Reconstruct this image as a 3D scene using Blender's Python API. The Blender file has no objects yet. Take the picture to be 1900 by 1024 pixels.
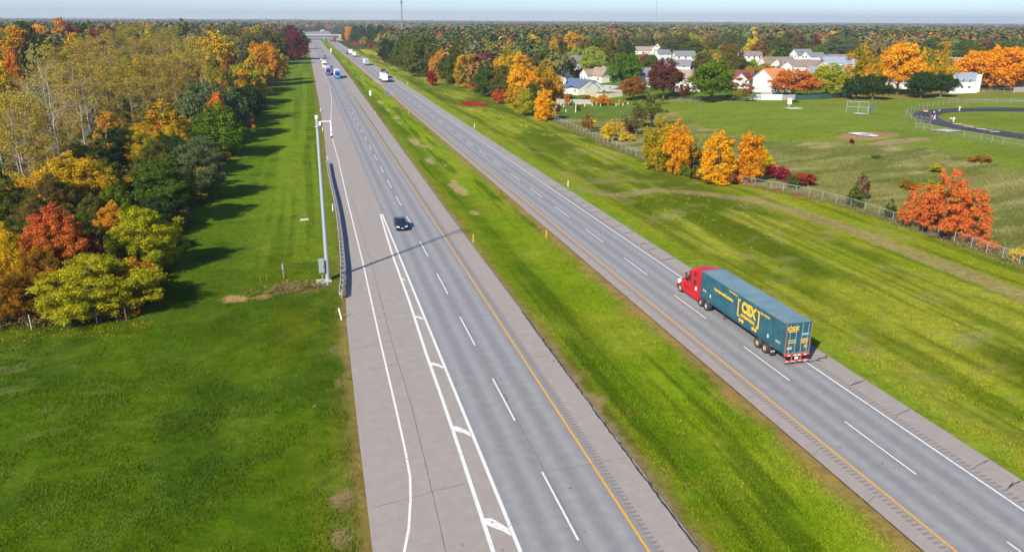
import bpy, math, random
import numpy as np
from math import radians, sin, cos, pi

SC = bpy.context.scene
COL = SC.collection
# ------------------------------------------------------------------ camera, sky, sun, exposure
CAM_H = 29.37
FPX, PITCH, ROLL, YAW = 1466.07, .3123, .0058, .2490      # focal in px of a 1900 px wide frame; heading right of the road
cam_d = bpy.data.cameras.new('camera'); cam = bpy.data.objects.new('camera', cam_d); COL.objects.link(cam)
cam_d.sensor_width = 36.0; cam_d.lens = FPX * 36.0 / 1900.0
cam_d.clip_start = .5; cam_d.clip_end = 40000
from mathutils import Matrix, Vector
cam.matrix_world = (Matrix.Translation((0, 0, CAM_H)) @ Matrix.Rotation(-YAW, 4, 'Z')
                    @ Matrix.Rotation(pi/2 - PITCH, 4, 'X') @ Matrix.Rotation(ROLL, 4, 'Z'))
SC.camera = cam
SUN_EL, SUN_AZ = radians(34), radians(225)                 # azimuth from +Y clockwise: the sun stands behind and left
world = bpy.data.worlds.new('World'); SC.world = world; world.use_nodes = True
wn = world.node_tree.nodes; wl = world.node_tree.links
for n in list(wn): wn.remove(n)
sky = wn.new('ShaderNodeTexSky'); sky.sky_type = 'NISHITA'; sky.sun_disc = False
sky.sun_elevation = SUN_EL; sky.sun_rotation = SUN_AZ
sky.altitude = 200; sky.air_density = 1.0; sky.dust_density = .1; sky.ozone_density = 5.0
bg = wn.new('ShaderNodeBackground'); bg.inputs['Strength'].default_value = .086
wo = wn.new('ShaderNodeOutputWorld')
tint = wn.new('ShaderNodeMix'); tint.data_type = 'RGBA'; tint.blend_type = 'MULTIPLY'; tint.inputs[0].default_value = 1; tint.inputs[7].default_value = (.72, .82, 1, 1)
wl.new(sky.outputs[0], tint.inputs[6]); wl.new(tint.outputs[2], bg.inputs[0]); wl.new(bg.outputs[0], wo.inputs[0])
sun_d = bpy.data.lights.new('sun', 'SUN'); sun_d.energy = 4.1; sun_d.angle = radians(2); sun_d.color = (1, .92, .78)
sun = bpy.data.objects.new('sun', sun_d); COL.objects.link(sun)
sdir = Vector((sin(SUN_AZ)*cos(SUN_EL), cos(SUN_AZ)*cos(SUN_EL), sin(SUN_EL)))
sun.rotation_euler = sdir.to_track_quat('Z', 'Y').to_euler(); sun.location = sdir*200
SC.view_settings.view_transform = 'Standard'; SC.view_settings.look = 'None'
SC.view_settings.gamma = 1; SC.view_settings.exposure = .95; SC.view_settings.use_curve_mapping = False
SC.render.engine = 'CYCLES'
SC.cycles.max_bounces = 6; SC.cycles.diffuse_bounces = 3; SC.cycles.glossy_bounces = 2
SC.cycles.transmission_bounces = 3; SC.cycles.transparent_max_bounces = 16; SC.cycles.volume_bounces = 0
SC.cycles.use_denoising = True

# ------------------------------------------------------------------ terrain and survey helpers
def sst(a, b, x):
    t = np.clip((np.asarray(x, float)-a)/(b-a), 0, 1); return t*t*(3-2*t)
def terrain(x, y):
    """Height of the ground at (x, y): verges flat, shallow ditches, fields rising a little to the right."""
    x = np.asarray(x, float); y = np.asarray(y, float)
    z = np.full(np.broadcast(x, y).shape, -.06)
    z = z - .55*np.exp(-((x-26.8)/3.1)**2)
    z = z - .7*np.exp(-((x-54)/4.5)**2)*sst(1600, 1000, y)
    z = z - .35*np.exp(-((x+9)/5)**2)
    z = z + 3.5*sst(90, 150, x)*sst(-50, 60, y)*sst(2500, 1200, y)
    z = z + 3.0*sst(-50, -110, x)*sst(140, 260, y)*sst(2500, 1200, y)
    return z
def tz(x, y): return float(terrain(x, y))
def ray(px, py):
    a = (px-950)/FPX; b = -(py-512)/FPX
    c, s = cos(ROLL), sin(ROLL); a, b = c*a-s*b, s*a+c*b
    Y = cos(PITCH)+b*sin(PITCH); Z = -sin(PITCH)+b*cos(PITCH)
    return a*cos(YAW)+Y*sin(YAW), -a*sin(YAW)+Y*cos(YAW), Z
def at(px, py, h=0.0):
    """Where the sight line through a survey mark meets the terrain raised by h."""
    X, Y, Z = ray(px, py); z = h
    for _ in range(25):
        t = (CAM_H-z)/max(-Z, 1e-5); x, y = X*t, Y*t
        z = .5*z + .5*(h + tz(x, y))
    return x, y, z-h
def height_of(x, y, py, px):
    """Height above ground at (x, y) that a mark at picture height py stands for."""
    X, Y, Z = ray(px, py); t = math.hypot(x, y)/math.hypot(X, Y)
    return CAM_H + Z*t - tz(x, y)
def dist(x, y): return math.hypot(x, y)
def px2m(n, x, y): return n*math.sqrt(x*x+y*y+CAM_H**2)/FPX

# ------------------------------------------------------------------ object helpers
def tag(o, label=None, cat=None, group=None, kind=None):
    if label: o['label'] = label
    if cat: o['category'] = cat
    if group: o['group'] = group
    if kind: o['kind'] = kind
    return o
def thing(name, label, cat, loc=(0, 0, 0), rz=0.0, group=None):
    o = bpy.data.objects.new(name, None); COL.objects.link(o)
    o.empty_display_size = .3; o.location = loc; o.rotation_euler = (0, 0, rz)
    return tag(o, label, cat, group)
def link(name, me, parent=None, mat=None):
    o = bpy.data.objects.new(name, me); COL.objects.link(o)
    if parent is not None: o.parent = parent
    if mat is not None:
        if not me.materials: me.materials.append(mat)
        else:
            o.material_slots[0].link = 'OBJECT'; o.material_slots[0].material = mat
    return o
def copy_tree(o, parent=None):
    c = o.copy(); COL.objects.link(c); c.parent = parent
    for ch in o.children: copy_tree(ch, c)
    return c
def mesh_np(name, V, F, smooth=False, facecol=None):
    """V (n,3), F (m,k) arrays -> mesh"""
    V = np.asarray(V, np.float32); F = np.asarray(F, np.int32)
    me = bpy.data.meshes.new(name); m, k = F.shape
    me.vertices.add(len(V)); me.vertices.foreach_set('co', V.ravel())
    me.loops.add(m*k); me.loops.foreach_set('vertex_index', F.ravel())
    me.polygons.add(m); me.polygons.foreach_set('loop_start', np.arange(0, m*k, k, dtype=np.int32))
    me.polygons.foreach_set('loop_total', np.full(m, k, np.int32))
    if smooth: me.polygons.foreach_set('use_smooth', np.ones(m, bool))
    me.update(calc_edges=True)
    if facecol is not None:
        at_ = me.attributes.new('Col', 'FLOAT_COLOR', 'FACE')
        c = np.ones((m, 4), np.float32); c[:, :3] = facecol; at_.data.foreach_set('color', c.ravel())
    return me
class MB:
    """collects simple solids into one mesh; every face remembers its material"""
    def __init__(s): s.v = []; s.f = []; s.m = []; s.mats = []; s.sm = []
    def mi(s, mat):
        if mat not in s.mats: s.mats.append(mat)
        return s.mats.index(mat)
    def add(s, vs, fs, mat, smooth=False):
        b = len(s.v); s.v += [tuple(v) for v in vs]; i = s.mi(mat)
        for f in fs: s.f.append([b+j for j in f]); s.m.append(i); s.sm.append(smooth)
        return s
    def box(s, x0, x1, y0, y1, z0, z1, mat):
        vs = [(x0,y0,z0),(x1,y0,z0),(x1,y1,z0),(x0,y1,z0),(x0,y0,z1),(x1,y0,z1),(x1,y1,z1),(x0,y1,z1)]
        return s.add(vs, [(3,2,1,0),(4,5,6,7),(0,1,5,4),(1,2,6,5),(2,3,7,6),(3,0,4,7)], mat)
    def bbox(s, x0, x1, y0, y1, z0, z1, b, mat):
        """box with chamfered vertical and top edges"""
        def ring(i, z): return [(x0+i+b,y0+i,z),(x1-i-b,y0+i,z),(x1-i,y0+i+b,z),(x1-i,y1-i-b,z),(x1-i-b,y1-i,z),(x0+i+b,y1-i,z),(x0+i,y1-i-b,z),(x0+i,y0+i+b,z)]
        vs = ring(0, z0)+ring(0, z1-b)+ring(b*.7, z1)
        fs = [tuple(range(7,-1,-1)), tuple(range(16,24))]
        for k in (0, 8):
            for i in range(8): j = (i+1) % 8; fs.append((k+i, k+j, k+8+j, k+8+i))
        return s.add(vs, fs, mat)
    def prism(s, prof, axis, a, b, mat, smooth=False):
        """extrude a closed 2-D profile along axis (0 x, 1 y, 2 z) from a to b; profile in the two other axes in order"""
        def P(p, t):
            return (t, p[0], p[1]) if axis == 0 else ((p[0], t, p[1]) if axis == 1 else (p[0], p[1], t))
        n = len(prof); vs = [P(p, a) for p in prof]+[P(p, b) for p in prof]
        fs = [tuple(range(n-1, -1, -1)), tuple(range(n, 2*n))]+[(i, (i+1) % n, n+(i+1) % n, n+i) for i in range(n)]
        return s.add(vs, fs, mat, smooth)
    def cyl(s, p0, p1, r0, r1, n, mat, caps=True, smooth=True):
        p0 = Vector(p0); p1 = Vector(p1); d = (p1-p0).normalized()
        u = d.orthogonal().normalized(); w = d.cross(u)
        vs = [p0+(u*cos(2*pi*i/n)+w*sin(2*pi*i/n))*r0 for i in range(n)]+[p1+(u*cos(2*pi*i/n)+w*sin(2*pi*i/n))*r1 for i in range(n)]
        s.add(vs, [(i, (i+1) % n, n+(i+1) % n, n+i) for i in range(n)], mat, smooth)
        if caps: s.add(vs[:n], [tuple(range(n-1, -1, -1))], mat); s.add(vs[n:], [tuple(range(n))], mat)
        return s
    def tube(s, pts, rad, n, mat):
        pts = [Vector(p) for p in pts]; vs = []; k = len(pts)
        for i, p in enumerate(pts):
            d = (pts[min(i+1, k-1)]-pts[max(i-1, 0)]).normalized()
            a = Vector((0, 0, 1)) if abs(d.z) < .9 else Vector((1, 0, 0))
            u = d.cross(a).normalized(); w = d.cross(u); r = rad[i] if isinstance(rad, (list, tuple)) else rad
            vs += [p+(u*cos(2*pi*j/n)+w*sin(2*pi*j/n))*r for j in range(n)]
        fs = [(i*n+j, i*n+(j+1) % n, (i+1)*n+(j+1) % n, (i+1)*n+j) for i in range(k-1) for j in range(n)]
        return s.add(vs, fs, mat, True)
    def loft(s, rings, mat, smooth=False, cap=True):
        n = len(rings[0]); vs = [p for r in rings for p in r]
        fs = [(i*n+j, i*n+(j+1) % n, (i+1)*n+(j+1) % n, (i+1)*n+j) for i in range(len(rings)-1) for j in range(n)]
        if cap: fs += [tuple(range(n-1, -1, -1)), tuple(range((len(rings)-1)*n, len(rings)*n))]
        return s.add(vs, fs, mat, smooth)
    def build(s, name, parent=None, label=None, cat=None, group=None, kind=None):
        me = bpy.data.meshes.new(name); me.from_pydata(s.v, [], s.f)
        for m in s.mats: me.materials.append(m)
        me.polygons.foreach_set('material_index', s.m); me.polygons.foreach_set('use_smooth', s.sm); me.update()
        o = bpy.data.objects.new(name, me); COL.objects.link(o)
        if parent is not None: o.parent = parent
        return tag(o, label, cat, group, kind)

# ------------------------------------------------------------------ materials
class NT:
    def __init__(s, name):
        s.m = bpy.data.materials.new(name); s.m.use_nodes = True; s.t = s.m.node_tree
        for n in list(s.t.nodes): s.t.nodes.remove(n)
        s.out = s.t.nodes.new('ShaderNodeOutputMaterial')
    def n(s, typ, **kw):
        o = s.t.nodes.new(typ)
        for k, v in kw.items():
            if k.startswith('_'): setattr(o, k[1:], v)
        return o
    def l(s, a, b): s.t.links.new(a, b)
    def val(s, x, sock):
        if isinstance(x, (int, float)): sock.default_value = x
        elif isinstance(x, tuple): sock.default_value = x if len(x) == len(sock.default_value) else tuple(x)+(1,)
        else: s.l(x, sock)
    def math(s, op, a, b=0.0, c=None, clamp=False):
        o = s.n('ShaderNodeMath', _operation=op); o.use_clamp = clamp
        s.val(a, o.inputs[0]); s.val(b, o.inputs[1])
        if c is not None: s.val(c, o.inputs[2])
        return o.outputs[0]
    def mix(s, f, a, b, blend='MIX'):
        o = s.n('ShaderNodeMix', _data_type='RGBA', _blend_type=blend); o.clamp_factor = True
        s.val(f, o.inputs[0]); s.val(a, o.inputs[6]); s.val(b, o.inputs[7]); return o.outputs[2]
    def ramp(s, f, a, b):
        o = s.n('ShaderNodeMapRange'); o.interpolation_type = 'SMOOTHSTEP'
        s.val(f, o.inputs[0]); o.inputs[1].default_value = a; o.inputs[2].default_value = b; return o.outputs[0]
    def coord(s, kind='Object', scale=None, rot=None):
        c = s.n('ShaderNodeTexCoord').outputs[kind]
        if scale is None: return c
        m = s.n('ShaderNodeMapping'); s.l(c, m.inputs[0]); m.inputs['Scale'].default_value = scale
        if rot: m.inputs['Rotation'].default_value = rot
        return m.outputs[0]
    def noise(s, vec, scale, detail=3, rough=.55, dist=0.0):
        o = s.n('ShaderNodeTexNoise'); s.l(vec, o.inputs['Vector']); o.inputs['Scale'].default_value = scale
        o.inputs['Detail'].default_value = detail; o.inputs['Roughness'].default_value = rough; o.inputs['Distortion'].default_value = dist
        return o.outputs['Fac']
    def bump(s, h, strength=.5, dist=.05):
        o = s.n('ShaderNodeBump'); o.inputs['Strength'].default_value = strength; o.inputs['Distance'].default_value = dist
        s.l(h, o.inputs['Height']); return o.outputs[0]
    def pbsdf(s, col, rough=.6, spec=.3, metal=0.0, normal=None, coat=0.0):
        o = s.n('ShaderNodeBsdfPrincipled'); s.val(col, o.inputs['Base Color']); s.val(rough, o.inputs['Roughness'])
        o.inputs['Specular IOR Level'].default_value = spec; s.val(metal, o.inputs['Metallic'])
        o.inputs['Coat Weight'].default_value = coat
        if normal is not None: s.l(normal, o.inputs['Normal'])
        s.l(o.outputs[0], s.out.inputs[0]); return s.m
def paint(name, col, rough=.45, metal=0.0, dirt=.15, spec=.4, scale=1.2, coat=0.0, dcol=(.16, .12, .08)):
    t = NT(name); c = t.coord('Object'); a = t.noise(c, scale, 5, .65)
    b = t.noise(c, scale*9, 3, .6)
    k = t.ramp(a, .45, .8); col2 = t.mix(t.math('MULTIPLY', k, dirt), tuple(col), dcol)
    col3 = t.mix(t.math('MULTIPLY', t.ramp(b, .4, .75), dirt*.6), col2, tuple(x*.72 for x in col))
    return t.pbsdf(col3, t.math('ADD', rough-.06, t.math('MULTIPLY', a, .16)), spec, metal, None, coat)
M = {}
def mat(name, *a, **k):
    if name not in M: M[name] = paint(name, *a, **k)
    return M[name]
steel = mat('galvanised_steel', (.42, .45, .48), .45, .35, .2)
white = mat('white_paint', (.78, .78, .76), .5, 0, .1)
yellowp = mat('yellow_paint', (.75, .48, .02), .5, 0, .1)
bluep = mat('blue_sign_paint', (.03, .16, .6), .5, 0, .1)
black = mat('black_plastic', (.02, .02, .022), .6, 0, .2)
rubber = mat('tyre_rubber', (.035, .035, .037), .85, 0, .5, .15, 3)
rimsil = mat('silver_rim', (.62, .63, .65), .35, .5, .2)
rimtan = mat('rusty_tan_rim', (.5, .36, .16), .6, 0, .5)
darkmetal = mat('dark_chassis', (.04, .038, .036), .7, 0, .5)
glass_d = mat('dark_glass', (.015, .02, .025), .08, 0, .05, .6)
chrome = mat('chrome', (.7, .72, .75), .2, .9, .1)
redlamp = mat('red_lamp', (.6, .02, .01), .3, 0, .05)
orangelamp = mat('orange_lamp', (.8, .25, .02), .3, 0, .05)
lampw = mat('headlamp_glass', (.85, .85, .82), .15, 0, .02, .6)
wood = mat('weathered_wood', (.28, .23, .17), .85, 0, .5, .2)
concrete_m = mat('pale_concrete', (.5, .47, .42), .85, 0, .4, .2)
# ------------------------------------------------------------------ ground
_rng = np.random.default_rng(7)
_lat = _rng.random((256, 256))
def vnoise(x, y):
    xi = np.floor(x).astype(int); yi = np.floor(y).astype(int); fx = x-xi; fy = y-yi
    fx = fx*fx*(3-2*fx); fy = fy*fy*(3-2*fy)
    g = lambda i, j: _lat[i & 255, j & 255]
    return (g(xi, yi)*(1-fx)+g(xi+1, yi)*fx)*(1-fy)+(g(xi, yi+1)*(1-fx)+g(xi+1, yi+1)*fx)*fy
def fbm(x, y, o=4):
    s = 0; a = .5; t = 0
    for k in range(o): s = s+a*vnoise(x*2**k+17*k, y*2**k+31*k); t += a; a *= .5
    return s/t
def inpoly(X, Y, poly):
    c = np.zeros(X.shape, bool); n = len(poly)
    for i in range(n):
        x0, y0 = poly[i]; x1, y1 = poly[(i+1) % n]
        if y0 == y1: continue
        k = ((y0 > Y) != (y1 > Y)) & (X < (x1-x0)*(Y-y0)/(y1-y0)+x0); c ^= k
    return c
def dline(X, Y, pts):
    d = np.full(X.shape, 1e9)
    for (ax, ay), (bx, by) in zip(pts[:-1], pts[1:]):
        L2 = (bx-ax)**2+(by-ay)**2; t = np.clip(((X-ax)*(bx-ax)+(Y-ay)*(by-ay))/L2, 0, 1)
        d = np.minimum(d, np.hypot(X-ax-t*(bx-ax), Y-ay-t*(by-ay)))
    return d
def gxy(*pp): return [at(*p)[:2] for p in pp]
PAV_L = [(-60,1.7),(30,1.7),(40,1.8),(54,1.9),(66,2.05),(77,2.2),(91,2.8),(111,3.3),(132,3.4),(157,3.2),(183,3.1),(230,3.6),(309,3.9),(650,4.3),(1300,3.5)]
def pavl(y): return np.interp(y, [p[0] for p in PAV_L], [p[1] for p in PAV_L])
def gshr(y): return np.interp(y, [0, 120, 300, 600, 1300], [20.4, 20.5, 21.6, 23.5, 24.5])
FENCE_R = [(75.9,262),(73.3,235.5),(72.6,212.7),(72.0,189.6),(71.9,168.2),(74.8,148.0),(77.6,137.3),(81.5,127.5),(85.0,120.7),(86.6,111.3),(86.8,104.6),(86.8,95.0),(87.0,86),(87.0,78.1),(87.2,60),(87.4,40)]
DIRT_R = [(45,139),(50.7,132.4),(60,132.4),(67.5,127.7),(73.6,120.4),(76.3,111),(77.4,97.0),(77.3,84.3),(77.3,75.7),(77.3,67.9),(77,40),(77,0)]
xs = np.concatenate([-np.geomspace(11000, 170, 40), np.arange(-165, -60, 2.5), np.arange(-60, -2, .6), np.arange(-2, 5, .22), np.arange(5, 20, 1.5),
                     np.arange(20, 34.2, .25), np.arange(34.5, 44, 1.5), np.arange(44, 50, .25), np.arange(50, 92, .6), np.arange(92, 330, 1.6), np.geomspace(333, 14000, 50)])
ys = np.concatenate([np.arange(-300, 24, 20), np.arange(24, 130, .6), np.arange(130, 330, 1.1), np.arange(330, 620, 3), np.geomspace(625, 16000, 70)])
X, Y = np.meshgrid(xs, ys); Z = terrain(X, Y)
near = (Y < 900)
Z = Z + np.where(near & ((X < 1) | (X > 46)), .10*(fbm(X/9, Y/9)-.5)+.03*(fbm(X*.9, Y*.9, 2)-.5), 0)
under = (X > pavl(Y)+.3) & (X < gshr(Y)-.4) | ((X > 33.6) & (X < 44.4)); Z = np.where(under, -.12, Z)
XJ = X+1.6*(fbm(X/3, Y/3)-.5); YJ = Y+1.6*(fbm(X/3+50, Y/3)-.5)
lush = np.array([.074, .128, .004]); C = np.zeros(X.shape+(3,)); C[:] = (.055, .06, .02)
def setc(mask, col, w=1.0):
    m = (np.asarray(mask, float)*w)[..., None]; C[:] = C*(1-m)+np.array(col)*m
n1 = fbm(X/14, Y/14); n2 = fbm(X/3.5+9, Y/3.5); n3 = fbm(X/1.3, Y/5+3); ns = fbm(X/1.1, Y/28+7, 3); nd = fbm(X/5+40, Y/5+40, 5); nf = fbm(X*1.1, Y*1.1, 3)
# tan field patches far away
setc(fbm(X/300, Y/300, 3) > .6, (.16, .12, .06), (Y > 500).astype(float))
# left verge
mL = (XJ < 6) & (YJ < 1300) & ((XJ > -19.5) | (YJ < 83.5))
setc(mL, lush)
setc(mL, (.115, .145, .006), .85*sst(-9, 0, X)*sst(.35, .6, ns))
setc(mL, (.10, .165, .006), .7*sst(.4, .62, n1)*sst(60, 160, Y))
setc(mL, (.115, .19, .008), .75*sst(84, 135, Y)*(.7+.6*(n2-.3)))
setc(mL, (.034, .075, .006), .55*sst(.5, .72, nd))
setc(mL, (.085, .13, .01), .6*sst(.56, .7, n2))
setc(mL, (.30, .24, .11), .3*sst(.64, .74, fbm(X/2.2, Y*1.0+60, 3))*sst(-10, -28, X)*sst(.5, .6, n1))
setc(mL & (YJ > 100), (.15, .215, .014), .75*sst(.48, .6, fbm(X/.9, Y/90, 2))*sst(-16, -4, X))
setc((XJ < -19.5) & (YJ > 83.5), (.085, .065, .03), .85)
setc((XJ < -19.5) & (YJ > 83.5), (.05, .08, .012), .8*sst(.45, .6, n2))
# rough dead grass by the pole and bare spots
for (cx, cy, rx, ry, col, w) in [(-2.6, 89.8, 3.6, 2.0, (.19, .15, .05), .95), (-9.4, 88.5, 1.4, 1.2, (.42, .27, .12), 1), (-6.3, 88.3, 1.1, .7, (.34, .2, .09), 1),
                             (.4, 45.3, .9, 1.1, (.3, .2, .1), 1), (.1, 41.4, .7, .9, (.28, .2, .1), .8), (1.1, 63, .55, 1.4, (.24, .18, .08), .8), (.9, 70, .6, 1.6, (.25, .2, .09), .7),
                             (-1.9, 126.2, .8, .6, (.3, .22, .12), .6)]:
    d = ((X-cx)/rx)**2+((Y-cy)/ry)**2+1.6*(nf-.5); setc(sst(1.1, .6, d), col, w)
# median
mM = (X > gshr(Y)-.6) & (X < 33.6)
setc(mM, (.155, .235, .007))
setc(mM, (.23, .265, .02), sst(.42, .66, n1)*.7)
setc(mM, (.06, .11, .004), .8*sst(.5, .64, ns))
setc(mM, (.09, .155, .005), .6*np.exp(-((X-24.5-1.2*(n1-.5))/1.6)**2))
setc(mM, (.2, .16, .02), .6*sst(.6, .74, n2)*np.clip(np.exp(-((X-22.3)/1)**2)+.25, 0, 1))
setc(mM, (.34, .27, .12), .9*sst(.62, .72, fbm(X/2.4+5, Y/6, 3))*np.exp(-((X-27)/1.5)**2)*sst(110, 150, Y))
for (p_, rx, ry) in [((768,263),1.3,7),((797,299),1.1,4.5),((848,350),1.6,7),((705,190),1.0,9),((720,205),.7,5),((880,395),.9,2),((1100,742),1.2,1.0)]:
    cx, cy, _ = at(*p_); d = ((X-cx)/rx)**2+((Y-cy)/ry)**2+1.5*(n2-.5); setc(sst(1.1, .5, d), (.40, .30, .14), .85)
# right verge
mR = (X > 44) & (X < 92) & (Y < 900)
setc(mR, (.21, .25, .012))
setc(mR, (.30, .30, .035), .65*sst(.45, .62, n1))
setc(mR, (.075, .11, .005), .9*sst(.42, .62, fbm(X/5.5, Y/34+2, 4))*sst(48.5, 52, X)*sst(78, 68, X))
setc(mR, (.08, .125, .005), .6*sst(.5, .62, ns)*sst(47, 52, X))
setc(mR, (.24, .2, .09), .45*sst(.6, .74, n2))
dd = dline(X, Y, DIRT_R)+1.3*(n2-.5)+.8*(nf-.5)
setc((X > 44) & (X < 92) & (Y < 160), (.31, .225, .11), .95*sst(2.6, 1.0, dd)*(.65+.5*(nf-.3)))
df = dline(X, Y, FENCE_R)+1.0*(nf-.5)
# beyond the fence: rough meadow, mown sports ground, yards
fx = np.interp(Y, [p[1] for p in FENCE_R][::-1], [p[0] for p in FENCE_R][::-1])
mB = (X > fx+.3) & (Y < 900) & (Y > -100)
setc(mB, (.20, .195, .055))
setc(mB, (.31, .27, .12), .7*sst(.5, .68, fbm(X/9, Y/3.2, 4)))
setc(mB, (.11, .135, .025), .75*sst(.48, .62, fbm(X/11+3, Y/4+9, 4)))
sport = gxy((1245,207),(1300,232),(1402,262),(1470,264),(1560,264),(1640,268),(1720,275),(1800,292),(1900,320),(2100,380),(2300,300),(2200,160),(1900,172),(1700,176),(1570,184),(1400,182),(1250,188),(1180,190))
mS = inpoly(XJ, YJ, sport)
setc(mS, (.145, .195, .02))
setc(mS, (.185, .225, .03), .6*sst(.45, .6, fbm(X/30, Y/12, 3)))
setc(mS, (.17, .23, .035), .35*sst(.5, .56, fbm(X/2.2, Y/120, 1)))
slope = gxy((1530,184),(1580,176),(1720,168),(1900,160),(2100,170),(2100,182),(1900,181),(1740,184),(1620,188),(1560,190))
setc(inpoly(XJ, YJ, slope), (.22, .18, .035), .55+.4*(n2-.5))
yards = gxy((1040,186),(1150,188),(1240,186),(1400,180),(1570,176),(1720,166),(1900,160),(2100,150),(2100,90),(1500,88),(1050,95),(1030,140))
setc(inpoly(XJ, YJ, yards), (.085, .16, .012)); setc(inpoly(XJ, YJ, yards), (.12, .17, .03), .7*sst(.45, .6, n2))
setc(inpoly(XJ, YJ, gxy((1040,186),(1180,190),(1245,207),(1160,222),(1035,222))), (.09, .16, .02), .8)
for c_, r_, col in [((1608,252), (7.5, 5.5), (.33, .2, .1)), ((1670,262), (9, 2.6), (.3, .22, .11))]:
    cx, cy, _ = at(*c_); d = ((X-cx)/r_[0])**2+((Y-cy)/r_[1])**2+1.1*(nf-.5); setc(sst(1.2, .7, d), col)
setc((df < 1.2) & (Y < 262), (.2, .17, .09), .75*sst(1.3, .5, df)*sst(.3, .5, nf))
setc((df < 1.2) & (Y < 262), (.085, .13, .02), .5*sst(.55, .65, n2))
# bare strips along the pavement
def strip(edge, side, w, col, k):
    d = (X-edge)*side; setc((d > -.5) & (Y < 900), col, k*sst(w*(1.05+1.3*(n2-.5)+1.5*(nf-.5)), w*.2, d)*(d < w*2.4)*(.75+.5*nf))
strip(pavl(Y), -1, 1.0, (.33, .19, .07), .95); strip(pavl(Y), -1, 2.6, (.12, .13, .02), .55)
strip(gshr(Y), 1, 1.0, (.30, .23, .15), .9); strip(gshr(Y), 1, 2.4, (.2, .14, .03), .55)
strip(33.1, -1, 1.5, (.33, .165, .06), 1); strip(33.1, -1, 2.4, (.22, .2, .05), .5)
strip(45.0, 1, .8, (.36, .23, .09), 1); strip(45.0, 1, 3.6, (.15, .24, .012), .75)
C = np.clip(C*(.86+.28*n2[..., None]), .002, 1)
ny, nx = X.shape; idx = np.arange(nx*ny).reshape(ny, nx)
F = np.stack([idx[:-1, :-1], idx[:-1, 1:], idx[1:, 1:], idx[1:, :-1]], -1).reshape(-1, 4)
gme = mesh_np('ground', np.stack([X, Y, Z], -1).reshape(-1, 3), F, smooth=True)
ga = gme.attributes.new('Col', 'FLOAT_COLOR', 'POINT'); c4 = np.ones((nx*ny, 4), np.float32); c4[:, :3] = C.reshape(-1, 3); ga.data.foreach_set('color', c4.ravel())
t = NT('grass_and_soil'); co = t.coord('Object'); a = t.n('ShaderNodeAttribute', _attribute_name='Col').outputs['Color']
nA = t.noise(co, .9, 6, .68, .4); nB = t.noise(t.coord('Object', (7, 2.2, 1), (0, 0, .5)), 1.0, 4, .7); nC = t.noise(co, .11, 4, .6); nD = t.noise(co, 14, 2, .6)
f = t.math('ADD', t.math('MULTIPLY', nA, 1.7), t.math('ADD', t.math('MULTIPLY', nB, .75), t.math('MULTIPLY', nD, .5)))
v = t.math('ADD', -.16, t.math('MULTIPLY', f, .79))
hs = t.n('ShaderNodeHueSaturation'); t.l(a, hs.inputs['Color']); t.l(v, hs.inputs['Value'])
t.l(t.math('ADD', .47, t.math('MULTIPLY', nC, .06)), hs.inputs['Hue'])
yel = t.mix(t.math('MULTIPLY', t.ramp(t.noise(co, 2.6, 5, .7), .56, .72), .4), hs.outputs[0], (.24, .21, .03))
dk = t.mix(t.math('MULTIPLY', t.ramp(t.noise(co, .55, 5, .7), .56, .7), .35), yel, (.02, .06, .006))
h = t.math('ADD', nA, t.math('MULTIPLY', nD, .5))
o = t.n('ShaderNodeBsdfDiffuse'); t.l(dk, o.inputs[0]); t.l(t.bump(h, .9, .22), o.inputs['Normal']); t.l(o.outputs[0], t.out.inputs[0])
tag(link('ground', gme, None, t.m), kind='structure')

# ------------------------------------------------------------------ roads
def asphalt(name, base, tint, lanes=(), crackscale=.25, tracks=.18):
    t = NT(name); co = t.coord('Object'); x = t.n('ShaderNodeSeparateXYZ'); t.l(co, x.inputs[0]); X_ = x.outputs[0]
    fine = t.noise(co, 22, 3, .75); mid = t.noise(co, 1.1, 5, .6); lng = t.noise(t.coord('Object', (2.4, .05, 1)), 1.0, 4, .6); big = t.noise(co, .06, 3, .5)
    v = t.math('ADD', .71, t.math('MULTIPLY', fine, .32)); v = t.math('ADD', v, t.math('MULTIPLY', mid, .07)); v = t.math('ADD', v, t.math('MULTIPLY', lng, .10)); v = t.math('ADD', v, t.math('MULTIPLY', big, .12))
    for c in lanes:     # polished wheel paths each side of a lane centre, and a darker oil strip between
        for off, w, k in ((-.85, .42, tracks), (.85, .42, tracks), (0, .55, -tracks*.45), (1.75, .3, -tracks*.3)):
            d = t.math('SUBTRACT', X_, c+off); e = t.math('MULTIPLY', t.math('MULTIPLY', d, d), -1/(w*w)); g = t.math('EXPONENT', e)
            v = t.math('ADD', v, t.math('MULTIPLY', g, k))
    base_c = t.mix(t.ramp(mid, .35, .7), tuple(base), tuple(tint))
    hs = t.n('ShaderNodeHueSaturation'); t.l(base_c, hs.inputs['Color']); t.l(v, hs.inputs['Value'])
    sp = t.ramp(t.noise(co, 3.3, 2, .5), .73, .79)
    c2 = t.mix(t.math('MULTIPLY', sp, .35), hs.outputs[0], (.06, .055, .055))
    return t.pbsdf(c2, .85, .25, 0, t.bump(fine, .25, .01))
m_grey = asphalt('grey_asphalt', (.212, .21, .212), (.235, .231, .229), (11.9, 15.6, 36.7, 40.4), tracks=.19)
m_brown = asphalt('brownish_pavement', (.285, .25, .22), (.31, .272, .24))
m_white = mat('white_marking_paint', (.70, .70, .67), .7, 0, .7, .2, 2.6, 0, (.3, .29, .28))
m_yell = mat('yellow_marking_paint', (.68, .34, .025), .7, 0, .6, .2, 2.2, 0, (.3, .25, .18))
m_tar = mat('black_tar', (.035, .035, .04), .6, 0, .1)
m_seam_and_shadow = mat('seam_and_shadow_band', (.11, .1, .1), .9, 0, .3)
m_rumble = mat('dirty_rumble_groove', (.205, .183, .17), .9, 0, .3)
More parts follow.
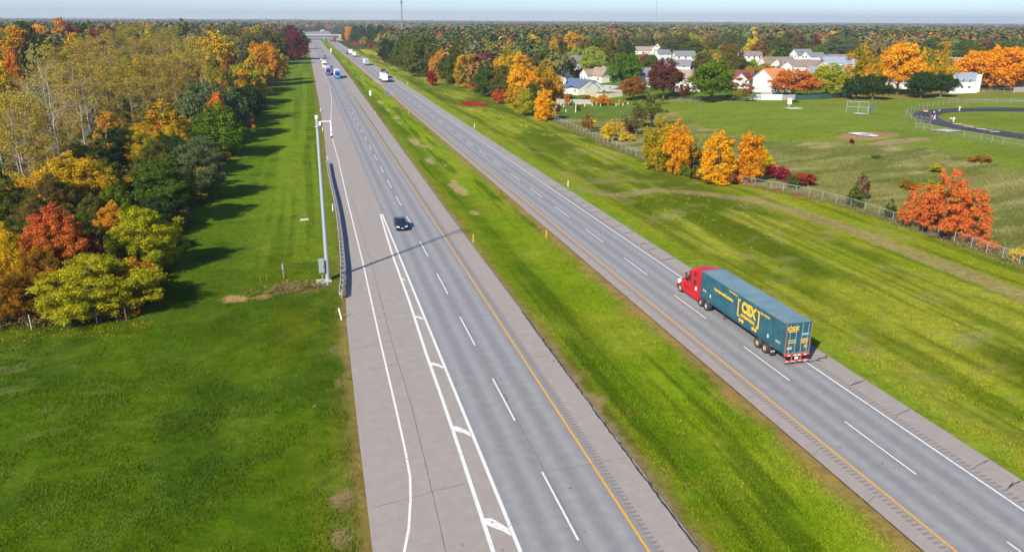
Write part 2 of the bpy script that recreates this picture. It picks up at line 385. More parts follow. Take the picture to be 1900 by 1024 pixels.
def ribbon(rows, z):
    """rows of (y, x_left, x_right)"""
    V = []; F_ = []
    for y, a, b in rows: V += [(a, y, z), (b, y, z)]
    for i in range(len(rows)-1): F_.append((2*i, 2*i+1, 2*i+3, 2*i+2))
    return V, F_
def sheet(name, parts, m, z, kind='structure'):
    mb = MB()
    for rows in parts: V, F_ = ribbon(rows, z); mb.add(V, F_, m)
    return mb.build(name, kind=kind)
YR = sorted(set([p[0] for p in PAV_L]+[0, 120, 300, 600]+list(range(-60, 1301, 20))))
sheet('road_shoulder', [[(y, float(pavl(y)), float(gshr(y))) for y in YR], [(y, 33.1, 45.05+.9*float(sst(200, 400, y))) for y in YR]], m_brown, 0.0)
def greyl(y): return float(np.interp(y, [0, 300, 345, 1300], [10.1, 10.1, 9.6, 9.0]))
sheet('road', [[(y, greyl(y), 18.0) for y in YR], [(y, 34.7, 42.55) for y in YR]], m_grey, .004)
# road seen again beyond the overpass, bending to the right
far_c = [(0, 1290)]+[at(*p)[:2] for p in ((598,60),(630,57.3),(668,54.6),(705,52.6),(745,51.2))]
mb = MB()
for off in (0,):
    L = [(6, 1300), (at(565,61)[0], at(565,61)[1]), at(600,58.2)[:2], at(640,55.3)[:2], at(690,52.6)[:2], at(740,51)[:2]]
    R = [(45, 1300), (at(612,61)[0], at(612,61)[1]), at(640,58.8)[:2], at(672,56.2)[:2], at(712,53.6)[:2], at(745,51.8)[:2]]
    V = []
    for p, q in zip(L, R): V += [(p[0], p[1], tz(*p)+.35), (q[0], q[1], tz(*q)+.35)]
    mb.add(V, [(2*i, 2*i+1, 2*i+3, 2*i+2) for i in range(len(L)-1)], m_grey)
mb.build('far_road', kind='structure')
# markings
def line_x(pts, w, y0=None, y1=None): return [(y, x-w/2, x+w/2) for y, x in pts]
wht = []
EDGE = [(28,2.2),(35,3.0),(39.2,3.6),(41.2,4.1),(44.3,4.6),(46.9,4.9),(50.6,5.0),(56.8,5.05),(73,5.1),(99,5.3),(134,5.3),(175,5.5),(199,5.4),(219,5.4),(242,6.0),(280,7.4),(330,9.1),(376,10.0),(420,10.0),(700,10.0),(1300,10.1)]
wht.append(line_x(EDGE, .17))
wht.append([(y, 10.02, 10.26) for y in (20, 60, 124)])
GL = [(20,8.35),(38,8.6),(50,8.8),(58,8.9),(67.4,8.95),(81,9.2),(99,9.3),(112,9.55),(123.8,9.85)]
wht.append([(y, x-.13, x+.13) for y, x in GL])
wht.append([(y, 42.14, 42.3) for y in YR])
k = 0
for k in range(-3, 84):
    y = 45.4+15.24*k; w_ = .065 if y < 400 else .09
    wht.append([(y-7.7 if y > 20 else y-7.7, 13.75-w_, 13.75+w_), (y, 13.75-w_, 13.75+w_)])
    y = 31.5+15.24*k
    wht.append([(y-7.7, 38.56-w_, 38.56+w_), (y, 38.56-w_, 38.56+w_)])
wm = sheet('white_road_marking', wht, m_white, .009)
mb = MB()   # hand-painted chevron bars in the gore
for (x0, y0, x1, y1, w_) in [(9.35,90.0,9.72,89.3,.45),(9.1,77.1,9.95,76.2,.55),(9.0,64.9,9.98,63.9,.6),(8.85,52.8,9.98,51.6,.75),(8.75,40.8,9.98,39.4,.85),(8.6,28,9.98,26.4,.9)]:
    n_ = 7; V = []
    for i in range(n_):
        u = i/(n_-1); yy = y0+(y1-y0)*u+.25*sin(pi*u); hw = w_*(.42+.16*sin(pi*u)+.05*sin(9*u+x0*7))
        V += [(x0+(x1-x0)*u, yy-hw, .011), (x0+(x1-x0)*u, yy+hw, .011)]
    mb.add(V, [(2*i, 2*i+2, 2*i+3, 2*i+1) for i in range(n_-1)], m_white)
mb.build('gore_marking', kind='structure')
sheet('yellow_road_marking', [[(y, 17.34, 17.5) for y in YR], [(y, 34.82, 34.98) for y in YR]], m_yell, .009)
mb = MB()
for y in np.arange(26, 330, .45):
    g = .22 if y < 150 else .2
    for x0, x1 in ((17.75, 18.25), (34.15, 34.62), (42.62, 43.1)):
        if x0 > 40 and (140 < y): continue
        mb.add([(x0, y, .012), (x1, y, .012), (x1, y+g, .012), (x0, y+g, .012)], [(0, 1, 2, 3)], m_rumble)
mb.build('rumble_strip', kind='structure')
# seams, cracks, tar snakes and one shadow painted as a dark band
mb = MB(); R_ = random.Random(3)
def crack_or_band(pts, w, m, z=.014, jit=.04):
    V = []; P = []
    for (ax, ay), (bx, by) in zip(pts[:-1], pts[1:]):
        n_ = max(2, int(math.hypot(bx-ax, by-ay)/.35))
        for i in range(n_): u = i/n_; P.append((ax+(bx-ax)*u+R_.uniform(-jit, jit), ay+(by-ay)*u+R_.uniform(-jit, jit)))
    P.append(pts[-1])
    for i, (x, y) in enumerate(P):
        q = P[min(i+1, len(P)-1)]; p = P[max(i-1, 0)]; d = math.hypot(q[0]-p[0], q[1]-p[1]) or 1; nx_, ny_ = -(q[1]-p[1])/d, (q[0]-p[0])/d
        ww = w*R_.uniform(.5, 1.2)/2; V += [(x-nx_*ww, y-ny_*ww, z), (x+nx_*ww, y+ny_*ww, z)]
    mb.add(V, [(2*i, 2*i+1, 2*i+3, 2*i+2) for i in range(len(P)-1)], m)
crack_or_band([(6.1,140),(6.3,90),(6.15,70),(6.3,57),(6.1,46),(5.9,38),(5.8,26)], .035, m_seam_and_shadow, jit=.015)
crack_or_band([(13.95,24),(13.92,200)], .03, m_seam_and_shadow, jit=.01); crack_or_band([(38.7,24),(38.7,200)], .03, m_seam_and_shadow, jit=.01)
for y in (36.3, 52.4, 62.1, 84.5, 98.0, 121): crack_or_band([(43.1, y-.2), (44.9, y+.4)], R_.uniform(.06, .16), m_tar); crack_or_band([(43.4, y), (44.2, y+.35)], .07, m_tar, .016)
for y in (38.9, 46.8, 57.6, 75.5, 90.2, 95.1, 104, 108, 112.5, 117.5, 124.4, 129, 134, 139, 146, 152, 160, 168, 177, 186, 197, 209, 222): crack_or_band([(43.1, y-.1), (44.9, y+.5)], .17 if y > 88 else .06, m_tar)
crack_or_band([(43.3,57.4),(44,57.9),(44.6,57.7),(44.9,58.3)], .14, m_tar); crack_or_band([(42.2,57.2),(43.2,57.5),(43.8,57.2)], .1, m_tar, .016)
for y in (44.9, 71, 96): crack_or_band([(2.2, y-1), (8.4, y+.4)], .03, m_seam_and_shadow)
for y, a, b in ((45.3,14,20.2),(64,18.3,20.3),(87.6,14.4,17)): crack_or_band([(a, y), (b, y+.5)], .035, m_seam_and_shadow)
for y in (37, 43, 52, 61, 78, 93): crack_or_band([(33.2, y), (34.1, y+.5)], .04, m_seam_and_shadow)
crack_or_band([(20.28,26),(20.3,52),(20.42,76)], .17, m_tar, .013, .05); crack_or_band([(33.02,26),(33.0,60),(33.02,110)], .09, m_tar, .013, .04)
crack_or_band([(13.95,57.6),(14.1,56.9),(13.98,56.2)], .05, m_tar)
y0 = at(609,153)[1]; crack_or_band([(10.1, y0), (13.8, y0)], .7, m_seam_and_shadow, jit=.02)  # shadow crossing the left lane, laid on as a flat dark band
for _ in range(160):    # small stains and debris on the pavement
    x = R_.choice([R_.uniform(2.6, 20), R_.uniform(33.4, 44.8)]); y = R_.uniform(28, 170); r = R_.uniform(.03, .10)
    V = [(x+r*R_.uniform(.4, 1.4)*cos(a), y+r*R_.uniform(.4, 1.6)*sin(a), .017) for a in [i*pi/3.5 for i in range(7)]]
    mb.add(V, [tuple(range(7))], R_.choice([m_tar, m_seam_and_shadow, m_seam_and_shadow]))
mb.build('pavement_crack_and_shadow', kind='structure')
# ------------------------------------------------------------------ leaf and bark materials
def leafmat(name, a, b, c, f=.45, lobe=.55, zmix=None):
    """three leaf colours: a and b change from clump to clump, c is sprinkled leaf by leaf; zmix=(colour, z0, z1) turns the lower crown"""
    t = NT(name); co = t.coord('Object'); oi = t.n('ShaderNodeObjectInfo'); off = t.n('ShaderNodeVectorMath', _operation='ADD'); t.l(co, off.inputs[0])
    mul = t.math('MULTIPLY', oi.outputs['Random'], 57.0); cb = t.n('ShaderNodeCombineXYZ'); t.l(mul, cb.inputs[0]); t.l(mul, cb.inputs[2]); t.l(cb.outputs[0], off.inputs[1])
    n1 = t.noise(off.outputs[0], lobe, 2, .5); isl = t.n('ShaderNodeNewGeometry').outputs['Random Per Island']
    x = t.mix(t.ramp(n1, .38, .62), tuple(a), tuple(b)); x = t.mix(t.ramp(isl, 1-f, min(1, 1-f+.25)), x, tuple(c))
    if zmix:
        sz = t.n('ShaderNodeSeparateXYZ'); t.l(co, sz.inputs[0]); zz = t.math('ADD', sz.outputs[2], t.math('MULTIPLY', t.math('SUBTRACT', n1, .5), 5.0))
        g = t.n('ShaderNodeMapRange'); t.l(zz, g.inputs[0]); g.inputs[1].default_value = zmix[2]; g.inputs[2].default_value = zmix[1]; x = t.mix(g.outputs[0], x, tuple(zmix[0]))
    hs = t.n('ShaderNodeHueSaturation'); t.l(x, hs.inputs['Color'])
    r2 = t.math('FRACT', t.math('MULTIPLY', isl, 13.7)); r3 = t.math('FRACT', t.math('MULTIPLY', oi.outputs['Random'], 7.3))
    t.l(t.math('ADD', .62, t.math('MULTIPLY', r2, .75)), hs.inputs['Value']); t.l(t.math('ADD', .482, t.math('MULTIPLY', r3, .034)), hs.inputs['Hue'])
    d = t.n('ShaderNodeBsdfDiffuse'); tr = t.n('ShaderNodeBsdfTranslucent'); mx = t.n('ShaderNodeMixShader'); mx.inputs[0].default_value = .27
    t.l(hs.outputs[0], d.inputs[0]); t.l(hs.outputs[0], tr.inputs[0]); t.l(d.outputs[0], mx.inputs[1]); t.l(tr.outputs[0], mx.inputs[2]); t.l(mx.outputs[0], t.out.inputs[0])
    return t.m
LEAF = {
 'green':      leafmat('green_leaves', (.045,.09,.010), (.075,.125,.012), (.12,.16,.015)),
 'bright':     leafmat('bright_green_leaves', (.07,.15,.008), (.11,.19,.01), (.18,.25,.012)),
 'dark':       leafmat('dark_green_leaves', (.026,.06,.014), (.042,.085,.016), (.07,.11,.02), .3),
 'olive':      leafmat('olive_leaves', (.11,.135,.02), (.165,.155,.02), (.075,.095,.014)),
 'brownolive': leafmat('brown_olive_leaves', (.16,.135,.03), (.22,.155,.03), (.10,.10,.02)),
 'greygreen':  leafmat('grey_green_leaves', (.09,.13,.045), (.13,.165,.055), (.17,.2,.08), .35),
 'lime':       leafmat('lime_leaves', (.24,.32,.03), (.34,.38,.04), (.45,.46,.08)),
 'yellowgreen':leafmat('yellow_green_leaves', (.36,.33,.012), (.50,.42,.012), (.25,.27,.012)),
 'yellow':     leafmat('yellow_leaves', (.72,.50,.012), (.62,.42,.01), (.42,.36,.015), .3),
 'gold':       leafmat('golden_leaves', (.66,.37,.012), (.58,.30,.012), (.36,.26,.015), .3),
 'amber':      leafmat('amber_leaves', (.80,.37,.006), (.76,.29,.005), (.85,.47,.01), .3),
 'goldgreen':  leafmat('gold_and_green_leaves', (.66,.34,.010), (.20,.21,.012), (.5,.32,.012), .3, .42),
 'greengold':  leafmat('green_with_gold_leaves', (.20,.21,.012), (.50,.33,.012), (.62,.37,.01), .22, .3),
 'deepamber':  leafmat('deep_amber_leaves', (.72,.27,.008), (.66,.22,.008), (.75,.36,.01), .3),
 'orange':     leafmat('orange_leaves', (.64,.24,.02), (.58,.18,.02), (.62,.32,.02), .3),
 'orangeolive':leafmat('orange_and_olive_leaves', (.42,.2,.012), (.22,.16,.016), (.3,.1,.012)),
 'redorange':  leafmat('red_orange_leaves', (.60,.165,.04), (.64,.22,.03), (.5,.11,.04), .35, .5),
 'redmaple':   leafmat('red_over_orange_leaves', (.56,.13,.04), (.60,.22,.03), (.46,.09,.035), .3, .5, ((.58,.29,.02), 3.5, 9.0)),
 'russet':     leafmat('russet_leaves', (.24,.085,.02), (.3,.13,.025), (.16,.07,.018)),
 'darkred':    leafmat('dark_red_leaves', (.15,.022,.02), (.22,.03,.02), (.1,.02,.016)),
 'crimson':    leafmat('crimson_leaves', (.4,.03,.04), (.3,.025,.035), (.22,.03,.03), .3),
 'plum':       leafmat('plum_leaves', (.055,.018,.028), (.075,.025,.035), (.04,.014,.02)),
 'maroon':     leafmat('maroon_leaves', (.16,.035,.035), (.10,.07,.025), (.2,.05,.04), .35, .4),
 'poplar':     leafmat('sparse_ochre_leaves', (.43,.30,.035), (.30,.235,.04), (.52,.35,.03), .4),
 'poplargreen':leafmat('sparse_olive_leaves', (.33,.27,.03), (.24,.22,.03), (.46,.34,.03), .4),
 'dry':        leafmat('dry_brown_leaves', (.25,.19,.1), (.32,.24,.12), (.2,.15,.08)),
 'drygrass':   leafmat('dry_grass_blades', (.26,.2,.08), (.2,.17,.06), (.3,.22,.09)),
 'goldenrod':  leafmat('yellow_flower_heads', (.7,.48,.01), (.55,.42,.02), (.2,.25,.02), .3),
 'redcover':   leafmat('red_low_leaves', (.45,.04,.03), (.35,.06,.04), (.3,.12,.04), .3),
}
bark = mat('grey_brown_bark', (.16,.13,.10), .9, 0, .5, .1, 2); barkp = mat('pale_bark', (.30,.26,.21), .9, 0, .4, .1, 2)

# ------------------------------------------------------------------ crown and trunk prototypes
ENV = {
 'round':  ([0,.15,.45,.7,.9,1], [.75,1,1,.80,.46,.12]),
 'oval':   ([0,.2,.5,.8,.95,1], [.5,.85,1,.7,.35,.1]),
 'column': ([0,.12,.5,.8,.93,1], [.8,1,1,.85,.55,.2]),
 'wide':   ([0,.25,.5,.75,.92,1], [.7,1,.95,.75,.4,.15]),
 'cone':   ([0,.1,.5,.8,1], [.8,1,.6,.27,.03]),
 'shrub':  ([0,.3,.6,.85,1], [.85,1,.9,.6,.2]),
 'ragged': ([0,.25,.5,.75,1], [.6,1,.8,.55,.15]),
 'layered':([0,.25,.5,.75,1], [1,1,.82,.66,.4]),
 'poplar': ([0,.2,.5,.8,1], [.45,.8,1,.8,.3]),
}
def leaves_from_lobes(rng, Cn, R, nleaf, ls, squash=.8, up=.72, fill=.45):
    w = R**2/np.sum(R**2); k = rng.choice(len(R), nleaf, p=w)
    d = rng.normal(size=(nleaf, 3)); d /= np.linalg.norm(d, axis=1)[:, None]
    fl = (d[:, 2] < 0) & (rng.random(nleaf) < up); d[fl, 2] *= -1
    r = R[k]*(fill+(1.08-fill)*rng.random(nleaf)**.45); sc = np.array([1, 1, squash])
    P = Cn[k]+d*r[:, None]*sc
    N = d*sc+rng.normal(size=(nleaf, 3))*.55+np.array([0, 0, .25]); N /= np.linalg.norm(N, axis=1)[:, None]
    T = np.cross(N, rng.normal(size=(nleaf, 3))); T /= np.linalg.norm(T, axis=1)[:, None]; B = np.cross(N, T)
    s = ls*(.55+.9*rng.random(nleaf))[:, None]; e = s*(.55+.4*rng.random((nleaf, 1)))
    bend = N*s*.18*rng.random((nleaf, 1))
    V = np.stack([P-T*s*.5, P-B*e*.5+bend, P+T*s*.5, P+B*e*.5+bend], 1).reshape(-1, 3)
    return V, np.arange(nleaf*4).reshape(-1, 4)
def make_crown(name, shape, seed, H, R0, cb, nl, nleaf, ls, lobe=.34, squash=.8, fill=.45, hole=0.0):
    rng = np.random.default_rng(seed); tt, rr = ENV[shape]
    t = []; 
    while len(t) < nl:
        u = rng.random()
        if rng.random() < np.interp(u, tt, rr)**1.3+.08: t.append(u)
    t = np.array(t); Re = np.interp(t, tt, rr)*R0; a = rng.random(nl)*2*pi
    lr = R0*lobe*(.65+.6*rng.random(nl))*(np.clip(Re/R0, .35, 1)**.5)
    asym = 1+.16*np.cos(a*2+seed)+.1*np.cos(a*3+seed*2)
    rad = np.clip(Re*asym*(.35+.65*rng.random(nl)**.45)-lr*.55, 0, None)
    Cn = np.stack([rad*np.cos(a), rad*np.sin(a), H*(cb+(1-cb)*t)*.97-lr*.35*(t > .5)+lr*.35*(t < .3)], 1)
    if hole:
        keep = rng.random(nl) > hole; Cn, lr = Cn[keep], lr[keep]
    sub = 7 if nleaf > 6000 else 4; k = np.repeat(np.arange(len(Cn)), sub); dv = rng.normal(size=(len(k), 3)); dv[:, 2] = np.where(rng.random(len(k)) < .62, np.abs(dv[:, 2]), -np.abs(dv[:, 2])*.8); dv /= np.linalg.norm(dv, axis=1)[:, None]
    out = Cn/np.maximum(np.linalg.norm(Cn*[1, 1, 0], axis=1)[:, None], .3)*[1, 1, 0]; dv = dv+out[k]*.45
    sr = lr[k]*(.30+.32*rng.random(len(k))); Cs = Cn[k]+dv*(lr[k]*(.45+.55*rng.random(len(k))))[:, None]*[1, 1, squash]
    V, F_ = leaves_from_lobes(rng, Cs, sr, nleaf, ls, min(1, squash*1.1), .6, .15)
    V[:, 2] = np.maximum(V[:, 2], .05+.0*V[:, 2])
    return mesh_np(name, V, F_), Cn, lr
def make_trunk(name, H, r, cb, Cn, seed, nlimb=9, bk=None, top=.8, multi=False):
    R_ = random.Random(seed); mb = MB(); bk = bk or bark
    P = [Vector((0, 0, -.8))]; k = 5
    for i in range(1, k+1): P.append(Vector((R_.uniform(-.12, .12)*i, R_.uniform(-.12, .12)*i, H*top*i/k)))
    rad = [r*1.25]+[r*(1-.8*i/k) for i in range(1, k+1)]; mb.tube(P, rad, 6, bk)
    idx = list(range(len(Cn))); R_.shuffle(idx)
    for j in idx[:nlimb]:
        c = Vector(Cn[j]); z0 = max(H*cb*.8, min(H*top*.9, c.z*.62)); u = z0/(H*top); i = min(k-1, int(u*k))
        p0 = P[i+1].lerp(P[i], 1-(u*k-i)) if i+1 <= k else P[k]; p0 = Vector((p0.x, p0.y, z0))
        m = p0.lerp(c, .5)+Vector((0, 0, .12*(c-p0).length))
        rr = r*(1-.75*u)*.5; mb.tube([p0, m, c], [rr, rr*.6, rr*.25], 4, bk)
    return mb.build_mesh(name)
def _bm(s, name):
    me = bpy.data.meshes.new(name); me.from_pydata(s.v, [], s.f)
    for m in s.mats: me.materials.append(m)
    me.polygons.foreach_set('material_index', s.m); me.polygons.foreach_set('use_smooth', s.sm); me.update(); return me
MB.build_mesh = _bm
PROTO = {}
def proto(kind, shape, seeds, H, R0, cb, nl, nleaf, ls, tr=.22, **k):
    tk = {q: k.pop(q) for q in ('nlimb', 'bk', 'top') if q in k}
    PROTO[kind] = []
    for s in seeds:
        me, Cn, lr = make_crown(kind+'_crown', shape, s, H, R0, cb, nl, nleaf, ls, **k)
        me.materials.append(LEAF['green'])
        PROTO[kind].append((me, make_trunk(kind+'_trunk', H, tr, cb, Cn, s, **tk), H, R0))
proto('round', 'round', (1, 2, 3, 4, 5), 10, 4.2, .03, 82, 32000, .24, lobe=.33, squash=.95)
proto('park', 'round', (5, 6, 7), 10, 4.6, .22, 100, 30000, .25, tr=.26, nlimb=18, lobe=.27, squash=.9)
proto('fineround', 'round', (1, 2, 3, 4), 10, 4.2, .07, 105, 90000, .135, lobe=.29, squash=.95)
proto('fineoval', 'oval', (8, 9), 11, 3.1, .05, 80, 70000, .13, lobe=.32, squash=1.0)
proto('oval', 'oval', (8, 9, 10), 11, 3.1, .03, 70, 24000, .22, lobe=.36, squash=1.0)
proto('column', 'column', (11, 12, 13), 11, 2.6, .01, 90, 27000, .22, lobe=.40, squash=1.1)
proto('wide', 'wide', (14, 15, 16), 9, 6.0, .13, 150, 42000, .25, tr=.3, lobe=.23, nlimb=18, squash=.9)
proto('cone', 'cone', (17, 18, 19), 9, 2.6, .03, 70, 11000, .22, lobe=.3, squash=.55, top=.95)
proto('shrub', 'shrub', (20, 21, 22), 3, 1.9, .02, 22, 4200, .2, tr=.07, lobe=.45)
proto('ragged', 'ragged', (23, 24, 25), 10, 3.8, .15, 34, 4200, .26, tr=.16, lobe=.3, fill=.1, nlimb=30)
proto('layered', 'layered', (26, 27), 7, 4.6, .05, 120, 26000, .19, tr=.14, lobe=.24, squash=.38, nlimb=24)
proto('far', 'round', (30, 31, 32, 33), 10, 4.4, .03, 52, 9000, .42, nlimb=3, squash=.95)
proto('farcol', 'oval', (34, 35), 11, 3.4, .05, 34, 5000, .46, nlimb=3)
def make_poplar(seed, nleaf, H=20, R0=3.6):
    R_ = random.Random(seed); rng = np.random.default_rng(seed); mb = MB(); ends = []
    lean = (R_.uniform(-.04, .04), R_.uniform(-.04, .04)); k = 9
    P = [Vector((0, 0, -.8))]+[Vector((lean[0]*z+R_.uniform(-.1, .1), lean[1]*z+R_.uniform(-.1, .1), z)) for z in [H*.95*i/k for i in range(1, k+1)]]
    mb.tube(P, [.2]+[.17*(1-.88*i/k) for i in range(1, k+1)], 6, barkp)
    tt, rr = ENV['poplar']
    for b in range(46):
        u = .14+.82*(b+R_.random())/46; z0 = H*.95*u*.9; i = min(k-1, int(z0/(H*.95)*k)); p0 = P[i].lerp(P[i+1], z0/(H*.95)*k-i)
        a = R_.uniform(0, 2*pi); L = R0*np.interp(u, tt, rr)*R_.uniform(.7, 1.15); rise = L*R_.uniform(.6, 1.3)
        if u < .28: L *= .7; rise *= .4
        p1 = p0+Vector((cos(a)*L*.5, sin(a)*L*.5, rise*.35)); p2 = p0+Vector((cos(a)*L, sin(a)*L, rise))
        r = .055*(1-.7*u); mb.tube([p0, p1, p2], [r, r*.7, r*.25], 4, barkp); ends += [p2, p1.lerp(p2, .5)]
        for q in range(5):
            w = R_.uniform(.3, 1); s = p1.lerp(p2, w); aa = a+R_.uniform(-1.2, 1.2); l = R_.uniform(.5, 1.3)
            e = s+Vector((cos(aa)*l, sin(aa)*l, l*R_.uniform(.1, 1.1))); mb.tube([s, e], [r*.4, .008], 3, barkp); ends.append(e)
    Cn = np.array([tuple(e) for e in ends]); lr = .34+.35*rng.random(len(Cn))
    V, F_ = leaves_from_lobes(rng, Cn, lr*1.25, nleaf, .17, .9, .5, .05)
    me = mesh_np('poplar_crown', V, F_); me.materials.append(LEAF['poplar']); return me, mb.build_mesh('poplar_trunk'), H, R0
PROTO['poplar'] = [make_poplar(40, 9500), make_poplar(41, 6000), make_poplar(42, 11000), make_poplar(43, 7800)]
barkp = mat('white_bark', (.40,.37,.33), .9, 0, .3, .1, 2); PROTO['bare'] = [make_poplar(45, 2200), make_poplar(46, 1400)]
_tr = random.Random(99)
NTREE = [0]
def tree(x, y, H, W, kind, pal, label, cat='tree', group=None, name=None, seed=None, z=None, squat=1.0):
    """a tree (Empty) with trunk and crown; H and W in metres"""
    if kind in ('round', 'oval') and y < 175 and x < 0: kind = 'fine'+kind
    me, tm, h0, r0 = PROTO[kind][(seed if seed is not None else _tr.randrange(99)) % len(PROTO[kind])]
    W = W*({'column': .86, 'oval': .9, 'fineoval': .9, 'park': 1.0, 'wide': 1.0, 'layered': .93}.get(kind, .95))
    fam = 'bright_autumn_tree' if pal in ('gold','amber','orange','redorange','redmaple','crimson','goldgreen','yellow') else 'dull_autumn_tree' if pal in ('olive','brownolive','russet','darkred','maroon','orangeolive','plum','dry') else 'pale_leaf_tree' if pal in ('lime','yellowgreen','greygreen','poplar','poplargreen') else 'leafy_tree'  # tree names are picked by leaf colour, not by known species
    nm = name or {'cone': 'evergreen_tree', 'poplar': 'poplar_tree', 'bare': 'bare_tree', 'shrub': 'shrub', 'layered': 'sumac_tree'}.get(kind, fam)
    e = thing(nm, label, cat, (x, y, (tz(x, y) if z is None else z)), _tr.uniform(0, 6.28), group)
    sx = W/(2*r0); sz = H/h0; e.scale = (sx, sx*squat, sz)
    c = link('crown', me, e, LEAF[pal]); 
    link('trunk', tm, e)
    NTREE[0] += 1
    return e
def tpx(bx, by, ty, w, kind, pal, label, tx=None, **k):
    """a tree whose foot is seen at (bx, by), top at ty, w wide"""
    x, y, z = at(bx, by); H = height_of(x, y, ty, bx); W = px2m(w, x, y)
    return tree(x, y, max(H, .5), W, kind, pal, label, **k)
# ------------------------------------------------------------------ trees one can name, left wood
SH = dict(cat='shrub', name='shrub')
GL_ = 'trees at the edge of the left wood'
for a in [
 (180,583,470,168,'round','yellowgreen','broad yellow-green tree at the near corner of the left wood, behind the wooden fence posts'),
 (118,545,372,104,'oval','redmaple','red-topped maple fading to orange below, left of the wood corner'),
 (160,540,425,92,'round','darkred','dark red tree tucked behind the near yellow-green tree'),
 (82,570,455,92,'round','orangeolive','orange and olive tree between the red maple and the near fence'),
 (22,560,408,95,'round','gold','golden tree at the left picture edge beside the red maple'),
 (8,592,497,100,'round','orangeolive','dull orange tree at the left picture edge right behind the fence'),
 (272,503,381,118,'round','yellowgreen','loose yellow-green tree with dark foot beside the leaning wooden fence'),
 (245,560,468,84,'shrub','orange','orange bush right of the near yellow-green tree'),
 (285,540,500,40,'shrub','orangeolive','low rust bush where the wood meets the shaded grass'),
 (62,590,548,52,'shrub','orange','small orange bush in front of the fence at far left'),
 (226,440,332,62,'oval','bright','small fresh green tree between the orange sapling and the dark juniper'),
 (215,458,366,50,'oval','orange','slim orange sapling in front of the small fresh green tree'),
 (182,450,355,58,'oval','olive','olive green tree just behind the red maple'),
 (292,440,362,66,'round','dark','dark green bushy tree behind the leaning wooden fence'),
 (316,412,281,116,'oval','green','tall pointed green tree above the leaning wooden fence'),
 (362,368,262,104,'round','greygreen','silvery grey-green tree bulging over the shaded grass'),
 (385,345,300,46,'shrub','yellow','small yellow bush below the silvery grey-green tree'),
 (145,410,282,124,'round','gold','broad golden tree under the bare white trunks'),
 (62,410,326,108,'wide','gold','low spreading golden tree left of the broad golden one'),
 (20,430,330,90,'round','olive','dull green tree at the left picture edge below the white trunks'),
 (206,340,219,82,'cone','dark','dark evergreen standing alone among the ochre poplars'),
 (245,330,232,56,'round','dark','dark bush-like tree right of the lone evergreen'),
 (312,290,188,96,'round','goldgreen','green and orange tree in front of the poplars'),
 (275,330,238,84,'round','goldgreen','orange and green tree right behind the tall pointed green tree'),
 (345,300,232,60,'round','green','small mid-green tree behind the red bushes'),
 (417,288,194,98,'round','bright','bright green domed tree at the grass edge'),
 (398,255,145,102,'wide','greygreen','tall blue-grey-green tree behind the bright green dome'),
 (362,258,180,80,'round','greygreen','lower grey-green tree left of the tall blue-grey one'),
 (462,222,150,58,'round','dark','dark green tree left of the long-shadowed grass'),
 (455,192,118,76,'round','yellowgreen','round yellow-green tree below the golden pair'),
 (428,215,150,50,'round','olive','olive tree between the grey-green and the round yellow-green tree'),
 (408,172,57,66,'column','yellow','tall clear-yellow tree standing over the left wood'),
 (380,190,120,56,'round','gold','golden tree below the tall clear-yellow one'),
 (412,185,103,40,'oval','gold','slim golden tree under the right side of the tall clear-yellow one'),
 (494,158,68,62,'round','gold','large golden tree by the mown verge, left of the dark oaks'),
 (514,150,88,40,'round','goldgreen','golden tree right of the large golden one'),
 (474,172,103,42,'round','gold','small golden tree in front of the large golden pair'),
 (492,168,116,34,'oval','yellowgreen','small yellow-green tree at the mown verge'),
 (455,150,95,44,'round','gold','deep golden tree behind the small golden one'),
 (470,130,62,60,'round','olive','large olive tree behind the golden pair'),
 (448,120,55,50,'round','brownolive','brownish olive tree left of the large olive one'),
 (543,112,47,50,'round','darkred','reddish-brown oak at the head of the mown verge'),
 (522,110,55,44,'round','russet','russet oak left of the reddish-brown one'),
 (560,92,58,28,'round','dark','dark oak overhanging the pavement at the head of the mown verge'),
 (505,120,48,54,'round','olive','dark olive oak left of the russet oak'),
 (345,110,38,50,'round','olive','olive tree on the skyline behind the poplars'),
 (440,95,42,40,'round','olive','olive skyline tree above the tall clear-yellow tree'),
 (120,110,33,44,'round','orange','orange tree on the left skyline'),
 (75,112,38,40,'round','amber','amber tree on the left skyline'),
 (135,118,42,50,'round','darkred','crimson-brown tree on the left skyline below the orange one'),
 (30,170,34,90,'round','goldgreen','tall green and yellow tree at the top left corner'),
 (62,160,40,60,'round','dark','tall dark green tree beside the green and yellow one at top left'),
 (8,230,78,60,'round','yellow','yellow tree at the left picture edge below the skyline'),
 (90,150,62,60,'round','olive','dull olive tree right of the tall dark green one at top left'),
]: tpx(*a, group=GL_ if False else None)
for a in [
 (300,280,256,22,'crimson','small crimson bush beside the two red ones in front of the dark gap'),
 (378,270,240,28,'crimson','crimson bush left of the bright green dome'),
 (362,285,262,22,'crimson','lower crimson bush left of the bright green dome'),
 (402,305,282,34,'darkred','dark red bush at the foot of the bright green dome'),
 (420,300,280,20,'gold','yellow and red bush at the grass edge below the green dome'),
 (455,238,200,30,'redorange','red-orange bush at the grass edge right of the green dome'),
 (435,180,142,26,'redorange','pinkish red bush beside the round yellow-green tree'),
 (478,190,160,22,'crimson','dull crimson bush at the edge of the mown verge'),
 (452,205,170,36,'darkred','dark red bush below the round yellow-green tree'),
 (488,178,150,26,'russet','brownish bush at the edge of the mown verge'),
 (310,275,246,24,'crimson','red bush in the dark gap left of the crimson ones'),
 (322,265,232,34,'gold','golden bush behind the crimson bushes'),
]: tpx(a[0], a[1], a[2], a[3], 'shrub', a[4], a[5], **SH)
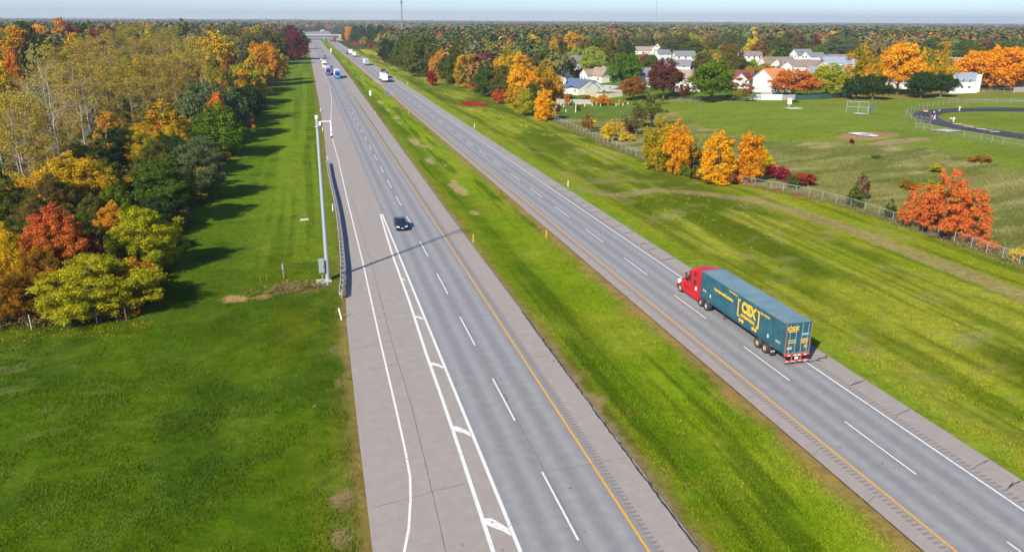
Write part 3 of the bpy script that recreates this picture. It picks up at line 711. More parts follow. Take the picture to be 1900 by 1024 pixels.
# ------------------------------------------------------------------ right wood along the highway
for a in [
 (1010,224,162,38,'column','amber','amber tree at the near end of the right wood beside the chain-link fence'),
 (978,214,164,46,'round','yellowgreen','green-yellow tree left of the amber tree at the near end of the right wood'),
 (955,203,153,36,'oval','gold','golden tree in the front row left of the green-yellow one'),
 (988,196,128,40,'oval','amber','amber lower tree in front of the tall orange one'),
 (968,190,92,56,'oval','amber','tall orange-gold tree rising over the near end of the right wood'),
 (944,182,84,50,'round','goldgreen','gold-and-green tree left of the tall orange-gold one'),
 (1012,178,110,56,'round','goldgreen','dark green tree with golden cap beside the blue-roofed house'),
 (925,193,164,24,'oval','redorange','brick-red small tree in the front row of the right wood'),
 (933,186,120,50,'round','olive','olive tree behind the brick-red small tree'),
 (934,176,146,30,'oval','amber','orange tree wedged behind the brick-red small one'),
 (898,180,110,48,'round','green','dark green tree in the front row of the right wood'),
 (880,166,114,24,'column','orange','narrow orange tree in the front row of the right wood'),
 (866,164,94,50,'round','goldgreen','yellow-green tree left of the narrow orange one'),
 (842,156,86,46,'round','green','rough green tree right of the broad orange one'),
 (817,146,91,40,'round','orange','broad orange tree in the front row of the right wood'),
 (790,142,66,66,'round','olive','large olive oak left of the broad orange tree'),
 (770,132,70,50,'round','olive','olive oak second left of the broad orange tree'),
 (752,124,62,46,'round','green','green oak next along the right verge'),
 (800,160,130,22,'shrub','crimson','crimson bush at the foot of the large olive oak'),
 (735,122,84,30,'round','olive','small olive tree at the front of the right wood'),
 (720,116,66,34,'round','dark','dark green oak at the far front of the right wood'),
 (708,100,84,16,'oval','yellow','small clear yellow tree at the right verge'),
 (699,98,84,16,'oval','yellowgreen','small yellow-green tree left of the clear yellow one'),
 (692,92,74,20,'round','russet','russet small tree at the right verge'),
 (675,86,68,16,'oval','goldgreen','gold and green small tree far along the right verge'),
 (683,86,70,12,'oval','olive','dull small tree beside the gold and green one'),
 (648,76,47,16,'column','amber','tall amber tree right of the overpass'),
 (640,76,52,12,'round','olive','green tree right of the overpass embankment'),
 (660,78,48,20,'round','dark','dark green tree right of the tall amber one'),
 (672,80,47,22,'round','dark','dark green oak in the far right wood'),
 (688,82,46,26,'round','dark','dark oak third from the overpass'),
 (706,84,46,26,'round','dark','dark oak fourth from the overpass'),
 (722,88,48,26,'round','olive','olive oak behind the dark oaks'),
 (850,130,74,46,'round','green','green tree behind the yellow-green one of the right wood'),
 (905,140,76,26,'ragged','poplar','thin pale leafless-looking tree amid the right wood'),
 (862,118,72,22,'ragged','poplar','thin pale tree with yellow top in the right wood'),
 (945,130,80,40,'ragged','poplargreen','thin pale olive tree in the middle of the right wood'),
 (985,128,82,36,'round','greygreen','grey-green tree behind the tall orange-gold one'),
]: tpx(*a)
k_ = 0
for (px, ty, w, pal) in [(745,52,40,'olive'),(778,50,44,'olive'),(812,48,42,'green'),(840,50,44,'dark'),(872,48,44,'olive'),(900,47,46,'green'),(935,45,48,'olive'),(960,46,46,'brownolive'),
                         (985,50,46,'green'),(1005,58,40,'green'),(760,62,40,'green'),(800,62,44,'olive'),(840,66,40,'green'),(880,62,44,'brownolive'),(915,64,44,'dark'),(955,66,40,'olive'),(985,70,36,'dark'),
                         (1035,68,46,'olive'),(1060,62,44,'goldgreen'),(1058,57,20,'amber'),(1028,64,16,'gold'),(1085,70,36,'brownolive'),(1015,85,36,'olive')]:
    x, y, _ = at(px, ty, 18.5 if ty < 66 else 16.5); k_ += 1
    tree(x, y, 18.5 if ty < 66 else 16.5, px2m(w, x, y), 'round' if y < 420 else 'far', pal, None, group='oaks inside the right wood')['_auto'] = pal
# ------------------------------------------------------------------ trees of the housing estate
for a in [
 (1100,136,86,56,'round','lime','big lime-green tree behind the blue-roofed house'),
 (1066,128,88,34,'round','lime','pale lime tree left of the big lime-green one'),
 (1053,148,114,30,'oval','dark','dark green dense tree behind the chimney of the blue-roofed house'),
 (1076,146,125,22,'round','plum','round purple tree behind the blue roof'),
 (1031,140,113,16,'oval','green','narrow green tree beside the brown-roofed white gable'),
 (1060,134,105,18,'oval','greygreen','blue-green small tree between the lime trees and the dark one'),
 (1157,168,95,56,'park','bright','large fresh green tree at the end of the cul-de-sac'),
 (1130,150,122,16,'round','russet','brown-olive tree beside the tan-roofed house'),
 (1175,186,141,44,'park','orangeolive','brown and orange tree at the school fence'),
 (1231,184,105,66,'park','maroon','large maroon tree by the school fence'),
 (1206,140,97,34,'round','green','round green tree above the maroon one'),
 (1194,134,95,18,'oval','crimson','crimson narrow tree left of the round green one'),
 (1140,102,77,16,'round','orange','small orange tree far behind the fresh green one'),
 (1138,124,106,14,'round','orange','orange-red garden tree left of the large fresh green one'),
 (1124,96,70,20,'round','green','green round tree left of the small orange far one'),
 (1160,94,62,24,'round','darkred','dark crimson tree behind the estate'),
 (1165,100,75,30,'round','yellowgreen','yellow-green tree in front of the dark crimson one'),
 (1100,90,62,44,'round','russet','russet oak behind the big lime-green tree'),
 (1255,102,62,62,'wide','olive','broad olive tree behind the white two-storey house'),
 (1283,96,62,34,'round','yellowgreen','yellow-olive tree right of the broad olive one'),
 (1306,122,86,46,'ragged','lime','feathery pale lime tree behind the round olive one'),
 (1297,138,99,44,'round','brownolive','round brown-olive tree in front of the feathery lime one'),
 (1320,189,109,76,'park','bright','large green park tree at the chain-link fence'),
 (1283,186,135,36,'ragged','russet','thin russet tree between the maroon and the large green park tree'),
 (1262,184,150,30,'ragged','darkred','thin dark red small tree right of the maroon one'),
 (1376,189,134,46,'ragged','orangeolive','thin brown-orange tree before the dark-red-roofed house'),
 (1472,180,127,78,'park','redorange','brick-red and orange park tree in front of the orange-roofed house'),
 (1533,180,114,66,'park','yellowgreen','loose yellow-green park tree right of the brick-red one'),
 (1592,176,82,54,'round','goldgreen','tall gold and green tree right of the loose yellow-green one'),
 (1588,185,136,42,'park','dark','first dark green park tree at the top of the playing field'),
 (1618,185,136,46,'park','dark','second dark green park tree, in front of the big golden one'),
 (1664,176,76,72,'park','amber','big golden-orange tree left of the bare-trunked dark pair'),
 (1622,170,92,40,'ragged','brownolive','thin brownish tree left of the big golden-orange one'),
 (1708,182,130,50,'park','dark','dark green tree under the olive-gold pair'),
 (1745,180,134,40,'park','dark','dark green tree nearest the white vinyl fence'),
 (1708,168,88,40,'round','goldgreen','olive-gold tree right of the big golden-orange one'),
 (1742,168,92,46,'round','goldgreen','olive-gold tree above the white gable end'),
 (1847,166,82,112,'wide','amber','huge orange-gold spreading tree at the right side of the field'),
 (1796,163,150,16,'shrub','yellow','small yellow bush at the end of the white vinyl fence'),
 (1397,104,67,30,'round','yellow','clear yellow tree behind the brown-roofed two-storey house'),
 (1513,116,80,36,'round','bright','fresh lime tree behind the big white house'),
 (1512,104,72,24,'round','darkred','dark crimson tree above the fresh lime one'),
 (1350,108,76,34,'round','russet','russet tree left of the brown-roofed two-storey house'),
 (1350,90,57,32,'round','olive','olive tree above the russet one'),
 (1375,96,64,22,'round','olive','olive tree left of the clear yellow one'),
 (1430,100,62,40,'round','olive','broad olive oak behind the grey-brown-roofed house'),
 (1460,98,58,40,'round','olive','second broad olive oak behind the grey-brown-roofed house'),
 (1482,100,60,36,'round','brownolive','brown-olive oak next to the fresh lime tree'),
 (1445,104,86,24,'round','green','green garden tree at the foot of the broad olive oaks'),
 (1548,106,65,44,'round','greygreen','broad grey-olive tree right of the fresh lime one'),
 (1575,102,66,36,'round','greygreen','grey-green tree right of the broad grey-olive one'),
 (1554,112,97,10,'cone','greygreen','small blue spruce behind the grey-roofed house'),
 (1398,130,108,16,'round','lime','pale tree in front of the brown-roofed two-storey house'),
 (1375,128,104,14,'round','russet','small russet tree beside the brown-roofed two-storey house'),
 (1416,140,116,34,'round','goldgreen','orange-green tree left of the orange-roofed house'),
 (1385,134,112,24,'round','green','dark green tree above the dark-red roof'),
 (1345,132,98,30,'round','lime','lime tree right of the round brown-olive one'),
 (1362,140,128,14,'cone','green','clipped green garden conifer by the dark-red roof'),
 (1735,76,52,40,'far','olive','olive tree in the woods behind the huge orange-gold one'),
]: tpx(*a)
for i, (px, pal) in enumerate([(1760,'greygreen'),(1775,'greygreen'),(1790,'dark'),(1805,'greygreen'),(1822,'olive'),(1770,'olive'),(1800,'green'),(1838,'dark'),(1720,'green'),(1750,'green')]):
    x, y, _ = at(px, 92+(i*7) % 22, 9); tree(x, y, 11, 13, 'far', pal, None)['_auto'] = pal
# ------------------------------------------------------------------ trees and bushes along the chain-link fence
for a in [
 (1222,316,216,62,'round','greengold','green and golden tree, left half of the pair at the fence bend'),
 (1254,322,224,64,'round','deepamber','orange tree, right half of the pair at the fence bend'),
 (1331,341,241,60,'column','amber','columnar bright amber tree before the fence'),
 (1387,339,240,52,'column','deepamber','columnar deeper orange tree right of the bright amber one'),
 (1412,318,272,30,'round','yellow','small lemon-yellow tree behind the deeper orange column'),
 (1304,318,246,30,'ragged','yellowgreen','thin leaning tree with a pale trunk and yellow top between the amber trees'),
 (1290,318,262,30,'ragged','russet','thin brown twiggy tree beside the pale-trunked one'),
 (1586,384,331,34,'cone','green','pointed dark green evergreen at the fence'),
 (1596,372,314,30,'ragged','maroon','purple-brown twiggy tree behind the pointed evergreen'),
 (1650,406,363,28,'cone','green','small dark evergreen with yellow vine at the fence'),
 (1748,440,310,92,'layered','redorange','tall red-orange sumac-like tree over the fence'),
 (1702,424,338,58,'layered','redorange','lower red-orange tree, left side of the tall sumac-like one'),
 (1800,450,345,58,'layered','redorange','lower red-orange tree, right side of the tall sumac-like one'),
 (1728,385,328,76,'ragged','yellowgreen','thin yellow-olive tree behind the red-orange ones'),
 (1208,238,162,84,'ragged','olive','large thin olive tree left of the playing field'),
 (1180,250,196,60,'ragged','brownolive','thin brownish tree at the rough meadow corner'),
 (1140,254,210,40,'ragged','yellow','thin tree with bright yellow leaves in the rough corner'),
 (1125,262,230,28,'shrub','yellow','yellow bush against the fence below the thin yellow tree'),
 (1092,246,205,34,'ragged','russet','bare twiggy tree in the rough corner'),
]: tpx(*a)
for a in [
 (1097,240,218,20,'yellow','upright yellow-green bush in the rough corner'),
 (1160,262,246,30,'yellow','low yellow bush at the foot of the thin yellow tree'),
 (1166,244,232,24,'crimson','small crimson bush in the rough corner'),
 (1440,334,304,44,'crimson','red bush left of the crimson one at the fence'),
 (1432,325,300,20,'yellow','yellow-topped pale stemmed bush above the red bush at the fence'),
 (1490,346,318,46,'crimson','crimson spreading bush at the fence'),
 (1468,350,322,22,'green','green bush between the two red ones at the fence'),
 (1268,328,306,22,'bright','small bright green bush at the foot of the orange tree pair'),
 (1290,334,306,26,'olive','olive bush between the orange pair and the amber column'),
 (1357,344,318,20,'russet','russet bush between the two amber columns'),
 (1820,302,287,34,'orangeolive','round brown-orange bush alone in the rough meadow'),
 (1684,350,332,30,'orangeolive','brown-orange bush beside the thin yellow-olive tree'),
 (1736,320,304,24,'yellowgreen','sparse yellowish bush in the rough meadow'),
 (1626,294,287,16,'greygreen','small grey-green bush in the rough meadow'),
 (1580,267,257,9,'darkred','tiny crimson bush at the edge of the rough meadow'),
 (1820,366,356,22,'yellowgreen','low yellow weed clump in the rough meadow'),
 (1832,462,444,34,'redorange','small red-orange bush under the fence rail'),
 (1888,482,458,26,'yellow','yellow vine bush on the last fence post at the right edge'),
 (1660,402,390,26,'yellow','yellow vine bush beside the small dark evergreen'),
 (1118,196,174,28,'orange','orange garden bush before the pale wooden fence'),
 (1100,194,178,16,'goldgreen','green-orange sapling left of the orange garden bush'),
 (1051,196,172,12,'orange','narrow orange sapling below the blue-roofed house'),
 (1090,190,176,16,'russet','russet sapling on the grey wooden fence'),
 (1133,196,182,12,'goldgreen','small orange sapling right of the orange garden bush'),
 (1150,196,183,8,'gold','tiny golden sapling near the person in pink'),
 (1072,206,194,12,'green','small green shrub in the planted orchard'),
 (1036,212,195,10,'darkred','dull red sapling beside the amber tree'),
 (1355,187,175,20,'greygreen','small grey shrub at the park fence'),
 (1552,180,172,10,'bright','small green bush on the screened fence'),
 (1473,190,186,18,'green','low bush right of the white utility box'),
]: tpx(a[0], a[1], a[2], a[3], 'shrub', a[4], a[5], **SH)
# ------------------------------------------------------------------ ochre poplar grove
R_ = random.Random(11)
GP = 'sparse ochre poplars of the left grove'
pop = []
for (px, ty, H) in [(15,150,20),(42,118,21),(70,92,22),(98,72,23),(118,66,24),(150,60,24),(178,52,25),(205,46,26),(235,42,27),(262,40,27),(290,40,27.5),(318,42,27),(342,56,26),(362,72,24),
                    (30,170,17),(60,135,19),(88,120,19),(125,104,20),(160,92,21),(190,78,22),(220,68,23),(250,60,24),(280,58,24.5),(308,64,24),(335,84,22),
                    (110,150,16),(150,128,18),(185,112,19),(215,100,20),(250,92,21),(285,92,21),(320,104,20),(12,205,15),(48,190,15),(80,172,15.5),(140,165,15),(235,130,17),(290,130,17)]:
    x, y, _ = at(px, ty, H); pop.append((x, y, H, px, ty))
for i, (x, y, H, px, ty) in enumerate(pop):
    kd = 'bare' if i in (1, 2, 15, 26, 33, 35) else 'poplar'
    pal = 'poplargreen' if px > 190 and i % 3 else 'poplar'
    tree(x, y, H, H*R_.uniform(.42, .56), kd, pal, None)['_auto'] = 'poplar'
# white bare trunks leaning at the lower left of the grove
for (bx, by, ty, w, l) in [(48,330,150,70,'bare pale-trunked tree left of the golden trees'), (118,330,108,80,'tall bare white-stemmed tree above the broad golden one'), (8,330,205,60,'bare pale tree at the left picture edge')]:
    tpx(bx, by, ty, w, 'bare', 'poplar', l)
# ------------------------------------------------------------------ filler trees that still read one by one
PALL = ['olive']*5+['brownolive']*4+['green']*3+['dark']*2+['yellowgreen']*2+['gold']*4+['russet']*3+['goldgreen']*2+['orange', 'darkred', 'greygreen', 'yellowgreen']
taken = [(o.location.x, o.location.y, o.scale.x*4.4) for o in bpy.data.objects if 'category' in o.keys() and o.type == 'EMPTY' and o['category'] == 'tree']
def free(x, y, r):
    return all((x-a)**2+(y-b)**2 > ((r+c)*.62)**2 for a, b, c in taken)
nf_ = 0
for _ in range(6000):
    y = R_.uniform(90, 560); xl = -.345*y-6
    x = R_.uniform(max(xl, -150), -21.5)
    if R_.random() < .25: x = R_.uniform(-27, -21.5)
    grove = (x < -28 and y < 265)
    r = R_.uniform(3.2, 5.0)*(1 if y < 300 else 1.3)
    if not free(x, y, r) or nf_ >= 118: continue
    if y > 300 and x < -75: continue
    H = R_.uniform(5, 9) if grove else (R_.uniform(8, 13) if y < 180 else R_.uniform(14, 20)); 
    if x > -26: H *= .7
    pal = R_.choice(['olive','brownolive','dry','poplar','green','brownolive','gold']) if grove else R_.choice(PALL)
    tree(x, y, H, 2*r, ('round' if pal != 'dry' else 'ragged') if y < 300 else 'far', pal, None)['_auto'] = pal
    taken.append((x, y, r)); nf_ += 1
# bushes closing the foot of the left wood
for i in range(58):
    y = 86+i*4.4+R_.uniform(-1.5, 1.5); x = -20.6+R_.uniform(-1.6, .9)
    o = tree(x, y, R_.uniform(1.6, 4.2), R_.uniform(3.2, 5.4), 'shrub', R_.choice(['olive','brownolive','dark','green','olive','brownolive','darkred','orangeolive','yellowgreen','russet','greygreen']), None, cat='shrub', name='shrub'); o['_auto'] = 'bush'
for _ in range(60):
    y = R_.uniform(95, 330); x = R_.uniform(max(-.33*y, -60), -24)
    o = tree(x, y, R_.uniform(3, 6), R_.uniform(4.5, 7), 'shrub', R_.choice(['olive','brownolive','dark','green','gold','brownolive','dark','orangeolive','olive']), None, cat='shrub', name='shrub'); o['_auto'] = 'bush'
# tall closed wood behind the grove (skyline at left)
for i in range(44):
    px = -10+i*12.6+R_.uniform(-6, 6); H = R_.uniform(19, 23.5); ty = R_.choice([38, 42, 46, 52])+R_.uniform(-2, 3)
    x, y, _ = at(px, ty, H)
    if y > 800: y_ = 800*R_.uniform(.75, 1); x *= y_/y; y = y_; H = min(25, height_of(x, y, ty, px))
    if x > -24 or y < 180: continue
    tree(x, y, H, R_.uniform(10, 14), 'far', R_.choice(PALL), None)['_auto'] = 'wood'
# closing the right wood behind its front row
rwp = gxy((1018,212),(960,196),(905,174),(848,150),(800,138),(745,121),(712,108),(700,88),(760,84),(830,96),(900,112),(960,125),(1030,150))
taken = [(o.location.x, o.location.y, o.scale.x*4.4) for o in bpy.data.objects if 'category' in o.keys() and o.type == 'EMPTY' and o['category'] == 'tree']
nr = 0
for _ in range(5000):
    px = R_.uniform(700, 1030); py = R_.uniform(84, 214); x, y, _z = at(px, py); r = R_.uniform(3.0, 5.2)
    if nr >= 62 or not bool(inpoly(np.array([x]), np.array([y]), rwp)[0]) or not free(x, y, r*.72): continue
    o = tree(x, y, R_.uniform(8, 14.5), 2*r, R_.choice(['round','round','oval']), R_.choice(['olive','green','olive','brownolive','green','dark','goldgreen','goldgreen','olive','orange','gold','yellowgreen']), None); o['_auto'] = 'rwood'; taken.append((x, y, r)); nr += 1
# more garden trees between the houses
est = gxy((1035,128),(1060,108),(1180,92),(1380,88),(1560,100),(1700,122),(1880,130),(1880,158),(1600,165),(1400,170),(1240,178),(1170,150),(1090,138))
HS = [at(*p)[:2] for p in ((1074,173),(1117,152),(1038,150),(1026,124),(1072,130),(1196,101),(1222,102),(1228,112),(1268,120),(1256,138),(1215,160),(1278,168),(1389,119),(1440,128),(1498,117),(1494,134),(1550,127),(1556,117),(1367,161),(1431,171),(1533,160),(1772,143),(1786,169),(1905,165),(1830,158),(1608,160),(1690,164))]
HV = [h for i, h in enumerate(HS) if i not in (4, 10, 11, 20, 24, 25, 26)]
def hides(x, y, r):
    d = math.hypot(x, y)
    return any(math.hypot(a, b) > d-6 and math.hypot(a, b) < d+130 and abs(a*y-b*x)/d < r+8.5 for a, b in HV)
taken = [(o.location.x, o.location.y, o.scale.x*4.4) for o in bpy.data.objects if 'category' in o.keys() and o.type == 'EMPTY' and o['category'] == 'tree']
ng = 0
for _ in range(9000):
    px = R_.uniform(1035, 1880); py = R_.uniform(90, 172); x, y, _z = at(px, py); r = R_.uniform(2.6, 4.6)
    if ng >= 74 or not bool(inpoly(np.array([x]), np.array([y]), est)[0]) or not free(x, y, r): continue
    if any(abs(x-a) < 10+r and abs(y-b) < 9+r for a, b in HS) or hides(x, y, r*.6): continue
    kd, pal = R_.choice([('round','green'),('round','olive'),('round','green'),('cone','greygreen'),('oval','bright'),('round','yellowgreen'),('round','goldgreen'),('oval','dark'),('round','orangeolive'),('cone','dark'),('round','olive')])
    o = tree(x, y, R_.uniform(5, 9.5)+(2 if py < 110 else 0), 2*r*(.6 if kd == 'cone' else 1), kd, pal, None); o['_auto'] = 'estate'; taken.append((x, y, r)); ng += 1
for _ in range(4000):
    px = R_.uniform(1035, 1890); py = R_.uniform(100, 176); x, y, _z = at(px, py); r = R_.uniform(1.2, 2.3)
    if ng >= 118 or not bool(inpoly(np.array([x]), np.array([y]), est)[0]) or not free(x, y, r): continue
    if any(abs(x-a) < 8+r and abs(y-b) < 7+r for a, b in HS): continue
    kd, pal = R_.choice([('round','green'),('round','olive'),('cone','greygreen'),('oval','bright'),('round','yellowgreen'),('round','goldgreen'),('cone','dark'),('round','darkred'),('round','orange'),('round','gold')])
    o = tree(x, y, R_.uniform(2.6, 5.2), 2*r, kd, pal, None); o['_auto'] = 'estate'; taken.append((x, y, r)); ng += 1
# big oaks standing behind the estate
for i in range(60):
    px = 1035+i*14.4+R_.uniform(-7, 7); H = R_.uniform(13, 18); ty = R_.choice([58, 64, 70, 76, 84])+R_.uniform(-3, 3)
    x, y, _z = at(px, ty, H)
    if y > 900 or any(abs(x-a) < 16 and abs(y-b) < 16 for a, b in HS): continue
    r = R_.uniform(5.5, 8.5)
    if not free(x, y, r*.7) or hides(x, y, r): continue
    o = tree(x, y, H, 2*r, 'far' if y > 420 else 'round', R_.choice(['olive','olive','brownolive','green','dark','olive','goldgreen','russet','green']), None); o['_auto'] = 'oakbehind'; taken.append((x, y, r))
# ------------------------------------------------------------------ woods beyond: one mass of crowns nobody could count
WC = np.array([(.09,.115,.025),(.065,.10,.025),(.13,.125,.03),(.15,.11,.035),(.045,.075,.025),(.17,.10,.03),(.2,.085,.03),(.11,.035,.028),(.38,.24,.025),(.34,.14,.025),(.17,.16,.035),(.15,.13,.08)])
WP = np.array([.21,.20,.17,.11,.10,.06,.03,.02,.015,.015,.04,.03]); WP = WP/WP.sum()
rng = np.random.default_rng(5)
estate = inpoly
est_poly = gxy((1030,150),(1055,100),(1200,84),(1380,86),(1560,96),(1700,120),(1960,118),(2100,150),(2100,320),(1560,190),(1245,207),(1160,222),(1035,222))
def masscrowns(dmin, dmax, step):
    out = []; d = dmin
    while d < dmax:
        s = max(12.5, d*step); n_ = int(1.45*d/s)
        a = -.44+1.45*(np.arange(n_)+rng.random(n_))/n_; dd_ = d+s*rng.random(n_)
        out.append(np.stack([dd_*np.sin(a), dd_*np.cos(a), np.full(n_, s)], 1)); d += s*.95
    return np.concatenate(out)
P = masscrowns(240, 9500, .0135); x, y, s = P.T
zone = fbm(x/420+11, y/420, 3)
keep = np.ones(len(P), bool)
keep &= ~((x > -24-(y > 560)*0) & (x < 62+.02*y) & (y < 1400))            # the highway corridor
rw_ = inpoly(x, y, gxy((790,140),(940,190),(1010,200),(1035,140),(1045,100),(1050,60),(700,48),(655,48),(655,78),(720,116)))
lw_ = (x < -24) & (y > 330)
keep &= (lw_ | rw_ | (y > 640) | ((x > 90) & (y > 520)))
keep &= ~inpoly(x, y, est_poly)
keep &= ~((y > 620) & (y < 1500) & (zone > .62) & (x > 0))
keep &= ~((x > -60) & (x < 420) & (y > 1380) & (y < 2350))
keep &= ~((y > 2400) & (fbm(x/900, y/900+5, 3) > .64))
taken = np.array([(o.location.x, o.location.y, o.scale.x*4.4) for o in bpy.data.objects if 'category' in o.keys() and o.type == 'EMPTY' and o['category'] == 'tree'])
nm = y < 900
if True:
    i_ = np.where(nm & keep)[0]
    dmn = np.sqrt((x[i_, None]-taken[None, :, 0])**2+(y[i_, None]-taken[None, :, 1])**2)-taken[None, :, 2]
    keep[i_[dmn.min(1) < 1.5]] = False
P = P[keep]; zone = zone[keep]; x, y, s = P.T; d = np.hypot(x, y)
Hh = rng.uniform(13, 21, len(P)); Hh = np.where(x > 60, Hh*.9, Hh); Hh = np.minimum(Hh, 21)
Hh[(y < 500) & (x > 60)] *= .9
nq = np.clip(260*600/d, 16, 600).astype(int); qs = np.clip(.0019*d, .85, 30)
order = [4, 1, 0, 2, 3, 5, 6, 7, 9, 8, 10, 11]; cum = np.cumsum(WP[order]); uu = fbm(x/170+3, y/170+8, 3); uu = (np.argsort(np.argsort(uu))/len(uu)+rng.normal(size=len(P))*.22) % 1
ci = np.array(order)[np.clip(np.searchsorted(cum, uu), 0, 11)]; base = WC[ci]*(.85+.3*rng.random((len(P), 1)))
tone = fbm(x/160, y/160+70, 3); base = np.where((tone > .58)[:, None], base*.6+np.array([.17, .11, .03])*.4, base)
rep = np.repeat(np.arange(len(P)), nq); n_ = len(rep)
dv = rng.normal(size=(n_, 3)); dv /= np.linalg.norm(dv, axis=1)[:, None]; dv[:, 2] = np.where(rng.random(n_) < .8, np.abs(dv[:, 2]), dv[:, 2]*.6)
szv = rng.uniform(.72, 1.5, len(P)); Rr = (np.maximum(s*.62, 6.4)*szv)[rep]; lob = 1+.22*np.sin(dv[:, 0]*7+rep)*np.cos(dv[:, 1]*6+rep*2)
ch = Hh[rep]*.52
Pc = np.stack([x[rep], y[rep], terrain(x, y)[rep]+Hh[rep]*.48], 1)+dv*np.stack([Rr*lob, Rr*lob, ch*lob], 1)*(.72+.28*rng.random((n_, 1)))
Nn = dv+rng.normal(size=(n_, 3))*.2; Nn /= np.linalg.norm(Nn, axis=1)[:, None]
T_ = np.cross(Nn, rng.normal(size=(n_, 3))); T_ /= np.linalg.norm(T_, axis=1)[:, None]; B_ = np.cross(Nn, T_)
q_ = (qs[rep]*(.6+.8*rng.random(n_)))[:, None]; q_ = np.minimum(q_, Rr[:, None]*.55)
V = np.stack([Pc-T_*q_, Pc-B_*q_*.8, Pc+T_*q_, Pc+B_*q_*.8], 1).reshape(-1, 3)
fc = base[rep]*(.84+.32*rng.random((n_, 1)))
wme = mesh_np('distant_woods', V, np.arange(n_*4).reshape(-1, 4), facecol=fc)
t = NT('distant_foliage'); a_ = t.n('ShaderNodeAttribute', _attribute_name='Col').outputs['Color']
dd1 = t.n('ShaderNodeBsdfDiffuse'); t.l(a_, dd1.inputs[0]); t.l(dd1.outputs[0], t.out.inputs[0])
tag(link('distant_woods', wme, None, t.m), 'mixed autumn woods reaching to the horizon', 'woods', kind='stuff')
print('TREES', NTREE[0], 'mass crowns', len(P), 'quads', n_)
# ------------------------------------------------------------------ roadside furniture
def x_at(px, py, y):
    X, Y, Z = ray(px, py); return X/Y*y
# camera pole
px0, py0 = 0.78, 91.6; zt = tz(px0, py0)
pole = thing('camera_pole', 'tall tapered grey steel pole with a traffic camera arm, on a pale concrete pad', 'camera pole', (px0, py0, zt))
mb = MB(); mb.cyl((0,0,.12),(0,0,19.1),.26,.165,16,steel); mb.cyl((0,0,.12),(0,0,.2),.42,.42,16,steel); mb.build('shaft', pole)
mb = MB(); mb.cyl((0,0,18.0),(0,0,18.1),.3,.3,14,steel); mb.cyl((0,0,18.95),(0,0,19.3),.2,.2,12,white); mb.build('cap', pole)
mb = MB(); mb.tube([(.1,0,18.55),(.6,-.02,18.62),(1.45,-.05,18.62)],[.07,.05,.045],8,white); mb.box(.1,.4,-.07,.07,18.2,18.5,white); arm = mb.build('arm', pole)
mb = MB(); mb.cyl((1.5,-.05,18.75),(1.5,-.05,17.9),.085,.08,10,white); mb.cyl((1.5,-.05,17.9),(1.5,-.05,17.5),.14,.14,12,white); mb.build('camera_housing', pole)
mb = MB(); mb.loft([[(1.5+.14*cos(a)*k, -.05+.14*sin(a)*k, z) for a in [i*pi/6 for i in range(12)]] for z, k in ((17.3,.9),(17.15,1),(17.0,.8),(16.9,.3))], white, True); mb.loft([[(1.5+.14*cos(a)*k, -.05+.14*sin(a)*k, z) for a in [i*pi/6 for i in range(12)]] for z, k in ((16.97,.95),(16.85,.8),(16.75,.3))], black, True); mb.build('camera_dome', pole)
mb = MB()
for i in range(4): a = pi/4+i*pi/2; mb.cyl((.34*cos(a),.34*sin(a),.18),(.34*cos(a),.34*sin(a),.3),.035,.035,6,steel)
mb.build('anchor_bolt', pole)
mb = MB(); mb.box(-.27,-.22,-.1,.14,1.5,2.0,steel); mb.build('bracket', pole)
cab = thing('control_cabinet', 'grey-green metal control cabinet with domed lid strapped to the camera pole', 'cabinet', (px0-.62, py0-.22, zt))
gm = mat('grey_green_enamel', (.27,.31,.27), .5, 0, .25)
mb = MB(); mb.bbox(-.33,.33,-.25,.25,1.15,2.6,.03,gm); mb.build('case', cab)
mb = MB(); mb.prism([(-.36,2.6),(.36,2.6),(.36,2.66),(.2,2.78),(-.2,2.78),(-.36,2.66)],1,-.28,.28,steel); mb.build('lid', cab)
mb = MB(); mb.box(-.29,.29,-.275,-.252,1.22,2.52,gm); dr = mb.build('door', cab); mb = MB(); mb.box(.18,.23,-.31,-.277,1.8,2.0,black); mb.build('handle', dr)
mb = MB(); mb.cyl((0,.1,1.15),(0,.1,.1),.05,.05,8,steel); mb.build('conduit', cab)
pad = thing('concrete_pad', 'pale cracked concrete pad in two slabs under the camera pole', 'pad', (px0-.5, py0-.35, zt))
mb = MB(); mb.bbox(-.9,.95,-.42,.75,-.05,.12,.02,concrete_m); mb.build('slab', pad)
mb = MB(); mb.bbox(-1.05,.5,-1.3,-.5,-.05,.07,.02,concrete_m); mb.build('slab', pad)
# guard rail
gy = [(84.7,2.05),(88,2.3),(91,2.5),(95,2.68),(100,2.8),(111,3.05),(124,3.2),(134,3.2),(148,3.05),(158,3.0),(166,3.05),(173.5,3.05)]
def gx(y): return float(np.interp(y, [p[0] for p in gy], [p[1] for p in gy]))
gr = thing('guard_rail', 'long double-faced galvanised guard rail beside the camera pole', 'guard rail', (0, 0, 0))
wprof = [(0,.55),(.07,.6),(.07,.64),(0,.69),(0,.73),(.07,.78),(.07,.82),(0,.87)]
for sgn, nm_ in ((1,'rail'),(-1,'rail')):
    mb = MB(); ys_ = list(np.arange(84.6, 173.6, 1.9)); R0 = []
    for y in ys_: R0.append([(gx(y)+sgn*(.17+p[0]), y, p[1]) for p in wprof]+[(gx(y)+sgn*(.155+p[0]), y, p[1]) for p in wprof[::-1]])
    mb.loft(R0, steel); mb.build('rail', gr)
for y in np.arange(84.9, 173.4, 1.9):
    mb = MB(); x = gx(y); mb.box(x-.05,x+.05,y-.08,y+.08,tz(x,y)-.3,.86,steel); mb.box(x-.16,x-.052,y-.05,y+.05,.6,.84,wood); mb.box(x+.052,x+.16,y-.05,y+.05,.6,.84,wood); mb.build('post', gr)
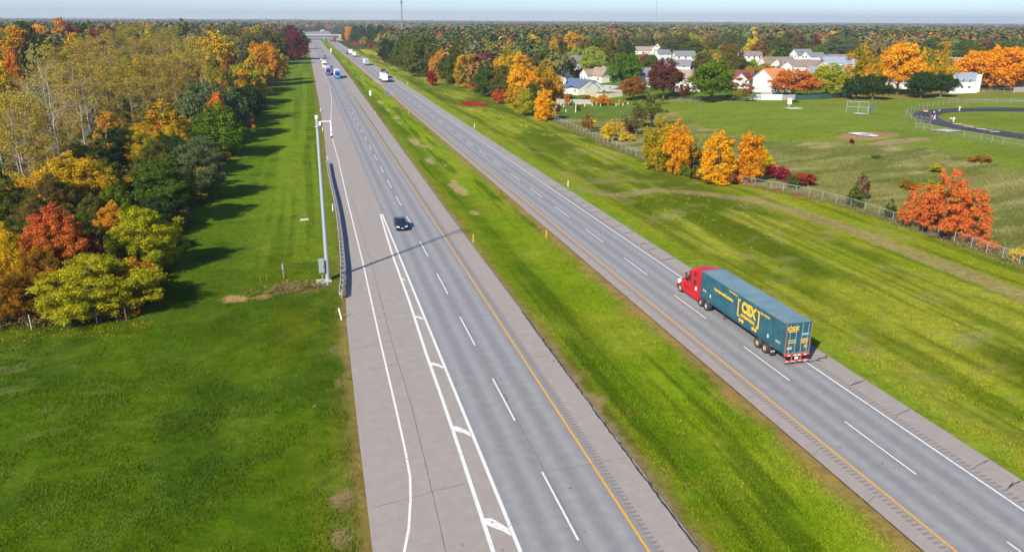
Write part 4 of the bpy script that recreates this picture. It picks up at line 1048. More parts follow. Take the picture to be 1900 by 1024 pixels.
for y, s in ((84.5,-1),(173.6,1)):
    mb = MB(); x = gx(y); mb.loft([[(x+.27*cos(a), y+s*.35*sin(a), z) for a in [i*pi/5 for i in range(6)]]+[(x+.2*cos(a), y+s*.28*sin(a), z) for a in [pi-i*pi/5 for i in range(6)]] for z in (.55,.88)], steel); mb.build('end_terminal', gr)
# delineator posts
def post(x, y, h, w, m, name, label, cat, group, lean=(0, 0), cap=None):
    e = thing(name, label, cat, (x, y, tz(x, y)), 0, group); mb = MB()
    mb.loft([[(lean[0]*z-w/2,-.02+lean[1]*z,z),(lean[0]*z+w/2,-.02+lean[1]*z,z),(lean[0]*z+w/2,.02+lean[1]*z,z),(lean[0]*z-w/2,.02+lean[1]*z,z)] for z in (-.2,.5,h)], m); mb.build('blade', e)
    if cap: mb = MB(); mb.box(lean[0]*h-w*.36, lean[0]*h+w*.36, lean[1]*h-.028, lean[1]*h-.021, h-.22, h-.06, cap); mb.build('reflector', e)
    return e
for (x, y, ln, l) in [(1.75,78.1,(-.18,.12),'leaning white marker post by the left pavement edge, nearest the viewer'),(2.6,128,(0,0),'white marker post beside the middle of the guard rail'),
                   (3.1,176,(0,0),'white marker post at the far end of the guard rail'),(3.3,227,(0,0),'white marker post beyond the guard rail, below the camera dome'),(3.7,277,(0,0),'white marker post next to the top of the camera pole')]:
    post(x, y, 1.25, .13, white, 'marker_post', l, 'marker post', 'white marker posts along the road edges', ln, steel)
for (x, y, l) in [(45.9,138.5,'white marker post on the right verge nearest the red truck'),(45.9,225.4,'white marker post second from the red truck on the right verge'),(46.6,389,'white marker post far along the right verge opposite the white box trailer'),(47,690,'farthest white marker post on the right verge')]:
    post(x, y, 1.25, .14, white, 'marker_post', l, 'marker post', 'white marker posts along the road edges', (0, 0), steel)
for (x, y, l) in [(20.85,104.1,'yellow marker post left in the median, nearer pair'),(31.5,104.3,'yellow marker post right in the median, nearer pair'),(20.9,264,'yellow marker post left in the median, second pair'),(31.7,263.4,'yellow marker post right in the median, second pair'),
                  (22.2,407.7,'yellow marker post left in the median beside the blue truck'),(32,405.9,'yellow marker post right in the median across from the blue truck')]:
    post(x, y, 1.25, .10, yellowp, 'marker_post', l, 'marker post', 'yellow marker posts in the median', (0.02, 0), yellowp)
def sign(x, y, h, w, sh, m, label, rz=0.0):
    e = thing('road_sign', label, 'sign', (x, y, tz(x, y)), rz); mb = MB(); mb.cyl((0,0,-.3),(0,0,h),.04,.04,6,mat('green_post',(.12,.3,.2),.5)); mb.build('sign_post', e)
    mb = MB(); mb.box(-w/2,w/2,-.06,-.042,h-sh,h,m); mb.build('panel', e)
sign(23.4, 316, 3.6, .75, 1.9, white, 'narrow white sign on a green post in the median, turned away'); sign(30.6, 319, 3.2, .6, 1.7, bluep, 'small blue sign on a pale post at the right side of the median')
sign(30.5, 745, 3, 1.0, 1.2, bluep, 'far blue sign at the right side of the median'); sign(23, 760, 4.4, 1.0, 3, white, 'far white sign in the median')
sign(31, 1000, 3, 1.0, 1.3, bluep, 'farthest blue sign near the overpass')
# utility marker and stakes
e = thing('utility_marker', 'weathered grey marker post with a silver cap in dead grass', 'marker', (*at(527,516)[:2], tz(*at(527,516)[:2])))
mb = MB(); mb.cyl((0,0,-.2),(-.03,0,1.15),.07,.07,8,wood); mb.build('post', e); mb = MB(); mb.cyl((-.03,0,1.1),(-.05,0,1.75),.11,.11,10,steel); mb.build('cap', e)
for (a, b, l) in [(484,526,'left rusty orange stake by the bare patch'),(495.5,522,'right rusty orange stake by the bare patch')]:
    x, y, _ = at(a, b); o = MB(); o.tube([(0,0,-.2),(.01,0,.9)],.03,6,mat('rusty_orange',(.5,.16,.03),.8)); o = o.build('stake', None, l, 'stake', 'orange stakes'); o.location = (x, y, tz(x, y))
x, y, _ = at(565, 408); e = thing('drain_cover', 'small pale slatted concrete slab lying in the mown grass', 'slab', (x, y, tz(x, y)), .1)
mb = MB(); 
for i in range(4): mb.bbox(-.62,.62,-.5+i*.27,-.27+i*.27,-.05,.1,.015,concrete_m)
mb.build('slab', e)
# ------------------------------------------------------------------ fences
t = NT('chain_link'); co = t.coord('UV'); sx = t.n('ShaderNodeSeparateXYZ'); t.l(co, sx.inputs[0])
def dia(op):
    a = t.math(op, sx.outputs[0], sx.outputs[1]); f = t.math('FRACT', t.math('MULTIPLY', a, 11.0)); return t.math('LESS_THAN', f, .05)
m_ = t.math('MAXIMUM', dia('ADD'), dia('SUBTRACT')); tb = t.n('ShaderNodeBsdfTransparent'); pb = t.n('ShaderNodeBsdfDiffuse'); pb.inputs[0].default_value = (.25,.27,.27,1)
mx = t.n('ShaderNodeMixShader'); t.l(m_, mx.inputs[0]); t.l(tb.outputs[0], mx.inputs[1]); t.l(pb.outputs[0], mx.inputs[2]); t.l(mx.outputs[0], t.out.inputs[0]); chain = t.m
def resample(pts, step):
    out = []; 
    for (ax, ay), (bx, by) in zip(pts[:-1], pts[1:]):
        L = math.hypot(bx-ax, by-ay); n_ = max(1, round(L/step)); out += [(ax+(bx-ax)*i/n_, ay+(by-ay)*i/n_) for i in range(n_)]
    return out+[tuple(pts[-1])]
def chainfence(pts, h, step, label, name='chain_link_fence', pr=.035, gaps=(), midrail=False, group=None, m=None):
    P = resample(pts, step); m = m or steel
    e = thing(name, label, 'fence', (P[0][0], P[0][1], 0), 0, group); ox, oy = P[0]
    V = []; uv = []; L = 0; 
    for i, (x, y) in enumerate(P):
        z = tz(x, y); mb = MB(); mb.cyl((x-ox,y-oy,z-.3),(x-ox,y-oy,z+h+.04),pr,pr,6,m); mb.build('post', e)
        if i: L += math.hypot(x-P[i-1][0], y-P[i-1][1])
        V += [(x-ox, y-oy, z), (x-ox, y-oy, z+h)]; uv += [(L, 0), (L, h)]
    mb = MB(); mb.tube([(x-ox, y-oy, tz(x, y)+h) for x, y in P], pr*.8, 5, m); mb.build('top_rail', e)
    if midrail: mb = MB(); mb.tube([(x-ox, y-oy, tz(x, y)+h*.5) for x, y in P], pr*.7, 5, m); mb.build('mid_rail', e)
    F_ = [(2*i, 2*i+2, 2*i+3, 2*i+1) for i in range(len(P)-1) if i not in gaps]
    me = bpy.data.meshes.new('wire_mesh'); me.from_pydata(V, [], F_); ul = me.uv_layers.new(name='UV')
    for lp in me.loops: ul.data[lp.index].uv = uv[lp.vertex_index]
    me.materials.append(chain); o = bpy.data.objects.new('wire_mesh', me); COL.objects.link(o); o.parent = e
    return e
chainfence(FENCE_R[:-1][::-1], 1.55, 3.05, 'long grey chain-link fence between the highway verge and the rough meadow', pr=.045)
chainfence(gxy((1240,190),(1300,190),(1350,187),(1392,186)), 1.8, 3.2, 'dark chain-link fence behind the large green park tree', m=darkmetal)
chainfence(gxy((1812,172),(1850,171),(1900,170),(1960,170)), 1.5, 3.2, 'chain-link fence under the huge orange-gold tree')
trk_out = gxy((1980,194),(1900,193),(1850,193),(1807,193),(1760,195),(1720,201),(1697,206),(1683,211),(1681,217),(1690,223),(1708,229),(1726,232))
chainfence(trk_out, 1.7, 4.2, 'chain-link fence curving round the end of the running track', midrail=True, pr=.035)
chainfence(gxy((1697,241),(1713,243),(1728,245),(1740,248),(1755,251),(1788,257),(1820,262),(1860,270),(1900,277),(1950,288)), 1.7, 4.2, 'chain-link fence running below the track to the right edge', midrail=True, pr=.035)
chainfence(gxy((1570,208),(1592,209),(1610,210)), 3.2, 5, 'tall backstop fence panel on the playing field', name='backstop_fence', midrail=True, pr=.06)
chainfence(gxy((1610,214),(1616,210),(1623,206)), 2.9, 2.5, 'angled side panel of the backstop on the playing field', name='backstop_fence', midrail=True, pr=.06)
def boardfence(pts, h, step, m, label, boards=True, cap=True, group=None):
    P = resample(pts, step); ox, oy = P[0]; e = thing('board_fence', label, 'fence', (ox, oy, 0), 0, group); pn = MB()
    for i, (x, y) in enumerate(P):
        z = tz(x, y); mb = MB(); mb.box(x-ox-.06,x-ox+.06,y-oy-.06,y-oy+.06,z-.2,z+h+(.12 if cap else .03),m); mb.build('post', e)
        if i:
            xa, ya = P[i-1]; L = math.hypot(x-xa, y-ya); n_ = max(1, int(L/.16)); dx, dy = (x-xa)/L, (y-ya)/L
            for k in range(n_):
                u0 = .07+(L-.14)*k/n_; u1 = .07+(L-.14)*(k+.93)/n_; zz = tz(xa+dx*u0, ya+dy*u0); hh = h-(.03*((k*7+i*3) % 4)/4 if boards else 0)
                q = [(xa-ox+dx*u0-dy*.01, ya-oy+dy*u0+dx*.01), (xa-ox+dx*u1-dy*.01, ya-oy+dy*u1+dx*.01), (xa-ox+dx*u1+dy*.01, ya-oy+dy*u1-dx*.01), (xa-ox+dx*u0+dy*.01, ya-oy+dy*u0-dx*.01)]
                pn.add([(a, b, zz+.05) for a, b in q]+[(a, b, zz+hh) for a, b in q], [(0,1,5,4),(1,2,6,5),(2,3,7,6),(3,0,4,7),(4,5,6,7)], m)
    pn.build('board_panel', e); return e
vinyl = mat('white_vinyl', (.8,.8,.8), .4, 0, .08); greyw = mat('grey_fence_wood', (.36,.33,.3), .85, 0, .5, .2); tanw = mat('tan_fence_wood', (.52,.45,.36), .85, 0, .4, .2); greenscreen = mat('green_wind_screen', (.03,.085,.075), .8, 0, .3)
boardfence(gxy((1392,186),(1411,186)), 1.9, 2.4, mat('greyish_vinyl',(.6,.62,.64),.5), 'greyish panel fence left of the bright white vinyl one')
boardfence(gxy((1411,186),(1450,186.3)), 1.95, 2.4, vinyl, 'bright white vinyl fence below the orange-roofed house')
boardfence(gxy((1451,186.5),(1475,186)), 1.9, 2.4, greyw, 'grey wooden fence under the brick-red park tree')
boardfence(gxy((1475,186),(1520,184.5),(1580,180)), 1.7, 3.0, greenscreen, 'fence hung with dark green screen at the top of the field')
boardfence(gxy((1440,141),(1460,142),(1510,143)), 2.0, 2.4, vinyl, 'long white vinyl fence behind the orange-roofed house')
boardfence(gxy((1758,174),(1785,174),(1812,173)), 2.0, 2.4, vinyl, 'white vinyl fence left of the huge orange-gold tree')
boardfence(gxy((1880,172),(1905,171),(1940,171)), 2.0, 2.4, greyw, 'grey wooden fence at the right picture edge')
boardfence(gxy((1032,193),(1050,193.5),(1075,194),(1100,194.5)), 1.8, 2.4, greyw, 'weathered grey wooden fence behind the orchard saplings')
boardfence(gxy((1075,173),(1090,178),(1107,182),(1125,183),(1155,179)), 1.7, 2.4, tanw, 'pale tan wooden fence beside the cul-de-sac')
boardfence(gxy((1412,180),(1432,181.5)), 1.9, 2.4, greyw, 'grey wooden privacy fence at the foot of the orange-roofed house')
# old wire fence with wooden posts at the left wood corner
P = [(-19.6,83.0),(-22.3,82.7),(-25.3,82.6),(-28.2,82.5),(-31.2,82.4),(-34.3,82.3)]
e = thing('wire_fence', 'old wire fence with pale wooden posts along the near edge of the left wood', 'fence', (0,0,0))
for i, (x, y) in enumerate(P):
    mb = MB(); mb.cyl((x,y,-.3),(x+.04*(i%3-1),y-.05,1.5),.075,.065,7,barkp if i else mat('dark_post',(.18,.11,.06),.9)); mb.build('post', e)
for z in (.35,.8,1.25): mb = MB(); mb.tube([(x,y,z) for x, y in P],.012,4,darkmetal); mb.build('wire', e)
P = gxy((331,420),(341,404),(350,392)); e = thing('leaning_fence', 'short leaning run of silvery wooden pickets at the shaded grass edge', 'fence', (P[0][0], P[0][1], 0)); pn = MB()
for (ax, ay), (bx, by) in zip(P[:-1], P[1:]):
    for k in range(8):
        x = ax+(bx-ax)*k/8-P[0][0]; y = ay+(by-ay)*k/8-P[0][1]; pn.tube([(x, y, -.2), (x+.25, y-.1, 1.1+.2*((k*5) % 3)/3)], .045, 5, tanw)
pn.build('picket', e); mb = MB(); mb.tube([(0,0,.8),(P[-1][0]-P[0][0], P[-1][1]-P[0][1], .9)],.04,5,tanw); mb.build('rail', e)
# ------------------------------------------------------------------ playing field
def patch(name, pxs, m, lift, kind='structure', world=False):
    P = pxs if world else gxy(*pxs); mb = MB(); mb.add([(x, y, tz(x, y)+lift) for x, y in P], [tuple(range(len(P)))], m); return mb.build(name, kind=kind)
tarp = thing('field_tarp', 'white six-sided tarp with a round opening on the bare patch of the field', 'tarp', (0,0,0)); tx, ty, _ = at(1605,251)
ox = [at(*p)[:2] for p in ((1572,249.5),(1590,246.5),(1610,246.5),(1638,250),(1624,254.5),(1600,253.5))]
mb = MB(); n_ = 24; ring = []
def bound(a):
    dx, dy = cos(a), sin(a); best = 0
    for i in range(6):
        (ax, ay), (bx, by) = ox[i], ox[(i+1) % 6]; ex, ey = bx-ax, by-ay; den = dx*ey-dy*ex
        if abs(den) < 1e-9: continue
        tt_ = ((ax-tx)*ey-(ay-ty)*ex)/den; uu = ((ax-tx)*dy-(ay-ty)*dx)/den
        if tt_ > 0 and -1e-6 <= uu <= 1+1e-6: best = max(best, tt_)
    return best
V = []
for i in range(n_*2):
    a = i*pi/n_; r = bound(a); V += [(tx+1.3*cos(a), ty+1.3*sin(a), tz(tx,ty)+.16), (tx+r*cos(a), ty+r*sin(a), tz(tx,ty)+.14)]
mb.add(V, [(2*i, 2*i+1, (2*i+3) % (4*n_), (2*i+2) % (4*n_)) for i in range(2*n_)], vinyl); mb.build('sheet', tarp)
x, y, _ = at(1464,201); e = thing('utility_box', 'small white utility box on a post beside a concrete slab on the field', 'utility box', (x, y, tz(x, y)))
mb = MB(); mb.box(-.5,.5,-.4,.4,1.2,3.0,vinyl); mb.box(-.12,.12,-.12,.12,0,1.2,greyw); mb.build('box', e); mb = MB(); mb.box(-.55,.55,-.45,.45,3.0,3.1,white); mb.build('lid', e)
mb = MB(); mb.bbox(-.8,3.4,-2.4,.9,-.2,.14,.03,concrete_m); mb.build('slab', e)
patch('concrete_slab', ((1581,212),(1601,213),(1611,212),(1592,209.5)), concrete_m, .12)
patch('concrete_slab', ((1727,242),(1752,240.3),(1785,244.5),(1757,245.5)), concrete_m, .13)
pathm = mat('pale_path', (.45,.4,.28), .9, 0, .3, .2)
def pathstrip(name, pts, w, m, lift=.1):
    P = resample(gxy(*pts), 4); V = []
    for i, (x, y) in enumerate(P):
        q = P[min(i+1, len(P)-1)]; p = P[max(i-1, 0)]; d = math.hypot(q[0]-p[0], q[1]-p[1]); nx_, ny_ = -(q[1]-p[1])/d*w/2, (q[0]-p[0])/d*w/2
        V += [(x-nx_, y-ny_, tz(x-nx_, y-ny_)+lift), (x+nx_, y+ny_, tz(x+nx_, y+ny_)+lift)]
    mb = MB(); mb.add(V, [(2*i, 2*i+1, 2*i+3, 2*i+2) for i in range(len(P)-1)], m); return mb.build(name, kind='structure')
pathstrip('path', ((1728,180),(1745,182.5),(1790,185.5),(1850,187),(1900,188),(1980,189)), 1.6, pathm)
t_out = gxy((2060,201),(1980,201),(1900,201),(1850,200.6),(1807,201),(1761,202),(1730,204),(1710,206.5),(1697,209),(1692,213),(1697,218.5),(1710,225),(1726,230),(1745,234),(1761,237),(1807,245),(1854,252),(1900,259),(1980,272),(2060,286))
t_in = gxy((2060,207.5),(1980,207.5),(1900,207.4),(1850,207),(1807,207),(1768,208.4),(1756,210),(1749,211.5),(1743,214),(1741,216),(1742,218.5),(1745,221),(1751,224),(1756,226),(1761,227.6),(1784,232),(1830,239),(1900,250),(1980,263),(2060,276))
trackm = asphalt('black_track_surface', (.022,.022,.035), (.03,.03,.045))
mb = MB(); V = []
for o_, i_ in zip(t_out, t_in): V += [(*o_, tz(*o_)+.11), (*i_, tz(*i_)+.11)]
mb.add(V, [(2*i, 2*i+1, 2*i+3, 2*i+2) for i in range(len(t_out)-1)], trackm); mb.build('running_track', kind='structure')
mb = MB()
for f in (.02,.17,.33,.5,.66,.82,.97):
    L = [(o_[0]+(i_[0]-o_[0])*f, o_[1]+(i_[1]-o_[1])*f) for o_, i_ in zip(t_out, t_in)]; V = []
    for i, (x, y) in enumerate(L):
        q = L[min(i+1, len(L)-1)]; p = L[max(i-1, 0)]; d = math.hypot(q[0]-p[0], q[1]-p[1]); nx_, ny_ = -(q[1]-p[1])/d*.025, (q[0]-p[0])/d*.025
        V += [(x-nx_, y-ny_, tz(x, y)+.125), (x+nx_, y+ny_, tz(x, y)+.125)]
    mb.add(V, [(2*i, 2*i+1, 2*i+3, 2*i+2) for i in range(len(L)-1)], m_white)
for i, (a, b) in enumerate([(1776,231),(1786,233.5),(1797,235.5),(1808,237.5),(1820,240),(1832,242),(1845,245)]):
    x, y, _ = at(a, b); mb.add([(x-1.4,y-.5,tz(x,y)+.13),(x+1.2,y-.9,tz(x,y)+.13),(x+1.4,y+.3,tz(x,y)+.13),(x-1.2,y+.5,tz(x,y)+.13)],[(0,1,2,3)],m_white if i % 2 == 0 else m_yell)
mb.build('track_line', kind='structure')
# little white tree guards in the orchard
R_ = random.Random(4)
for i, (a, b) in enumerate([(1041,196),(1046,199),(1053,195.5),(1063,194.5),(1076,194.5),(1069,197),(1085,198),(1099,197),(1106,194.5),(1114,197),(1120,194.5),(1143,196.5),(1148,194.5),(1156,196),(1165,194),(1068,209),(1036,205),(1050,208),(1032,201)]):
    x, y, _ = at(a, b); h = 2.2 if a == 1068 else .8; mb = MB(); mb.cyl((0,0,-.1),(0,0,h),.14,.12,7,vinyl)
    o = mb.build('tree_guard', None, 'tall white tube standing alone in the rough corner' if a == 1068 else 'short white tree guard tube in the orchard behind the highway fence', 'tree guard', None if a == 1068 else 'white tree guards in the orchard'); o.location = (x, y, tz(x, y))
# ------------------------------------------------------------------ loose ground cover
def scatter(name, label, n_, fn, leaf, ls, per, r, hh, seed, cat='ground cover'):
    rng = np.random.default_rng(seed); c = []
    while len(c) < n_:
        p = fn(rng)
        if p is not None: c.append(p)
    c = np.array(c); k = np.repeat(np.arange(len(c)), per); m = len(k); s = (.5+rng.random(len(c)))[k]
    P = np.stack([c[k, 0]+rng.normal(size=m)*r*s, c[k, 1]+rng.normal(size=m)*r*s, terrain(c[k, 0], c[k, 1])+hh*s*rng.random(m)], 1)
    N = rng.normal(size=(m, 3)); N[:, 2] = np.abs(N[:, 2])+.3; N /= np.linalg.norm(N, axis=1)[:, None]; T = np.cross(N, rng.normal(size=(m, 3))); T /= np.linalg.norm(T, axis=1)[:, None]; B = np.cross(N, T); q = ls*(.6+.8*rng.random((m, 1)))
    V = np.stack([P-T*q, P-B*q*.6, P+T*q, P+B*q*.6], 1).reshape(-1, 3)
    me = mesh_np(name, V, np.arange(m*4).reshape(-1, 4)); return tag(link(name, me, None, leaf), label, cat, kind='stuff')
def inq(poly):
    xs_ = [p[0] for p in poly]; ys_ = [p[1] for p in poly]
    def f(r):
        x, y = r.uniform(min(xs_), max(xs_)), r.uniform(min(ys_), max(ys_))
        return (x, y) if bool(inpoly(np.array([x]), np.array([y]), poly)[0]) else None
    return f
zoneA = gxy((1140,358),(1300,362),(1420,380),(1480,430),(1420,480),(1300,430),(1180,392))
scatter('yellow_wildflowers', 'small yellow weeds dotted over the right verge', 80, inq(zoneA), LEAF['goldenrod'], .06, 16, .12, .32, 1)
scatter('yellow_wildflowers', 'yellow weeds dotted along the far right verge', 90, inq(gxy((790,160),(880,195),(1000,235),(1100,275),(1000,250),(880,215))), LEAF['goldenrod'], .1, 10, .2, .4, 2)
scatter('yellow_wildflowers', 'yellow weeds in the verge near the overpass', 60, inq(gxy((668,92),(690,96),(700,102),(685,104))), LEAF['goldenrod'], .4, 14, .9, .7, 3)
scatter('red_ground_cover', 'patch of red low plants on the right verge', 260, inq(gxy((852,190),(880,190),(902,194),(900,199),(868,197))), LEAF['redcover'], .2, 14, .5, .35, 4)
scatter('red_ground_cover', 'rust-coloured low plants at the edge of the right wood', 200, inq(gxy((700,108),(745,116),(738,120),(700,112))), LEAF['redcover'], .3, 10, .7, .5, 5)
scatter('red_ground_cover', 'red low plants near the overpass', 240, inq(gxy((655,80),(680,81),(680,86),(655,84))), LEAF['redcover'], .55, 10, 1.6, .8, 6)
scatter('dry_weeds', 'tall dry weeds along the chain-link fence', 900, (lambda r: (lambda y: (float(np.interp(y, [p[1] for p in FENCE_R][::-1], [p[0] for p in FENCE_R][::-1]))+r.normal()*.9, y))(r.uniform(76, 235))), LEAF['drygrass'], .1, 16, .3, .6, 7)
scatter('dry_weeds', 'dead grass clump beside the camera pole', 150, (lambda r: (-3.2+r.normal()*1.7, 89.9+r.normal()*.8)), LEAF['drygrass'], .08, 22, .2, .5, 8)
scatter('dry_weeds', 'dry undergrowth along the edge of the left wood', 1100, (lambda r: (-20.4+r.normal()*.7, r.uniform(84, 330)) if r.random() < .8 else (r.uniform(-36, -19), 83.3+abs(r.normal())*.8)), LEAF['brownolive'], .12, 18, .4, .7, 9)
scatter('fallen_leaves', 'fallen yellow leaves under the near edge of the left wood', 900, (lambda r: (r.uniform(-36, -17), 82.4-abs(r.normal())*2.2)), LEAF['gold'], .07, 1, .05, .03, 10, 'leaves')
scatter('red_ground_cover', 'small red seedlings under the chain-link fence', 60, inq(gxy((1400,342),(1440,348),(1520,372),(1480,372),(1400,352))), LEAF['redcover'], .1, 12, .2, .3, 11)
scatter('litter', 'pale scraps of litter in the verges', 60, (lambda r: (r.choice([r.uniform(-2, 1.5), r.uniform(21, 32.5), r.uniform(46, 52), r.uniform(-16, 1)]), r.uniform(32, 130))), vinyl, .045, 2, .05, .04, 12, 'litter')
# dense turf tufts near the viewer so the grass reads as blades
def turf(name, label, n_, xr, yr, leaf, seed, hh=.085, w=.03, cond=None):
    rng = np.random.default_rng(seed); x = rng.uniform(*xr, n_); y = yr[0]+(yr[1]-yr[0])*rng.random(n_)**1.7
    k = fbm(x/2.3, y/2.3, 3)+.25*(rng.random(n_)-.5) > .43
    if cond is not None: k &= cond(x, y)
    x, y = x[k], y[k]; m = len(x); a = rng.random(m)*2*pi; h = hh*(.5+rng.random(m)); wv = w*(.6+.8*rng.random(m)); l = rng.normal(size=(m, 2))*h[:, None]*.7; z = terrain(x, y)+.02
    p0 = np.stack([x-np.cos(a)*wv, y-np.sin(a)*wv, z-.03], 1); p1 = np.stack([x+np.cos(a)*wv, y+np.sin(a)*wv, z-.03], 1); p2 = np.stack([x+l[:, 0]+np.cos(a)*wv*.5, y+l[:, 1]+np.sin(a)*wv*.5, z+h], 1); p3 = np.stack([x+l[:, 0]-np.cos(a)*wv*.5, y+l[:, 1]-np.sin(a)*wv*.5, z+h], 1)
    me = mesh_np(name, np.stack([p0, p1, p2, p3], 1).reshape(-1, 3), np.arange(m*4).reshape(-1, 4), facecol=C[ty_i(y), tx_i(x)]*(.85+.75*rng.random((m, 1)))+np.array([.012, .01, 0])); return tag(link(name, me, None, blade_m), label, 'grass', kind='stuff')
ty_i = lambda y: np.clip(np.searchsorted(ys, y), 1, len(ys)-1); tx_i = lambda x: np.clip(np.searchsorted(xs, x), 1, len(xs)-1)
t = NT('grass_blades'); a_ = t.n('ShaderNodeAttribute', _attribute_name='Col').outputs['Color']; d_ = t.n('ShaderNodeBsdfDiffuse'); r_ = t.n('ShaderNodeBsdfTranslucent'); m_ = t.n('ShaderNodeMixShader'); m_.inputs[0].default_value = .35
t.l(a_, d_.inputs[0]); t.l(a_, r_.inputs[0]); t.l(d_.outputs[0], m_.inputs[1]); t.l(r_.outputs[0], m_.inputs[2]); t.l(m_.outputs[0], t.out.inputs[0]); blade_m = t.m
turf_m = leafmat('meadow_blades', (.20,.18,.06), (.13,.14,.03), (.28,.24,.11), .35, .12)
tg1 = leafmat('turf_blades_left', (.075,.135,.006), (.10,.15,.008), (.13,.17,.012), .3, .2); tg2 = leafmat('turf_blades_median', (.13,.19,.008), (.17,.215,.014), (.21,.23,.02), .3, .2)
turf('grass_tufts', 'lush green grass left of the highway', 230000, (-34, 1.2), (30, 125), tg1, 21, cond=lambda x, y: (x > -.36*y-4) & ((x > -19) | (y < 83)))
turf('grass_tufts', 'green grass of the median', 150000, (21.6, 32), (28, 140), tg2, 22)
turf('grass_tufts', 'yellow-green grass of the right verge', 170000, (46, 86), (34, 130), tg2, 23, cond=lambda x, y: x < .95*y+20)
turf('rough_grass', 'rough olive grass of the unmown meadow', 260000, (88, 215), (70, 250), turf_m, 24, hh=.17, w=.055, cond=lambda x, y: (x > np.interp(y, [p[1] for p in FENCE_R][::-1], [p[0] for p in FENCE_R][::-1])+.6) & ~inpoly(x, y, sport) & (x < .98*y+30))
# ------------------------------------------------------------------ vehicles
def text(body, size, m, parent, loc, rot, weight=0.0, name='lettering', sx=1.0, align='CENTER', spacing=1.0):
    cu = bpy.data.curves.new(name, 'FONT'); cu.body = body; cu.size = size; cu.offset = weight; cu.extrude = .004; cu.align_x = align; cu.align_y = 'CENTER'; cu.space_character = spacing; cu.resolution_u = 3
    cu.materials.append(m); o = bpy.data.objects.new(name, cu); COL.objects.link(o)
    me = bpy.data.meshes.new_from_object(o.evaluated_get(bpy.context.evaluated_depsgraph_get())); bpy.data.objects.remove(o); bpy.data.curves.remove(cu)
    me.name = name; o = bpy.data.objects.new(name, me); COL.objects.link(o); o.parent = parent; o.location = loc; o.rotation_euler = rot; o.scale = (sx, 1, 1); return o
def wheel(parent, x, y, r, w, rim, side, name='wheel'):
    """tyre with its rim as a child; side -1 left, +1 right"""
    mb = MB(); pr = [(r*.55,-w/2),(r*.93,-w/2),(r,-w*.36),(r,w*.36),(r*.93,w/2),(r*.55,w/2)]; n_ = 20
    V = [(x+b, y+a*cos(2*pi*i/n_), r+a*sin(2*pi*i/n_)) for i in range(n_) for a, b in pr]; k = len(pr)
    mb.add(V, [(i*k+j, ((i+1) % n_)*k+j, ((i+1) % n_)*k+j+1, i*k+j+1) for i in range(n_) for j in range(k-1)], rubber, True); ty = mb.build(name, parent)
    mb = MB(); xo = x+side*w*.42
    rr = [(r*.56, 0), (r*.5, -.03), (r*.3, -.05), (r*.18, .03), (0.001, .035)]
    V = [(xo+side*b, y+a*cos(2*pi*i/n_), r+a*sin(2*pi*i/n_)) for a, b in rr for i in range(n_)]
    mb.add(V, [(j*n_+i, j*n_+(i+1) % n_, (j+1)*n_+(i+1) % n_, (j+1)*n_+i) for j in range(len(rr)-1) for i in range(n_)], rim, True)
    for i in range(5): a = i*2*pi/5; mb.cyl((xo+side*.01, y+r*.4*cos(a), r+r*.4*sin(a)), (xo-side*.045, y+r*.4*cos(a), r+r*.4*sin(a)), r*.07, r*.07, 6, darkmetal)
    mb.build('rim', ty); return ty
